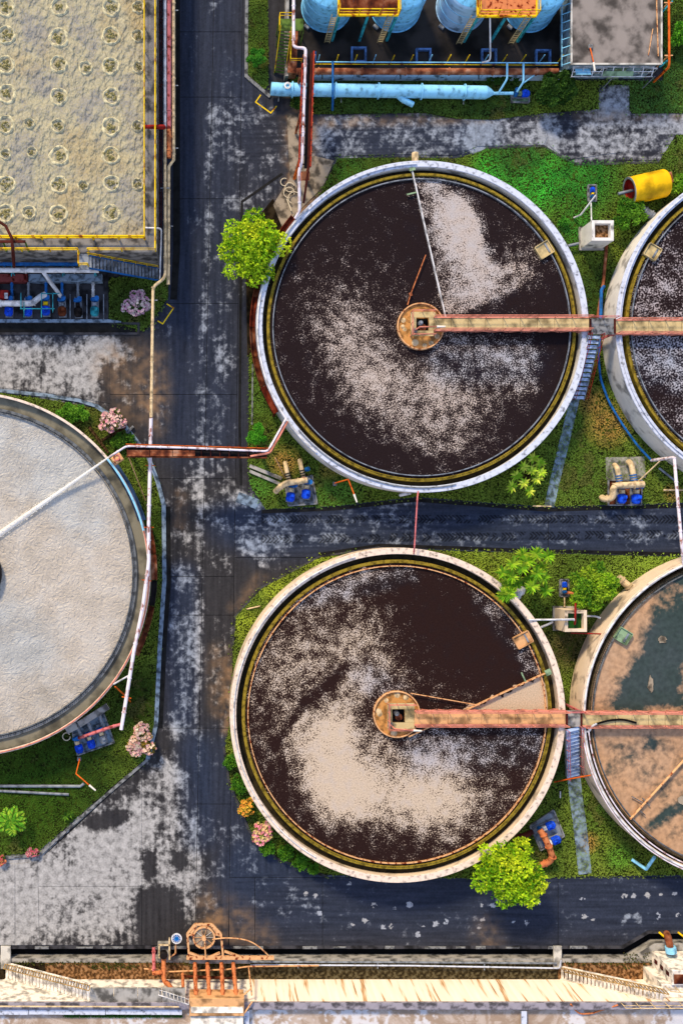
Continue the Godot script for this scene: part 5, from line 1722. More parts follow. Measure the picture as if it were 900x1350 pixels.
	pipe("pipe", "thin blue pipe bending to the valve, left of two", path3([668, 83, 1.8, 668, 104, 1.8, 657, 122, 1.0]), 0.09, "sky_blue", 0.2, "thin blue yard pipes")
	pipe("pipe", "thin blue pipe dropping onto the valve group, right of two", path3([689.5, 84, 1.8, 689.5, 108, 1.8, 681, 121, 1.0]), 0.09, "sky_blue", 0.2, "thin blue yard pipes")
	pipe("pipe", "slanting pale strut beside the blue valve pipes", path3([704, 99, 1.4, 690, 109, 1.7]), 0.06, "sky_blue")
	pipe("pipe", "white downpipe from the orange platform to the yard railing", path3([645.5, 22, 4.6, 646, 74, 2.2, 645, 80, 1.9, 635, 82.5, 1.8]), 0.07, "clean_white", 0.3)
	# big blue main
	t = pipe("pipe", "big light blue main lying on the grass", path3([357, 117, 1.0, 370, 118, 1.0, 640, 122, 1.0]), 0.56, "sky_blue", 0.5, "", [[0, 0.9], [1, 0.3], [1, 0.6], [1, 0.9]], "concrete", 5)
	s = Shape.new()
	s.tube(path3([640, 122, 1.0, 646, 122.5, 1.0, 650, 123, 1.0]), 0.56, 16, 0.15)
	part("end_cap", s, M("sky_blue"), t)
	s = Shape.new()
	s.tube(round_path(path3([523, 124, 0.9, 530, 131, 0.85, 544, 138, 0.6]), 0.5), 0.26, 12)
	part("branch", s, M("sky_blue"), t)
	s = Shape.new()
	s.lathe(at(379, 113, 1.6), [[0.16, 0.0], [0.3, 0.0], [0.3, 0.08], [0.16, 0.08], [0.16, 0.0]], 20)
	part("lifting_ring", s, M("clean_white"), t)
	s = Shape.new()
	s.tube(path3([649, 123, 1.0, 676, 123, 1.0]), 0.14, 10)
	part("outlet", s, M("sky_blue"), t)
	pad("green edged concrete pad under the blue valve group", [673, 124, 696, 124, 696, 136, 673, 136], 0.1, "pale_green")
	pump("dark blue valve pump at the end of the big blue main", at(684, 126, 0.1), PI / 2, "blue_paint", "", "pale_green", 0.9)
	# green stairs and clutter at the west end of the yard
	stairs("stairs", "green steel stairs with yellow rails at the west end of the yard", at(368.5, 97, 0.1), at(376, 42, 3.0), 0.85, 13, "green_steel", "green_steel", "yellow", [-1, 1])
	t = thing("landing_platform", "green plate landing at the top of the green stairs", "platform", at(385, 33, 3) * Vector3(1, 0, 1))
	s = Shape.new()
	s.box((at(367, 25, 3.0) + at(400, 40.5, 3.0)) / 2, Vector3(2.1, 0.1, 1.0))
	part("plate", s, M("green_steel"), t)
	rails(t, [at(384, 24, 3.05), at(368, 24, 3.05), at(367.5, 40, 3.05)], 0.95, 0.8, "yellow", 0.04)
	for p in [[368, 25], [400, 25], [368, 40], [400, 40]]:
		s = Shape.new()
		var q := at(p[0], p[1], 2.95)
		s.bar(Vector3(q.x, 0, q.z), q, 0.1, 0.1)
		part("leg", s, M("green_steel"), t)
	beam("retaining_wall", "narrow pale wall beside the green stairs", "wall", at(379, -80, 0.6), at(377, 104, 0.6), 0.28, 1.2, "concrete")
	beam("rust_plate", "upright rusty plate beside the pipe rack", "plate", at(386, 45, 0.75), at(384, 100, 0.75), 0.75, 1.3, "rust")
	t = thing("railing", "yellow corner railing round the rusty plate", "railing", at(384, 70, 0) * Vector3(1, 0, 1))
	rails(t, [at(383, 48, 1.4), at(382, 82, 1.4), at(397, 82, 1.4)], 0.7, 0.8, "yellow", 0.04)
	# flat roofed building
	var h := 3.2
	a = at(752.5, -90, h); b = at(871, 84.5, h)
	t = thing("flat_roofed_building", "small building with mottled grey flat roof beside the silo yard", "building", Vector3(a.x, 0, b.z))
	s = Shape.new()
	s.box(Vector3((a.x + b.x) / 2, h / 2 - 0.15, (a.z + b.z) / 2), Vector3(b.x - a.x - 0.3, h - 0.3, b.z - a.z - 0.3))
	part("wall", s, mat("blue_plaster", Color(0.5, 0.6, 0.66), "dirt", 0.85, 0, 0.6), t)
	s = Shape.new()
	s.box(Vector3((a.x + b.x) / 2, h - 0.12, (a.z + b.z) / 2), Vector3(b.x - a.x, 0.24, b.z - a.z))
	var roof := part("roof", s, M("roof_felt"), t)
	for e in [[a.x, a.z, a.x, b.z], [a.x, b.z, b.x, b.z], [b.x, b.z, b.x, a.z]]:
		s = Shape.new()
		s.bar(Vector3(e[0], h + 0.03, e[1]), Vector3(e[2], h + 0.03, e[3]), 0.14, 0.1)
		part("roof_edge", s, M("pale_concrete"), roof)
	s = Shape.new()
	s.tube(PackedVector3Array([Vector3(b.x - 0.45, h + 0.06, a.z), at(865, 10, h + 0.06), at(867, 74, h + 0.06)]), 0.05, 6)
	part("roof_pipe", s, M("tan_steel"), roof)
	s = Shape.new()
	s.tube(path3([860, 38, 3.26, 854, 73, 3.26]), 0.04, 6)
	part("loose_rod", s, M("tan_steel"), roof)
	var zf := b.z - 0.14
	for e in [[0.5, 1.3, 1.55, 1.0, "window"], [2.2, 1.3, 1.55, 1.0, "window"], [6.5, 1.3, 1.55, 0.9, "window"]]:
		s = Shape.new()
		s.box(Vector3(a.x + e[0] + e[1] / 2, e[2] + 0.1, zf), Vector3(e[1], e[3], 0.1))
		var w := part("window", s, M("clean_white"), t)
		for j in 3:
			s = Shape.new()
			s.box(Vector3(a.x + e[0] + e[1] * (j + 0.5) / 3.0, e[2] + 0.1, zf + 0.05), Vector3(e[1] / 3 - 0.1, e[3] - 0.14, 0.03))
			part("pane", s, M("pane"), w)
	s = Shape.new()
	s.box(Vector3(a.x + 4.7, 1.05, zf), Vector3(1.0, 2.1, 0.1))
	part("door", s, M("pale_green"), t)
	t = thing("awning", "slatted glass awning over the front of the flat roofed building", "awning", Vector3(a.x + 2, 0, b.z + 0.6))
	for j in 9:
		s = Shape.new()
		s.bar(Vector3(a.x + 0.4 + j * 0.85, 2.75, b.z + 0.02), Vector3(a.x + 0.3 + j * 0.85, 2.45, b.z + 0.75), 0.06, 0.06)
		part("rib", s, M("clean_white"), t)
	for z in [[0.05, 2.78], [0.4, 2.64], [0.75, 2.48]]:
		s = Shape.new()
		s.bar(Vector3(a.x + 0.25, z[1], b.z + z[0]), Vector3(b.x - 0.4, z[1], b.z + z[0]), 0.06, 0.05)
		part("purlin", s, M("clean_white"), t)
	s = Shape.new()
	s.block(Transform3D(Basis(Vector3.RIGHT, -0.4).rotated(Vector3.UP, 0), Vector3(a.x + 1.2, 2.66, b.z + 0.4)), Vector3(1.3, 0.02, 0.66))
	part("pane", s, M("sky_blue"), t)
	s = Shape.new()
	s.block(Transform3D(Basis(Vector3.RIGHT, 0.4), Vector3(a.x + 4.2, 2.6, b.z + 0.55)), Vector3(2.6, 0.03, 0.4))
	part("green_sheet", s, M("pale_green"), t)
	for j in [0.3, 3.9, 7.4]:
		s = Shape.new()
		s.bar(Vector3(a.x + j, 0, b.z + 0.72), Vector3(a.x + j, 2.45, b.z + 0.72), 0.07, 0.07)
		part("post", s, M("grey_steel"), t)
	t = thing("wall_ladder", "rows of brackets down the west side of the flat roofed building", "bracket", Vector3(a.x, 0, b.z - 2))
	for j in 9:
		s = Shape.new()
		var z := b.z - 0.3 - j * 0.72
		s.bar(Vector3(a.x + 0.1, 2.9, z), Vector3(a.x - 0.5, 2.3, z), 0.06, 0.06)
		part("bracket", s, M("sky_blue"), t)
	s = Shape.new()
	s.bar(Vector3(a.x - 0.48, 2.3, b.z - 0.2), Vector3(a.x - 0.48, 2.3, b.z - 6.4), 0.06, 0.06)
	part("rail", s, M("sky_blue"), t)
	lamp_post("orange lamp arm on the front edge of the flat roof", at(777, 62, 3.2), [at(779, 70, 4.0), at(782, 84, 4.1)], "orange")
	pipe("pipe", "orange pipe with crossbars right of the flat roofed building", path3([880, -60, 3.4, 881, 1, 3.4, 881.5, 76, 3.4, 881.5, 88, 3.2, 861, 108, 0.2]), 0.1, "orange", 0.4, "", [[1, 0.02], [1, 0.95]], "tan_steel")
	pipe("pipe", "short teal strut behind the flat roofed building", path3([872, 16, 2.2, 886, 1, 2.6]), 0.07, "teal")
	pipe("pipe", "teal gutter spout at the corner of the flat roofed building", path3([869, 88, 3.0, 880, 79, 2.8]), 0.08, "teal")
	# pipe rack from the yard to the upper tank
	t = thing("pipe_rack", "rust red pipe rack from the silo yard to the upper tank", "rack", at(400, 150, 0) * Vector3(1, 0, 1))
	for e in [[398.5, 84, 394, 220], [413.5, 68, 409, 220]]:
		s = Shape.new()
		s.bar(at(e[0], e[1], 4.4), at(e[2], e[3], 4.4), 0.12, 0.35)
		part("chord", s, M("red_paint"), t)
		s = Shape.new()
		s.bar(at(e[0], e[1], 5.2), at(e[2], e[3], 5.2), 0.08, 0.08)
		part("handrail", s, mat("rail_red", Color(0.66, 0.22, 0.13), "chipped", 0.6, 0, 0.5), t)
	for i in 12:
		var y := 78 + i * 12.6
		var x := 398.5 - (y - 84) * 0.033
		s = Shape.new()
		s.bar(at(x, y, 4.35), at(x + 15, y, 4.35), 0.1, 0.1)
		part("crossbar", s, M("maroon"), t)
		for q in [x, x + 15]:
			s = Shape.new()
			s.bar(at(q, y, 4.4), at(q, y, 4.4) + Vector3(0, 0.8, 0), 0.06, 0.06)
			part("post", s, M("rust_bright"), t)
	for y in [90, 150, 212]:
		for q in [0, 15]:
			s = Shape.new()
			var x: float = 398.5 - (y - 84) * 0.033 + q
			var p := at(x, y, 4.3)
			s.bar(Vector3(p.x, 0, p.z), p, 0.18, 0.18)
			part("leg", s, M("rust"), t)
	s = Shape.new()
	s.bar(at(408, 72, 4.4), at(403.5, 222, 4.4), 0.36, 0.1)
	part("cable_tray", s, M("dark_steel"), t)
	s = Shape.new()
	s.bar(at(402, 226, 4.2), at(402, 238, 4.0), 0.75, 0.2)
	part("end_plate", s, M("rust_bright"), t)
	pipe("pipe", "white pipe along the rust red rack to the upper tank rim", path3([387, -60, 4.9, 387, 60, 4.9, 391, 63, 4.9, 403, 63.5, 4.9, 398, 212, 4.9, 394, 226, 4.7, 395, 278, 3.7, 389, 288, 3.4]), 0.13, "white_paint", 0.3, "", [], "", 8)
	pipe("pipe", "dark pipe in the middle of the rust red rack", path3([411, 70, 4.6, 406.5, 222, 4.6, 402, 255, 3.8, 400, 268, 3.4]), 0.1, "maroon", 0.3)
	pipe("pipe", "yellow brown slanting post at the lower end of the rack", path3([395, 214, 4.6, 388, 236, 2.6]), 0.12, "orange")
	s = Shape.new()
	for j in 4:
		s.tube(arc(375 + j * 3 + (j % 2) * 4, 240 + j * 7, 5.0 + j, 0.12 + 0.05 * j, 40 * j, 40 * j + 300, 20), 0.04, 5)
	single("hose", s, M("hose"), "loose coils of pale hose on the earth by the rack", "hose")
	pipe("pipe", "two tone conduit bundle on the stony earth by the tank", path3([378, 262, 0.2, 384, 278, 0.2]), 0.06, "hose")


func build_between() -> void:
	var s: Shape
	var t: Node3D
	# rim pipes
	for e in [["bluish white conduits along the north west rim of the upper tank", 214.5, 3.3, 226, 268, "coping", 0.07], ["white conduit on the west rim of the upper tank", 217, 3.32, 130, 226, "clean_white", 0.09], ["thin grey conduit on the south rim of the upper tank", 212.5, 3.3, 78, 140, "grey_steel", 0.06]]:
		pipe("pipe", e[0], arc(556.5, 430.5, e[1], e[2], e[3], e[4]), e[6], e[5], 0, "conduits on the tank rims")
	pipe("pipe", "thin white conduit on the left rim of the lower tank", arc(524, 943, 216, 3.32, 120, 255), 0.06, "clean_white", 0, "conduits on the tank rims")
	pipe("pipe", "lavender white conduit on the rim of the lower right tank", arc(986, 944, 216.5, 3.33, 100, 262), 0.09, "clean_white", 0, "conduits on the tank rims")
	for e in [[211.5, "inner"], [219.5, "outer"]]:
		pipe("pipe", "thin white %s conduit round the lower left rim of the lower right tank" % e[1], arc(986, 944, e[0], 3.31, 100, 176), 0.055, "white_paint", 0, "conduits on the tank rims")
	pipe("pipe", "pale conduit on the rim of the upper right tank", arc(1030, 430, 214, 3.3, 100, 255), 0.07, "coping", 0, "conduits on the tank rims")
	pipe("pipe", "light blue pipe on the right rim of the left tank", arc(-42, 757, 238.5, 3.36, -40, -14), 0.09, "sky_blue", 0, "conduits on the tank rims")
	pipe("pipe", "orange white pipe round the lower rim of the left tank", arc(-42, 757, 238.5, 3.33, -14, 84), 0.06, "pink_paint", 0, "conduits on the tank rims")
	# brown launder outside the upper tank
	var c := at(556.5, 430.5, 2.9); c.y = 0
	var k := (HIGH - 2.9) / HIGH / PPM
	t = thing("launder", "brown steel trough curving round the west side of the upper tank", "trough", at(334, 430, 0))
	for i in 7:
		s = Shape.new()
		var a0 := deg_to_rad(149.5 + i * 10.2); var a1 := deg_to_rad(149.5 + i * 10.2 + 10.0)
		s.lathe(c, [[219.8 * k, 2.9], [219.8 * k, 2.3], [227 * k, 2.3], [227 * k, 2.9], [226.2 * k, 2.9], [226.2 * k, 2.6], [220.6 * k, 2.6], [220.6 * k, 2.9], [219.8 * k, 2.9]], 8, a0, a1)
		part("trough_section", s, M("rust_dark") if i % 3 else mat("trough_red", Color(0.6, 0.36, 0.3), "rust", 0.8, 0, 0.5), t)
		s = Shape.new()
		var p := c + Vector3(cos(a0), 0, sin(a0)) * 224 * k
		s.bar(p, p + Vector3(0, 2.3, 0), 0.14, 0.14)
		part("leg", s, M("maroon"), t)
	c = at(-42, 757, 2.6); c.y = 0
	k = (HIGH - 2.6) / HIGH / PPM
	t = thing("launder", "rusty trough hugging the right side of the left tank", "trough", at(206, 760, 0))
	for i in 5:
		s = Shape.new()
		var a0 := deg_to_rad(-14 + i * 8.0); var a1 := deg_to_rad(-14 + i * 8.0 + 7.8)
		s.lathe(c, [[242 * k, 2.6], [242 * k, 2.1], [249.5 * k, 2.1], [249.5 * k, 2.6], [248.7 * k, 2.6], [248.7 * k, 2.3], [242.8 * k, 2.3], [242.8 * k, 2.6], [242 * k, 2.6]], 8, a0, a1)
		part("trough_section", s, [M("rust_dark"), M("rust"), M("dark_steel")][i % 3], t)
	t = thing("outer_band", "blue grey band on the outside of the left tank", "sheet", at(175, 640, 0))  # curved blue grey sheet against part of the tank wall
	s = Shape.new()
	c = at(-42, 757, 0.2); c.y = 0
	s.lathe(c, [[16.35, 1.0], [16.1, 2.2], [15.75, 2.95]], 30, deg_to_rad(-37), deg_to_rad(-17), true)
	part("sheet", s, mat("blue_sheet", Color(0.3, 0.42, 0.6), "mottle", 0.5, 0, 0.4, 2.0), t)
	# pipe bridge over the road and what it feeds
	t = thing("pipe_bridge", "brown steel pipe bridge across the main road", "bridge", at(258, 594, 0))
	for e in [[167, 586.5, 353, 592], [167, 602, 352, 603.5]]:
		s = Shape.new()
		s.bar(at(e[0], e[1], 4.7), at(e[2], e[3], 4.7), 0.12, 0.4)
		part("chord", s, M("rust_dark"), t)
	for i in 3:
		s = Shape.new()
		var x := 168 + i * 30.0
		s.bar(at(x, 597.3, 4.95), at(x + 29.2, 597.6, 4.95), 0.5, 0.05)
		part("cover_plate", s, M("rust"), t)
	s = Shape.new()
	s.bar(at(168, 594.5, 4.6), at(352, 597.8, 4.6), 0.9, 0.1)
	part("cable_tray", s, M("dark_steel"), t)
	for i in 16:
		s = Shape.new()
		var x := 168 + i * 12.2
		s.bar(at(x, 586.6, 4.86), at(x, 602.2, 4.86), 0.06, 0.06)
		part("crossbar", s, M("maroon"), t)
	for e in [[171, 594, 0], [345, 601, 0]]:
		s = Shape.new()
		s.bar(at(e[0], e[1], 0), at(e[0], e[1], 4.5), 0.22, 0.22)
		part("leg", s, M("dark_steel"), t)
	rails(t, [at(167, 586, 4.9), at(353, 591.5, 4.9)], 0.55, 1.6, "orange", 0.03, 0)
	pipe("pipe", "pale pipe along the pipe bridge to the jet at the left tank", path3([377, 552, 3.6, 353, 595, 5.05, 250, 590.5, 5.05, 167, 588, 5.05, 145, 602, 4.0]), 0.09, "white_paint", 0.3, "", [], "", 9)
	pipe("pipe", "second pale pipe from the pipe bridge up to the upper tank", path3([379, 556, 3.5, 356, 597, 5.0, 330, 601.5, 5.0]), 0.09, "pink_paint", 0.3)
	pipe("pipe", "dark pipe under the elbow of the pipe bridge", path3([374, 562, 3.0, 354, 598, 4.3, 300, 600, 4.4]), 0.12, "maroon", 0.3)
	# water thrown from the pipe end across the foam
	s = Shape.new()
	var pts := PackedVector3Array()
	for i in 21:
		var q := i / 20.0
		pts.append(at(lerpf(144, -34, q), lerpf(602.5, 728, q), 2.86 + 1.1 * pow(1.0 - q, 3.0)))
	s.tube(pts, 0.07, 10, 0.3)
	var wm := mat("water_jet", Color(0.97, 0.97, 0.96, 0.62), "", 0.6)
	wm.transparency = BaseMaterial3D.TRANSPARENCY_ALPHA
	t = thing("water_jet", "white jet of water shot across the left tank from its rim", "jet", at(144, 602, 0))
	part("stream", s, wm, t)
	s = Shape.new()
	for i in 420:
		var q := sqrt(rng.randf())
		var j := int(q * 19)
		var p := pts[j].lerp(pts[j + 1], rng.randf()) + rand_dir() * (0.1 + 0.42 * q)
		s.lathe(p, [[0.0, 0.04], [0.04, 0.0], [0.0, -0.04]], 5)
	part("spray", s, M("lamp_white"), t).set_meta("kind", "stuff")
	# the long white pipe down the road
	pipe("pipe", "long white pipe on supports along the left tank", path3([199.4, 551, 3.8, 196.3, 690, 3.8, 196.3, 742, 3.8, 188.5, 800, 3.8, 177, 857, 3.8, 160, 962, 3.8]), 0.155, "white_paint", 0.4, "", [[0, 0.45], [1, 0.1], [2, 0.4], [4, 0.6]], "orange", 9)
	pipe("pipe", "pink and white pipe from the long pipe over the blue pump pad", path3([159, 955, 3.7, 145, 959, 3.5, 104, 973, 1.6]), 0.13, "pale_red", 0, "", [], "", 4)
	pipe("pipe", "orange bracket leaning under the long pipe", path3([152, 905, 3.2, 166, 918, 2.0, 172, 925, 0.2]), 0.07, "orange")
	pipe("pipe", "grey brace from the tank rim to the long pipe", path3([150, 902, 3.3, 171, 890, 3.7]), 0.07, "clean_white")
	pipe("pipe", "thin tan stay wire below the pipe bridge", path3([170, 603, 4.4, 192, 660, 0.3]), 0.045, "tan_steel")
	beam("timber", "brown timber across the flower bed by the left tank", "timber", at(134, 581, 0.2), at(166, 563, 0.2), 0.22, 0.24, "bark", "timbers by the left tank")
	beam("timber", "short grey timber end by the kerb", "timber", at(167, 571, 0.2), at(176, 562, 0.2), 0.2, 0.22, "kerb_grey", "timbers by the left tank")
	beam("timber", "long dark timber lying against the left tank", "timber", at(118, 563, 0.2), at(143, 597, 0.2), 0.25, 0.22, "bark", "timbers by the left tank")
	t = thing("valve_cabinet", "cluttered pipe junction where the bridge meets the left tank", "valve", at(156, 606, 0))
	s = Shape.new()
	s.chamfer(at(155, 605, 3.2), Vector3(0.9, 0.7, 0.7), 0.08, 0.6)
	part("body", s, M("tan_steel"), t)
	s = Shape.new()
	s.lathe(at(154, 603, 3.6), [[0.2, 0.0], [0.28, 0.0], [0.28, 0.05], [0.2, 0.05], [0.2, 0.0]], 16)
	part("handwheel", s, M("pale_red"), t)
	# pipes crossing the middle road
	pipe("pipe", "red and white pipe over the middle road between the middle tanks", path3([551, 648, 3.3, 550, 655, 4.0, 546, 722, 4.0, 545, 730, 3.3]), 0.065, "chip_mix" if mats.has("chip_mix") else "pale_red", 0.2, "", [], "", 8)
	pipe("pipe", "pinkish white pipe over the middle road near the right edge", path3([858, 607, 0.6, 888, 603, 3.6, 891, 640, 4.0, 898, 720, 4.0, 901, 746, 3.4]), 0.13, "white_paint", 0.2, "", [], "", 6)
	pipe("pipe", "bright blue pipe curving along the foot of the upper right tank", path3([791, 446, 1.2, 788, 470, 0.9, 791, 500, 0.6, 802, 530, 0.5, 820, 560, 0.5, 840, 588, 0.5, 858, 607, 0.6]), 0.1, "pipe_blue", 0.6, "", [], "", 5)
	pipe("pipe", "blue upright pipe between the two upper tanks", path3([796, 377, 1.0, 792, 382, 1.0, 791, 420, 1.2]), 0.14, "pipe_blue", 0.3)
	pipe("pipe", "rusty pipe in the narrow gap north of the upper landing", path3([799, 322, 0.3, 795, 370, 0.3, 787, 418, 0.3]), 0.13, "rust", 0.3)
	pipe("pipe", "tan stay from the pump pad to the upper right tank", path3([838, 637, 0.9, 869, 608, 2.6]), 0.06, "cream_pipe")
	pipe("pipe", "short tan pipe lying on the lawn at the right edge", path3([874, 646, 0.3, 905, 646, 0.3]), 0.08, "cream_pipe")
	pipe("pipe", "grey pipe lying in the ditch by the upper right tank", path3([868, 617, 0.2, 892, 636, 0.2]), 0.1, "grey_steel")
	pipe("pipe", "cream outlet stub at the north rim of the upper tank", path3([547, 202, 2.6, 547, 214, 2.7]), 0.3, "cream_pipe")
	pipe("pipe", "grey outlet stub in the wall of the upper right tank", path3([846, 276, 0.9, 861, 285, 1.0]), 0.32, "grey_steel", 0, "", [], "", 2)
	pipe("pipe", "pinkish outlet stub in the wall of the lower right tank", path3([814, 761, 0.9, 833, 777, 1.0]), 0.32, "cream_pipe", 0, "", [], "", 2)
	pipe("pipe", "white stub by the spiky tree at the rim of the lower tank", path3([688, 777, 1.6, 678, 789, 2.6]), 0.3, "clean_white", 0, "", [], "", 2)
	# weir boxes between the tanks
	box_tank("white square sludge box with brown sludge, between the upper tanks", [779.5, 290.4, 808.4, 317.2], 2.75, "white_wall", M("soil"), 2.2)
	box_tank("cream square box with green water, between the lower tanks", [744, 804.5, 773, 833], 2.75, "beige_wall", mat("green_water", Color(0.12, 0.3, 0.07), "spots", 0.3, 0, 0.6), 2.2)
	pipe("pipe", "thin white rod from the sludge box up to the blue motor", path3([779, 291, 2.6, 778.5, 268, 0.9]), 0.06, "clean_white")
	pipe("pipe", "bent white pole leaning beside the blue motor", path3([785, 257, 2.0, 765, 283, 1.0, 756, 287, 0.2]), 0.07, "clean_white")
	pipe("pipe", "short grey pipe from the upper tank to the sludge box", path3([748, 324, 0.6, 762, 321, 0.6]), 0.12, "grey_steel")
	pipe("pipe", "lavender pipe from the lower tank rim into the cream box", path3([696, 817, 3.4, 720, 817, 3.1, 756, 816.5, 3.1, 757, 820, 2.4]), 0.08, "clean_white")
	pipe("pipe", "dark red pipe dropping into the cream box", path3([758, 784, 0.8, 758, 798, 2.9, 757.5, 818, 3.0, 757, 823, 2.4]), 0.09, "red_paint", 0.2)
	pipe("pipe", "long thin red bar in front of the cream box", path3([752, 834.5, 2.2, 798, 836, 2.6]), 0.06, "red_paint")
	pipe("pipe", "white elbow pipe from the lower tank under the cream box", path3([712, 827, 0.8, 720, 824, 0.8, 728, 820, 0.8]), 0.1, "clean_white", 0.3)
	pipe("pipe", "pale pipe from the cream box to the lower right tank", path3([772, 812, 1.8, 785, 812.5, 1.8, 791, 815, 2.0]), 0.09, "clean_white", 0.2)
	pad("small pad of the blue motor on the bright lawn", [773.5, 245, 784, 245, 784, 266, 773.5, 266], 0.12, "kerb_grey")
	pump("small blue motor with yellow coupling on the bright lawn", at(778.7, 256, 0.16), PI, "blue_paint", "", "yellow", 0.62)
	pad("small pad of the blue motor above the cream box", [736.5, 764, 747.5, 764, 747.5, 786, 736.5, 786], 0.12, "kerb_grey")
	pump("small blue motor with yellow coupling above the cream box", at(742, 775, 0.16), PI, "blue_paint", "", "yellow", 0.66)
	pipe("pipe", "rusty elbow between the blue motor and the bushy tree", path3([745, 781, 0.5, 754, 782, 0.6, 758, 786, 0.7, 757, 793, 0.5]), 0.12, "rust_bright", 0.2)
	pipe("pipe", "thin cream pipe down from the blue motor to the cream box", path3([743.5, 787, 0.4, 743.5, 800, 0.4]), 0.07, "cream_pipe")
	# yellow drum
	var a := at(829, 252, 1.25); var b := at(877, 241, 1.25)
	t = thing("yellow_drum", "big yellow horizontal drum tank lying by the upper right tank", "drum", Vector3(a.x, 0, a.z))
	var ax := (b - a).normalized()
	var L := a.distance_to(b)
	var bs := Basis(ax.cross(Vector3.UP).normalized(), ax, ax.cross(Vector3.UP).normalized().cross(ax))
	s = Shape.new()
	s.lathe(a, [[1.02, 0.0], [1.2, 0.0], [1.22, 0.06], [1.2, 0.12], [1.18, 0.14], [1.2, L * 0.5], [1.18, L - 0.15], [1.1, L - 0.02], [0.0, L]], 48, 0.0, TAU, false, bs)
	part("shell", s, mat("drum_yellow", Color(0.95, 0.75, 0.05), "dirt", 0.42, 0, 0.25), t)
	s = Shape.new()
	s.lathe(a, [[1.03, 0.0], [1.03, 0.35], [0.0, 0.42]], 40, 0.0, TAU, false, bs)
	part("open_end", s, M("red_paint"), t)
	s = Shape.new()
	s.lathe(a, [[1.03, -0.02], [1.21, -0.02], [1.21, 0.05], [1.03, 0.05], [1.03, -0.02]], 40, 0.0, TAU, false, bs)
	part("end_rim", s, M("grey_steel"), t)
	for q in [0.2, 0.8]:
		s = Shape.new()
		s.bar(a.lerp(b, q) + Vector3(0, -1.13, -0.7), a.lerp(b, q) + Vector3(0, -1.13, 0.7), 0.3, 0.25)
		part("cradle", s, M("concrete"), t)
	s = Shape.new()
	s.tube(PackedVector3Array([a + ax * 0.3, a - ax * 1.0]), 0.13, 10)
	part("shaft", s, M("grey_steel"), t)
	s = Shape.new()
	s.chamfer(b + ax * 0.2 + Vector3(0, 0.2, -0.3), Vector3(0.4, 0.6, 0.9), 0.06, 0.2)
	part("drive_box", s, M("rust"), t)
	# pump pads
	pad("concrete pad with two blue motors south west of the upper tank", [375, 637, 411, 627, 417.5, 664, 380, 667], 0.15, "kerb_grey")
	pump("blue motor pump, left one on the pad under the upper tank", at(383, 648, 0.15), -0.12, "blue_paint", "pumps on the pad south west of the upper tank", "cream_pipe", 1.1)
	pump("blue motor pump, right one on the pad under the upper tank", at(403, 644, 0.15), -0.08, "blue_paint", "pumps on the pad south west of the upper tank", "cream_pipe", 1.1)
	pipe("pipe", "thick cream manifold pipe over the two pumps by the upper tank", path3([363.5, 648, 0.8, 367, 644, 1.2, 376, 637, 1.4, 405, 633, 1.4]), 0.26, "cream_pipe", 0.5, "", [], "", 2)
	elbow("cream suction elbow with black bands, left one by the upper tank", [376, 610, 0.4, 377.5, 619, 1.1, 381, 633, 1.1], 0.2)
	elbow("cream suction elbow with black bands, right one by the upper tank", [395, 606.5, 0.4, 397, 617, 1.1, 400, 629, 1.1], 0.2)
	pipe("pipe", "small blue valve body right of the two suction elbows", path3([403, 619, 0.6, 407, 618, 0.8]), 0.2, "pipe_blue")
	pipe("pipe", "thin tan rod leaning by the left suction elbow", path3([363, 604, 3.0, 376, 630, 0.3]), 0.05, "tan_steel")
	beam("concrete_plank", "upper of two concrete planks by the pump pad", "plank", at(329, 614, 0.2), at(371, 631, 0.2), 0.3, 0.16, "concrete", "concrete planks on the lawn")
	beam("concrete_plank", "lower of two concrete planks by the pump pad", "plank", at(329, 621, 0.2), at(369, 638, 0.2), 0.26, 0.16, "concrete", "concrete planks on the lawn")
	s = Shape.new()
	s.prism(flat([797, 603, 848, 602, 850, 630, 822, 632, 798, 632]), 0.0, 0.1)
	ground_part("concrete_pad", s, M("concrete"), "weathered concrete square behind the right pump pad")
	pad("concrete pad with two blue motors by the upper right tank", [800, 633, 844, 633, 843, 666, 800, 666], 0.15, "rust_dark")
	pump("blue motor pump, left one on the pad by the right tank", at(816, 650, 0.15), 0.0, "blue_paint", "pumps on the pad by the upper right tank", "cream_pipe", 1.1)
	pump("blue motor pump, right one on the pad by the right tank", at(834.5, 650, 0.15), 0.0, "blue_paint", "pumps on the pad by the upper right tank", "cream_pipe", 1.15)
	pipe("pipe", "thick cream S shaped pipe over the right pump pad", path3([793, 656, 0.4, 795, 658, 0.9, 807, 657, 1.2, 807.5, 645, 1.4, 811, 640, 1.4, 848, 638.5, 1.4]), 0.28, "cream_pipe", 0.5, "", [], "", 3)
	elbow("cream suction elbow with blue flange, left one by the right tank", [809.5, 613, 0.4, 813, 617, 1.1, 816, 636, 1.1], 0.22)
	elbow("cream suction elbow with blue flange, right one by the right tank", [828, 608.5, 0.4, 832, 613, 1.1, 835, 635, 1.1], 0.25)
	pad("bluish pad with blue motors below the lower tank", [697, 1088, 728, 1067, 742, 1101, 711, 1120], 0.15, "grey_steel")
	pump("blue motor pump, upper one on the pad below the lower tank", at(716, 1089, 0.15), 1.97, "blue_paint", "pumps on the pad below the lower tank", "clean_white", 1.05)
	pump("blue motor pump, lower one on the pad below the lower tank", at(723, 1108, 0.15), 1.97, "blue_paint", "pumps on the pad below the lower tank", "clean_white", 1.05)
	pipe("pipe", "thick orange rusty pipe bending down from the lower pump pad", path3([711, 1094, 1.4, 716, 1101, 1.5, 722, 1114, 1.5, 728, 1129, 1.2, 724, 1136, 0.8, 711, 1141, 0.4]), 0.27, "rust_bright", 0.4, "", [], "", 4)
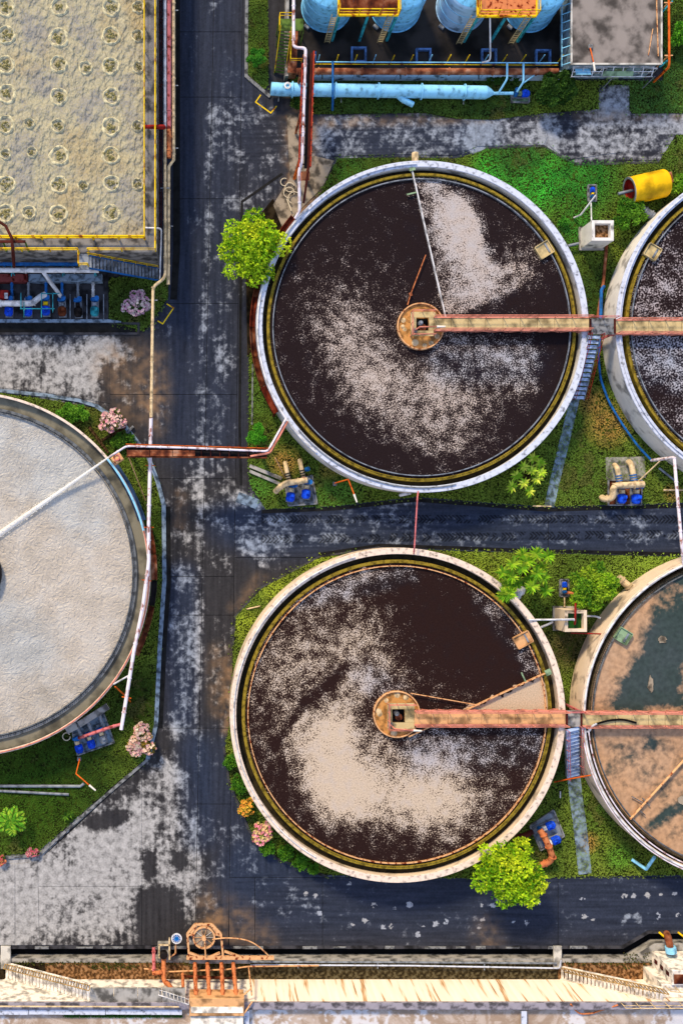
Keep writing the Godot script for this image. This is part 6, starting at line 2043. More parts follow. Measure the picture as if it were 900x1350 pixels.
	pipe("pipe", "dark valve pipe between the lower tank and its pump pad", path3([680, 1104, 1.0, 692, 1101, 1.0, 702, 1096, 1.0]), 0.22, "maroon", 0, "", [], "", 2)
	pad("blue walled pad with pumps below the left tank", [96, 963, 137, 939, 151, 978, 103, 995], 0.15, "kerb_blue")
	for e in [[103.5, 979, "blue motor pump, left one on the pad below the left tank", "blue_paint"], [119.5, 973, "blue motor pump, middle one on the pad below the left tank", "blue_paint"], [135, 967, "grey stripped pump, right one on the pad below the left tank", "grey_steel"]]:
		pump(e[2], at(e[0], e[1], 0.15), 0.29, e[3], "pumps on the pad below the left tank", "cream_pipe", 1.0)
	for e in [[104, 962, "left"], [118, 957, "middle"], [133, 948, "right"]]:
		pipe("pipe", "pale valve pipe from the left tank, %s of three" % e[2], path3([e[0] - 3, e[1] - 12, 1.2, e[0], e[1], 1.0, e[0] + 4, e[1] + 10, 0.9]), 0.14, "grey_steel", 0, "valve pipes below the left tank", [], "", 3)
	beam("concrete_beam", "long pale concrete beam between the left tank and its pumps", "beam", at(104.5, 955, 1.6), at(142.5, 931, 1.6), 0.55, 0.35, "concrete")
	beam("concrete_beam", "short concrete block at the rim below the left tank", "beam", at(88, 963, 1.4), at(102, 956, 1.4), 0.6, 0.4, "concrete")
	# lamps
	lamp_post("orange lamp post with bent arm on the lawn below the left tank", at(105, 1000, 0), [at(105, 1003, 2.8), at(100.5, 1020, 3.4), at(119, 1036, 3.5)], "orange")
	lamp_post("orange lamp post at the south rim of the upper tank", at(441, 638, 0), [at(441.5, 637, 2.0), at(459, 632, 4.6), at(467, 653, 4.8)], "orange")
	lamp_post("small lamp on the drive platform of the upper tank", at(546, 436, 3.65), [at(553, 431, 4.6), at(577, 430.5, 4.7)], "pink_paint")
	lamp_post("small lamp on the drive platform of the lower tank", at(514, 955, 3.65), [at(520, 961, 4.6), at(546, 963, 4.7)], "pink_paint")
	pipe("pipe", "orange rod leaning over the stairs of the lower landing", path3([730, 1031, 0.6, 750, 1027, 2.2, 778, 1022, 3.4]), 0.06, "orange")
	# loose things
	pipe("pipe", "longer of two grey pipes lying on the left lawn", path3([-50, 1036, 0.2, 106, 1036.5, 0.2, 111, 1033, 0.25]), 0.13, "grey_steel", 0, "grey pipes on the left lawn")
	pipe("pipe", "shorter of two grey pipes lying on the left lawn", path3([-50, 1040, 0.2, 91, 1047.5, 0.2]), 0.12, "grey_steel", 0, "grey pipes on the left lawn")
	pipe("pipe", "white U shaped pipe by the foot of the lower right tank", path3([862, 1130, 2.4, 851, 1146, 1.0, 832, 1133, 0.4]), 0.14, "sky_blue", 0.1)
	pipe("pipe", "thin white pole lying on the lawn by the stairs path", path3([738, 1043, 0.2, 738, 1052, 0.2]), 0.06, "clean_white")
	pipe("pipe", "short pale rod lying on the lawn by the lower tank", path3([325, 803, 0.2, 343, 799, 0.2]), 0.06, "cream_pipe")
	pipe("pipe", "white rod by the south rim of the upper tank", path3([526, 653, 0.3, 541, 650, 0.3]), 0.14, "clean_white")
	pipe("hose", "black hose dragged along the right lower footbridge", path3([783, 955, 3.76, 800, 950, 3.76, 820, 948, 3.76, 838, 953, 3.76]), 0.09, "black_rubber", 0.6)
	pipe("hose", "white hose end hanging off the right lower footbridge", path3([770, 965, 3.0, 776, 964, 3.3, 780, 957, 3.78, 786, 954, 3.8]), 0.09, "clean_white", 0.3)
	pipe("hose", "pale hose loop at the lower rim of the left tank", arc(88, 971, 5, 0.2, 0, 330, 24), 0.05, "hose")
	beam("plank_frame", "low yellow pole frame by the start of the narrow path", "frame", at(702, 667, 0.5), at(726, 667.5, 0.5), 0.1, 0.1, "cream_pipe")
	beam("culvert_slab", "light slab across the gutter at the corner of the middle road", "slab", at(313, 655, 0.02), at(340, 665, 0.02), 0.9, 0.06, "kerb_blue")


func elbow(label: String, pts: Array, r: float) -> void:
	var p := path3(pts)
	var t := pipe("pipe", label, p, r, "cream_pipe", 0.5, "suction elbows")
	var n := p.size() - 1
	var f := (p[n] - p[n - 1]).normalized()
	for i in 3:
		var s := Shape.new()
		var q := p[n] - f * (0.15 + 0.22 * i)
		s.tube(PackedVector3Array([q - f * 0.045, q + f * 0.045]), r * 1.3, 14)
		part("band", s, M("black_rubber") if not label.contains("blue") else M("pipe_blue"), t)
	var s := Shape.new()
	s.tube(PackedVector3Array([p[n], p[n] + f * 0.4]), r * 0.9, 12, r * 0.7)
	part("reducer", s, M("pale_red"), t)


func box_tank(label: String, r: Array, h: float, wall: String, inside: Material, level: float) -> void:
	var a := at(r[0], r[1], h); var b := at(r[2], r[3], h)
	var t := thing("sludge_box", label, "box", Vector3(a.x, 0, a.z))
	var w := 0.26
	for e in [[a.x, a.z, b.x, a.z + w], [a.x, b.z - w, b.x, b.z], [a.x, a.z + w, a.x + w, b.z - w], [b.x - w, a.z + w, b.x, b.z - w]]:
		var s := Shape.new()
		s.box(Vector3((e[0] + e[2]) / 2, h / 2, (e[1] + e[3]) / 2), Vector3(e[2] - e[0], h, e[3] - e[1]))
		part("wall", s, M(wall), t)
	var s := Shape.new()
	s.box(Vector3((a.x + b.x) / 2, level - 0.1, (a.z + b.z) / 2), Vector3(b.x - a.x - 2 * w - 0.01, 0.2, b.z - a.z - 2 * w - 0.01))
	part("sludge", s, inside, t)
	s = Shape.new()
	s.box(Vector3((a.x + b.x) / 2, 0.15, (a.z + b.z) / 2), Vector3(b.x - a.x + 0.3, 0.3, b.z - a.z + 0.3))
	part("footing", s, M("concrete"), t)


func build_long_basin() -> void:
	var h := 4.35
	var z := at(0, 1291).z
	var x0 := -34.0; var x1 := 52.0
	var xm: float = at(326, 0, 2.5).x
	var t := thing("long_basin", "long basin wall at the bottom, cream and streaked with rust", "basin", Vector3(xm, 0, z))
	var s := Shape.new()
	s.box(Vector3((x0 + xm) / 2, h / 2, z + 0.15), Vector3(xm - x0, h, 0.3))
	part("cream_wall", s, M("cream_wall"), t)
	s = Shape.new()
	s.box(Vector3((x1 + xm) / 2, h / 2 + 0.002, z + 0.15), Vector3(x1 - xm - 0.004, h + 0.004, 0.3))
	part("streaked_wall", s, M("streaked_wall"), t)
	s = Shape.new()
	s.chamfer(Vector3((x0 + x1) / 2, h + 0.12, z + 0.22), Vector3(x1 - x0, 0.22, 0.62), 0.04)
	part("coping", s, mat("coping_lilac", Color(0.6, 0.58, 0.62), "mottle", 0.8, 0, 0.4), t)
	for e in [[x0, z + 0.6, x0 + 0.4, z + 20], [x1 - 0.4, z + 0.6, x1, z + 20]]:
		s = Shape.new()
		s.box(Vector3((e[0] + e[2]) / 2, h / 2, (e[1] + e[3]) / 2), Vector3(0.4, h, e[3] - e[1]))
		part("end_wall", s, M("concrete"), t)
	for px in [325, 690]:
		s = Shape.new()
		var x: float = at(px, 0, h).x
		s.box(Vector3(x, h / 2, z + 10.6), Vector3(0.3, h, 19.9))
		var d := part("cross_wall", s, M("concrete"), t)
		s = Shape.new()
		s.box(Vector3(x, h + 0.06, z + 10.65), Vector3(0.44, 0.1, 19.9))
		part("capping", s, M("coping"), d)
	var nz := FastNoiseLite.new()
	nz.frequency = 0.006; nz.seed = 3; nz.fractal_octaves = 4
	nz.domain_warp_enabled = true; nz.domain_warp_amplitude = 90; nz.domain_warp_frequency = 0.008
	var nim := nz.get_image(1024, 256)
	var nd := nim.get_data()
	var nf := noise_bytes(1024, 256, 0.12, 3, 9)
	var out := PackedByteArray(); out.resize(nd.size() * 3)
	for i in nd.size():
		var q := 0.5 + 0.5 * sin(nd[i] * 0.13)
		var fo := smoothstep(0.62, 0.75, nd[(i + 4000) % nd.size()] / 255.0 + (nf[i] - 128) * 0.0016)
		var c := Color(0.62, 0.54, 0.47).lerp(Color(0.74, 0.68, 0.63), q).lerp(Color(0.82, 0.81, 0.82), fo)
		out[i * 3] = c.r8; out[i * 3 + 1] = c.g8; out[i * 3 + 2] = c.b8
	s = Shape.new()
	s.uv_from = Vector2(x0, z); s.uv_by = Vector2(1.0 / 86.0, 1.0 / 21.5)
	s.prism(PackedVector2Array([Vector2(x0, z + 0.3), Vector2(x1, z + 0.3), Vector2(x1, z + 20), Vector2(x0, z + 20)]), 3.6, 3.95)
	ground_part("water", s, painted("swirl", Image.create_from_data(1024, 256, false, Image.FORMAT_RGB8, out), 0.4, 1.5), "beige swirling sludge water behind the long basin wall")
	# moss line and stones at the foot
	# left stairs, walkway, trough
	t = stairs("stairs", "cream stairs climbing right along the basin wall in the bottom left", Vector3(at(8, 0).x, 0.1, z - 0.75), Vector3(at(119, 0, h).x, h - 0.05, z - 0.75), 1.3, 24, "cream_wall", "cream_wall", "cream_pipe", [])
	pickets(t, Vector3(at(8, 0).x, 0.1, z - 1.44), Vector3(at(119, 0, h).x, h - 0.05, z - 1.44), 1.05, 0.26, "picket_tan")
	t = stairs("stairs", "cream stairs climbing right along the basin wall in the bottom right", Vector3(at(738, 0).x, 0.1, z - 0.6), Vector3(at(874, 0, h).x, h - 0.05, z - 0.6), 1.0, 26, "cream_wall", "cream_wall", "cream_pipe", [])
	pickets(t, Vector3(at(738, 0).x, 0.1, z - 1.12), Vector3(at(874, 0, h).x, h - 0.05, z - 1.12), 1.05, 0.26, "picket_tan")
	t = thing("walkway", "grey cracked walkway slab on brackets along the basin wall", "walkway", Vector3(at(160, 0).x, 0, z))
	for i in 4:
		s = Shape.new()
		var a := at(119 + i * 31.5, 1306, h + 0.1); var b := at(150 + i * 31.5, 1306, h + 0.1)
		s.box(Vector3((a.x + b.x) / 2, h, z - 0.62), Vector3(b.x - a.x - 0.03, 0.2, 1.2))
		part("walkway_slab", s, M("concrete"), t)
	pickets(t, Vector3(at(210, 0, h).x, h + 0.1, z - 1.15), Vector3(at(249, 0, h).x, h + 0.1, z - 0.35), 1.05, 0.3, "clean_white")
	pipe("pipe", "thin yellowish pipe along the coping of the long basin", path3([-62, 1326.5, 4.9, 236, 1327.5, 4.9]), 0.06, "cream_pipe", 0, "", [], "", 6)
	t = thing("trough", "light blue trough along the inside of the long basin wall", "trough", Vector3(at(90, 0).x, 0, z + 0.7))
	for i in 3:
		s = Shape.new()
		var a := at(-62 + i * 101, 1333, 4.3); var b := at(38 + i * 101, 1333.5, 4.3)
		s.bar(a, b, 0.42, 0.3)
		part("trough_section", s, M("coping"), t)
	s = Shape.new()
	var L := Leaves.new()
	for i in 1500:
		var px := rng.randf_range(85, 240)
		L.leaf(at(px, 1338 + rng.randf() * 2.2, 4.0), Vector3(rng.randfn(), 0.7, rng.randfn()).normalized(), Vector3.UP, 0.16, 0.07, pick([Color(0.04, 0.12, 0.02), Color(0.06, 0.16, 0.03)]))
	tag(single("weeds", L.done(), leaf_mat("leaves", Color(0.4, 0.5, 0.15)), "green weeds along the trough in the long basin", "weeds"), "", "", "", "stuff")
	L = Leaves.new()
	for i in 3600:
		var px := rng.randf_range(-40, 930)
		var dense := absf(px - 150) < 32 or absf(px - 838) < 18
		if not dense and rng.randf() < 0.72: continue
		var y := rng.randf_range(1268, 1277) if dense else rng.randf_range(1268, 1272)
		if absf(px - 838) < 18: y = rng.randf_range(1256, 1276)
		L.leaf(at(px, y, 0.08), Vector3(rng.randfn(), 0.8, rng.randfn()).normalized(), Vector3.UP, 0.2, 0.09, pick([Color(0.03, 0.05, 0.012), Color(0.06, 0.075, 0.015), Color(0.1, 0.09, 0.02)]))
	tag(single("weeds", L.done(), leaf_mat("leaves", Color(0.4, 0.5, 0.15)), "dark moss and weeds beside the open channel", "weeds"), "", "", "", "stuff")
	# slab bridges over the channel
	for e in [["light concrete slab bridge over the channel at the left edge", 8.5, 13], ["light concrete slab bridge over the channel right of the middle", 733.5, 10.5]]:
		s = Shape.new()
		var a := at(e[1], 1246); var b := at(e[1], 1276)
		s.chamfer((a + b) / 2 + Vector3(0, 0.16, 0), Vector3(e[2] / PPM, 0.22, b.z - a.z), 0.04)
		single("slab_bridge", s, M("pale_concrete"), e[0], "slab", "slab bridges over the channel")
	pipe("pipe", "thin blue pipe along the foot of the basin wall", path3([330, 1272, 0.5, 540, 1273, 0.5, 737, 1276.5, 0.5, 739, 1266, 0.5]), 0.07, "coping", 0.2, "", [[0, 0.3], [0, 0.8], [1, 0.5]], "grey_steel", 6)
	pipe("pipe", "pale pipe above the thin blue pipe at the wall foot", path3([318, 1268, 0.4, 540, 1268.5, 0.4, 733, 1270, 0.4]), 0.09, "grey_steel", 0.0)
	pipe("pipe", "long rusty thin pipe past the steel frame to the blue pipe", path3([190, 1277, 0.7, 225, 1281, 0.9, 300, 1278, 0.9, 328, 1274, 0.9, 420, 1273, 0.7]), 0.07, "tan_steel")
	# valve frame, wheel and risers
	t = thing("steel_frame", "tan steel frame over the channel holding a round screen", "frame", at(270, 1240, 0))
	for e in [[247, 1231, 249.5, 1262], [247, 1231, 257, 1218.5], [257, 1218.5, 280, 1218.5], [280, 1218.5, 291.5, 1231], [291.5, 1231, 294, 1261], [246, 1262.5, 361, 1262.5], [250, 1256, 263, 1261], [290, 1256, 278, 1261], [296, 1254, 316, 1261], [247, 1233, 256, 1231], [291, 1233, 283, 1231], [252, 1230, 259, 1220], [287, 1230, 279, 1220]]:
		s = Shape.new()
		var w := 0.3 if e[1] == 1262.5 else 0.17
		s.bar(at(e[0], e[1], 1.5 + 0.01 * w), at(e[2], e[3], 1.5), w, 0.2)
		part("bar", s, M("tan_steel"), t)
	for e in [[248, 1232], [291, 1232], [249, 1261], [293, 1261], [355, 1262]]:
		s = Shape.new()
		s.bar(at(e[0], e[1], -0.5), at(e[0], e[1], 1.45), 0.14, 0.14)
		part("leg", s, M("tan_steel"), t)
	t = thing("screen_wheel", "round spoked screen lying in the tan steel frame", "wheel", at(269, 1236, 0))
	var c := at(269, 1236, 1.6)
	s = Shape.new()
	s.ring(c, 0.84, 0.97, -0.1, 0.1, 40)
	part("rim", s, M("tan_steel"), t)
	s = Shape.new()
	s.disc(c - Vector3(0, 0.06, 0), 0.86, 32)
	part("mesh_disc", s, M("stony"), t)
	for i in 10:
		s = Shape.new()
		var an := TAU * i / 10
		s.bar(c, c + Vector3(cos(an), 0.02, sin(an)) * 0.85, 0.03, 0.04)
		part("spoke", s, M("clean_white") if i % 3 == 0 else M("tan_steel"), t)
	s = Shape.new()
	s.cyl(c, 0.2, 0.3, 16)
	part("hub", s, M("tan_steel"), t)
	s = Shape.new()
	s.tube(path3([270, 1238, 1.8, 271, 1260, 1.8]), 0.06, 8)
	part("shaft", s, M("tan_steel"), t)
	pipe("hose", "tan hose arching from the round screen to the frame end", path3([280, 1238.5, 1.7, 295, 1236.5, 1.8, 312, 1237, 1.8, 328, 1240, 1.8, 342, 1248, 1.8, 354, 1260, 1.6]), 0.06, "tan_steel", 0.6)
	t = thing("hand_wheel", "round wheel with bright blue middle beside the tan frame", "wheel", at(233, 1237, 0))
	c = at(233, 1237, 1.5)
	s = Shape.new()
	s.ring(c, 0.36, 0.46, 0.0, 0.1, 28)
	part("rim", s, M("clean_white"), t)
	s = Shape.new()
	s.lathe(c, [[0.34, 0.02], [0.2, 0.06], [0.0, 0.16]], 20)
	part("middle", s, mat("bright_blue", Color(0.1, 0.5, 0.85), "dirt", 0.4, 0, 1.0), t)
	for i in 12:
		s = Shape.new()
		var an := TAU * i / 12
		s.bar(c + Vector3(cos(an) * 0.2, 0.09, sin(an) * 0.2), c + Vector3(cos(an) * 0.38, 0.09, sin(an) * 0.38), 0.03, 0.03)
		part("spoke", s, M("clean_white"), t)
	s = Shape.new()
	s.tube(path3([232, 1243, 1.2, 231.5, 1257, 1.0, 224, 1262, 0.9]), 0.07, 8)
	part("stem", s, M("tan_steel"), t)
	t = thing("drive_motor", "dark round motor on a pale block left of the blue wheel", "motor", at(216, 1257, 0))
	s = Shape.new()
	s.chamfer(at(216.5, 1253, 0.5), Vector3(1.1, 1.0, 1.3), 0.05)
	part("block", s, M("concrete"), t)
	s = Shape.new()
	s.lathe(at(216, 1257, 1.0), [[0.34, 0.0], [0.34, 0.45], [0.25, 0.55], [0.0, 0.58]], 20)
	part("motor", s, M("dark_steel"), t)
	for e in [[210, 1246, 210, 1263], [223.5, 1236, 223.5, 1265], [209, 1246, 224, 1245.5]]:
		s = Shape.new()
		s.bar(at(e[0], e[1], 1.3), at(e[2], e[3], 1.3), 0.13, 0.12)
		part("bar", s, M("cream_pipe"), t)
	pipe("pipe", "pinkish rusty pipe standing left of the dark motor", path3([203, 1249, 0.9, 203, 1282, 1.4]), 0.15, "pale_red", 0, "", [], "", 3)
	pipe("pipe", "orange rusty pipe bending from the dark motor over the wall", path3([216, 1264, 1.0, 216, 1293, 1.6, 224, 1299, 2.4, 228, 1309, 4.0]), 0.19, "rust_bright", 0.3, "", [], "", 3)
	pipe("pipe", "horizontal rusty pipe joining the two risers by the motor", path3([201, 1283, 1.5, 214, 1282, 1.5]), 0.17, "rust_bright", 0, "", [], "", 2)
	pipe("pipe", "rusty header pipe at the feet of the brown risers", path3([240, 1287, 1.0, 312, 1290, 1.0]), 0.12, "rust_dark", 0)
	pipe("pipe", "short brown riser left of the four long ones", path3([241, 1284, 1.2, 242, 1312, 4.2]), 0.14, "rust_bright", 0)
	var n := 0
	for e in [[257, 1270, 258.5, 1313], [273.5, 1270, 276, 1313], [292, 1270, 294, 1313.5], [307.5, 1270, 311.5, 1314]]:
		pipe("pipe", "brown riser pipe to the tan box, %s from the left" % ["first", "second", "third", "fourth"][n], path3([e[0], e[1], 1.2, e[2], e[3], 4.6]), 0.17, "rust_bright", 0, "brown riser pipes at the long basin", [], "", 3)
		n += 1
	s = Shape.new()
	s.chamfer((at(249, 1266.5, 0.9) + at(330, 1266.5, 0.9)) / 2, Vector3(5.3, 0.3, 0.42), 0.04)
	single("concrete_beam", s, M("concrete"), "weathered concrete beam carrying the feet of the brown risers", "beam")
	t = thing("inlet_box", "tan concrete inlet box on the basin wall under the brown risers", "box", Vector3(at(286, 0).x, 0, z))
	var a := at(250, 1316, 5.2); var b := at(322, 1340, 5.2)
	s = Shape.new()
	s.chamfer(Vector3((a.x + b.x) / 2, 4.4, (a.z + b.z) / 2), Vector3(b.x - a.x, 1.6, b.z - a.z), 0.05)
	part("body", s, M("deck_tan"), t)
	s = Shape.new()
	s.box(Vector3((a.x + b.x) / 2, 5.22, a.z + 0.95), Vector3(b.x - a.x - 0.2, 0.06, 0.5))
	part("cover", s, M("cream_wall"), t)
	s = Shape.new()
	s.chamfer(Vector3((a.x + b.x) / 2, 4.2, b.z + 0.6), Vector3(b.x - a.x - 0.1, 1.4, 1.1), 0.05)
	part("step", s, M("cream_wall"), t)
	t = thing("railing", "tan stay railing right of the inlet box", "railing", at(330, 1310, 0) * Vector3(1, 0, 1))
	for e in [[328, 1276, 1.0, 332, 1312, 4.6], [321, 1312, 4.6, 331, 1303, 4.4], [322, 1336, 5.0, 333, 1320, 4.8]]:
		s = Shape.new()
		s.tube(path3(e), 0.07, 6)
		part("bar", s, M("tan_steel"), t)
	# stepped boxes at the right end
	var gx := 60.0
	for e in [["taller cream inlet house at the right end of the basin wall", 858, 1253.5, 1272.8, 3.9, true], ["lower cream block beside the inlet house at the wall", 847, 1273, 1290.8, 3.6, false]]:
		var p := at(e[1], e[2]); var q := at(e[1], e[3])
		t = thing("inlet_house", e[0], "house", p)
		s = Shape.new()
		s.chamfer(Vector3((p.x + 48) / 2, e[4] / 2, (p.z + q.z) / 2), Vector3(48 - p.x, e[4], q.z - p.z), 0.05)
		part("wall", s, M("cream_wall"), t)
		if e[5]:
			for i in 3:
				s = Shape.new()
				s.box(Vector3(p.x - 0.01, 0.9 + i * 1.1, p.z + 0.6), Vector3(0.06, 0.55, 0.35))
				part("vent", s, M("maroon"), t)
			s = Shape.new()
			s.box(Vector3((p.x + 48) / 2, e[4] + 0.03, (p.z + q.z) / 2 + 0.1), Vector3(48 - p.x - 0.3, 0.08, q.z - p.z - 0.5))
			part("roof_sheet", s, M("rust_dark"), t)
	pipe("pipe", "brown elbow pipe with blue collar behind the inlet house", path3([878, 1231, 0.3, 880, 1236, 1.4, 883, 1251, 1.5]), 0.3, "rust", 0.4)
	s = Shape.new()
	s.tube(path3([883, 1248, 1.5, 884, 1256, 1.5]), 0.46, 16)
	single("pipe_collar", s, M("sky_blue"), "light blue collar on the brown elbow pipe", "collar")
	for e in [[868, 1229, 875, 1235, "left"], [893, 1229, 902, 1236, "right"]]:
		pipe("pipe", "yellow tap handle beside the brown elbow pipe, %s one" % e[4], path3([e[0], e[1], 0.8, e[2], e[3], 0.9]), 0.09, "yellow", 0, "yellow taps")
	pipe("hose", "orange and white hose hanging into the right end of the basin", path3([752, 1324, 4.7, 757, 1331, 4.2, 764, 1337, 4.1, 780, 1336, 4.1, 791, 1332, 4.2, 814, 1325, 4.7]), 0.07, "rust_bright", 0.4)
	t = thing("railing", "pale pipe railing at the head of the right hand stairs", "railing", at(885, 1318, 0) * Vector3(1, 0, 1))
	rails(t, [at(876, 1300, 4.5), at(915, 1303, 4.5)], 1.0, 0.8, "cream_pipe", 0.04)
	rails(t, [at(818, 1322, 4.6), at(915, 1322, 4.6)], 1.0, 1.2, "cream_pipe", 0.04)


func build_plants() -> void:
	var lime := [Color(0.5, 0.68, 0.02), Color(0.26, 0.5, 0.015), Color(0.68, 0.76, 0.03), Color(0.08, 0.24, 0.01), Color(0.4, 0.6, 0.02), Color(0.14, 0.34, 0.01)]
	var mid := [Color(0.06, 0.17, 0.02), Color(0.1, 0.22, 0.02), Color(0.04, 0.11, 0.015)]
	var deep := [Color(0.018, 0.05, 0.01), Color(0.03, 0.08, 0.012), Color(0.05, 0.12, 0.02)]
	tree("bright yellow green tree between the main road and the upper tank", 332, 325, 4.0, 50, lime, 1450, 0.27, "round crowned trees")
	tree("bright green tree over the rim of the lower tank and bottom road", 674, 1151, 4.2, 49, lime, 1700, 0.27, "round crowned trees")
	tree("bushy green tree above the cream box", 783, 772, 2.6, 35, [Color(0.24, 0.44, 0.02), Color(0.12, 0.3, 0.02), Color(0.36, 0.5, 0.03), Color(0.06, 0.17, 0.015)], 1100, 0.24, "", 15)
	var heads := []
	for p in [[265, 95], [320, 90], [365, 100], [225, 130], [262, 145], [188, 165], [335, 145], [222, 180], [295, 190], [345, 185], [203, 218], [190, 252], [240, 205], [300, 222], [355, 235], [322, 168], [285, 120], [212, 250]]:
		heads.append([600 + p[0] / 3.0, 700 + p[1] / 3.0, rng.randf_range(3.2, 4.6)])
	star_plant("spiky_tree", "tree of many star shaped leaf heads over the rim of the lower tank", heads, 0.72, 0.2, 26, [Color(0.26, 0.52, 0.02), Color(0.42, 0.6, 0.04), Color(0.13, 0.34, 0.02)])
	heads = []
	for p in [[305, 462], [332, 480], [268, 495], [300, 512], [338, 520], [240, 530], [270, 560], [222, 575], [292, 592], [322, 545]]:
		heads.append([600 + p[0] / 3.0, 450 + p[1] / 3.0, rng.randf_range(0.9, 1.8)])
	star_plant("spiky_shrub", "light green spiky shrub by the narrow path below the upper tank", heads, 0.6, 0.19, 16, [Color(0.5, 0.7, 0.05), Color(0.3, 0.56, 0.03), Color(0.7, 0.8, 0.1)])
	star_plant("palm", "small palm on the lawn in the lower left", [[15, 1083, 1.4]], 1.25, 0.42, 10, [Color(0.16, 0.46, 0.03), Color(0.4, 0.62, 0.05), Color(0.08, 0.28, 0.02)], true)
	star_plant("young_plant", "small young plant near the lawn kerb in the lower left", [[87, 1076, 0.5], [92, 1073, 0.4]], 0.5, 0.14, 12, mid)
	var pink := [Color(0.9, 0.48, 0.46), Color(0.85, 0.58, 0.5), Color(0.92, 0.64, 0.55), Color(0.8, 0.32, 0.4)]
	shrub("pink flowering shrub by the corner of the left tank", 147, 556, 1.6, 17, [Color(0.16, 0.15, 0.03), Color(0.1, 0.13, 0.025)], pink, 420, 0.2, "pink flowering shrubs", "flowering_shrub", Vector2(1.1, 0.9))
	shrub("pink and white flowering shrub below the basin stairs", 180, 402, 1.4, 20, deep, [Color(0.62, 0.4, 0.46), Color(0.7, 0.6, 0.55), Color(0.6, 0.3, 0.42)], 420, 0.18, "pink flowering shrubs", "flowering_shrub")
	shrub("peach pink flowering shrub on the lawn beside the bottom of the left tank", 186, 977, 1.7, 20, [Color(0.2, 0.17, 0.03), Color(0.12, 0.13, 0.025), Color(0.3, 0.2, 0.03)], [Color(0.92, 0.6, 0.45), Color(0.9, 0.46, 0.42), Color(0.92, 0.7, 0.5)], 480, 0.2, "pink flowering shrubs", "flowering_shrub", Vector2(1.0, 1.15))
	shrub("pink and yellow flowering shrub at the lower left of the lower tank", 345, 1098, 1.3, 15, [Color(0.14, 0.2, 0.02), Color(0.24, 0.25, 0.03)], [Color(0.9, 0.35, 0.42), Color(0.9, 0.68, 0.3), Color(0.85, 0.25, 0.32)], 320, 0.18, "pink flowering shrubs", "flowering_shrub", Vector2(0.9, 1.1))
	shrub("orange flowering plants in the bed left of the lower tank", 325, 1064, 1.1, 12, mid, [Color(0.9, 0.34, 0.05), Color(0.85, 0.5, 0.06)], 240, 0.18, "", "flowering_shrub", Vector2(0.8, 1.2))
	shrub("small red flowers at the kerb of the left lawn", 43, 1123, 0.6, 7, mid, [Color(0.6, 0.12, 0.16), Color(0.66, 0.3, 0.3)], 110, 0.14, "", "flowering_shrub", Vector2(1.4, 0.8))
	shrub("red flowers at the left edge above the grey apron", 1, 1134, 0.6, 8, mid, [Color(0.6, 0.12, 0.12), Color(0.6, 0.25, 0.1)], 110, 0.14, "", "flowering_shrub")
	shrub("bright green shrub beside the rim of the left tank", 95, 545, 1.0, 19, [Color(0.09, 0.28, 0.02), Color(0.16, 0.36, 0.03), Color(0.05, 0.16, 0.015)], [], 480, 0.2, "", "shrub", Vector2(1.2, 0.7))
	shrub("dark green plants in the corner under the pipe bridge", 164, 580, 0.9, 15, mid, [], 330, 0.2, "", "shrub", Vector2(1.2, 0.8))
	shrub("clipped round shrub on the small lawn at the top of the road", 338, 78, 1.5, 14, [Color(0.04, 0.2, 0.02), Color(0.08, 0.3, 0.03)], [], 900, 0.12, "clipped round shrubs", "shrub")
	shrub("clipped round shrub under the west trough of the upper tank", 338.5, 573, 1.5, 14.5, [Color(0.06, 0.3, 0.02), Color(0.12, 0.42, 0.03)], [], 900, 0.12, "clipped round shrubs", "shrub")
	shrub("big dark bush at the corner of the silo yard", 733, 118, 2.4, 27, deep, [], 900, 0.26, "", "shrub", Vector2(1.0, 1.0))
	shrub("low dark bush under the bund wall", 660, 103, 0.9, 12, deep, [], 260, 0.2, "", "shrub", Vector2(2.4, 0.55))
	shrub("dark leafy bush under the end of the blue main", 401, 137, 1.0, 14, deep, [], 300, 0.22, "", "shrub", Vector2(1.0, 0.8))
	shrub("light green shrub in front of the yellow drum", 828, 283, 1.9, 22, [Color(0.1, 0.27, 0.02), Color(0.16, 0.34, 0.03), Color(0.05, 0.16, 0.015)], [], 620, 0.22, "", "shrub", Vector2(1.1, 1.1))
	shrub("bright shrub right of the yellow drum", 893, 245, 1.6, 14, [Color(0.12, 0.32, 0.02), Color(0.2, 0.38, 0.03)], [], 360, 0.22)
	shrub("bright green bush at the right edge beside the orange pipe", 896, 47, 1.5, 15, [Color(0.08, 0.3, 0.02), Color(0.14, 0.38, 0.03)], [], 340, 0.24)
	var n := 0
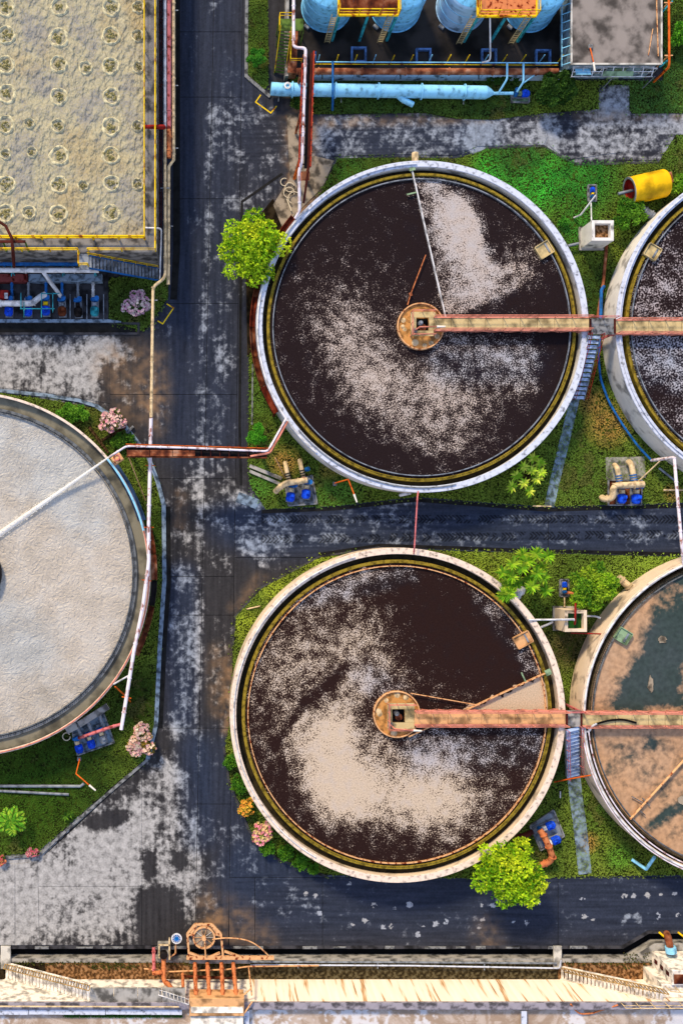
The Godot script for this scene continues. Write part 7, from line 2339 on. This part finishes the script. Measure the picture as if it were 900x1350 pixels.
	for p in [[304, 1004, 9], [317, 1034, 13], [352, 1118, 10], [376, 1124, 11], [398, 1136, 11], [413, 1145, 6]]:
		shrub("green garden plant in the bed of the lower tank, %s from the top" % ["first", "second", "third", "fourth", "fifth", "sixth"][n], p[0], p[1], 0.9, p[2], [Color(0.07, 0.22, 0.02), Color(0.12, 0.28, 0.02), Color(0.04, 0.14, 0.015)], [], 220, 0.22, "green plants in the bed of the lower tank")
		n += 1
	shrub("small bright weed by the upper tank on the bright lawn", 742, 293, 0.6, 6, [Color(0.08, 0.3, 0.03)], [], 90, 0.2)


func _ready() -> void:
	rng.seed = 20240611
	var cam := Camera3D.new()
	cam.name = "camera"
	cam.position = Vector3(0, HIGH, 0)
	cam.rotation_degrees = Vector3(-90, 0, 0)
	cam.near = 1.0
	cam.far = 4000.0
	cam.keep_aspect = Camera3D.KEEP_HEIGHT
	# a piece cut out of a wider straight down view: the lens is shifted
	cam.set_frustum(1.0, Vector2((450.0 - NADIR.x) / 1350.0, -(675.0 - NADIR.y) / 1350.0), 1.0, 4000.0)
	cam.current = true
	add_child(cam)
	var env := Environment.new()
	env.background_mode = Environment.BG_SKY
	var sm := ProceduralSkyMaterial.new()
	sm.sky_top_color = Color(0.6, 0.68, 0.84)
	sm.sky_horizon_color = Color(0.86, 0.85, 0.83)
	sm.sky_curve = 0.3
	sm.ground_bottom_color = Color(0.3, 0.3, 0.3)
	sm.ground_horizon_color = Color(0.6, 0.6, 0.58)
	sm.sky_energy_multiplier = 0.72
	sm.ground_energy_multiplier = 0.72
	sm.sun_angle_max = 20.0
	var sky := Sky.new()
	sky.sky_material = sm
	env.sky = sky
	env.tonemap_mode = Environment.TONE_MAPPER_LINEAR
	env.tonemap_exposure = 2.85
	env.sdfgi_enabled = true
	env.ssao_enabled = true
	env.ssil_enabled = true
	var we := WorldEnvironment.new()
	we.name = "world_environment"
	we.environment = env
	add_child(we)
	var sun := DirectionalLight3D.new()
	sun.name = "sun"
	sun.light_color = Color(1.0, 0.91, 0.77)
	sun.light_energy = 0.5
	sun.light_angular_distance = 10.0
	sun.shadow_enabled = true
	add_child(sun)
	sun.look_at_from_position(Vector3(-30, 52, -60), Vector3.ZERO)
	paint_ground()
	build_ground()
	build_tanks()
	build_aeration()
	build_long_basin()
	build_pump_station()
	build_silo_yard()
	build_between()
	build_plants()
	grass()
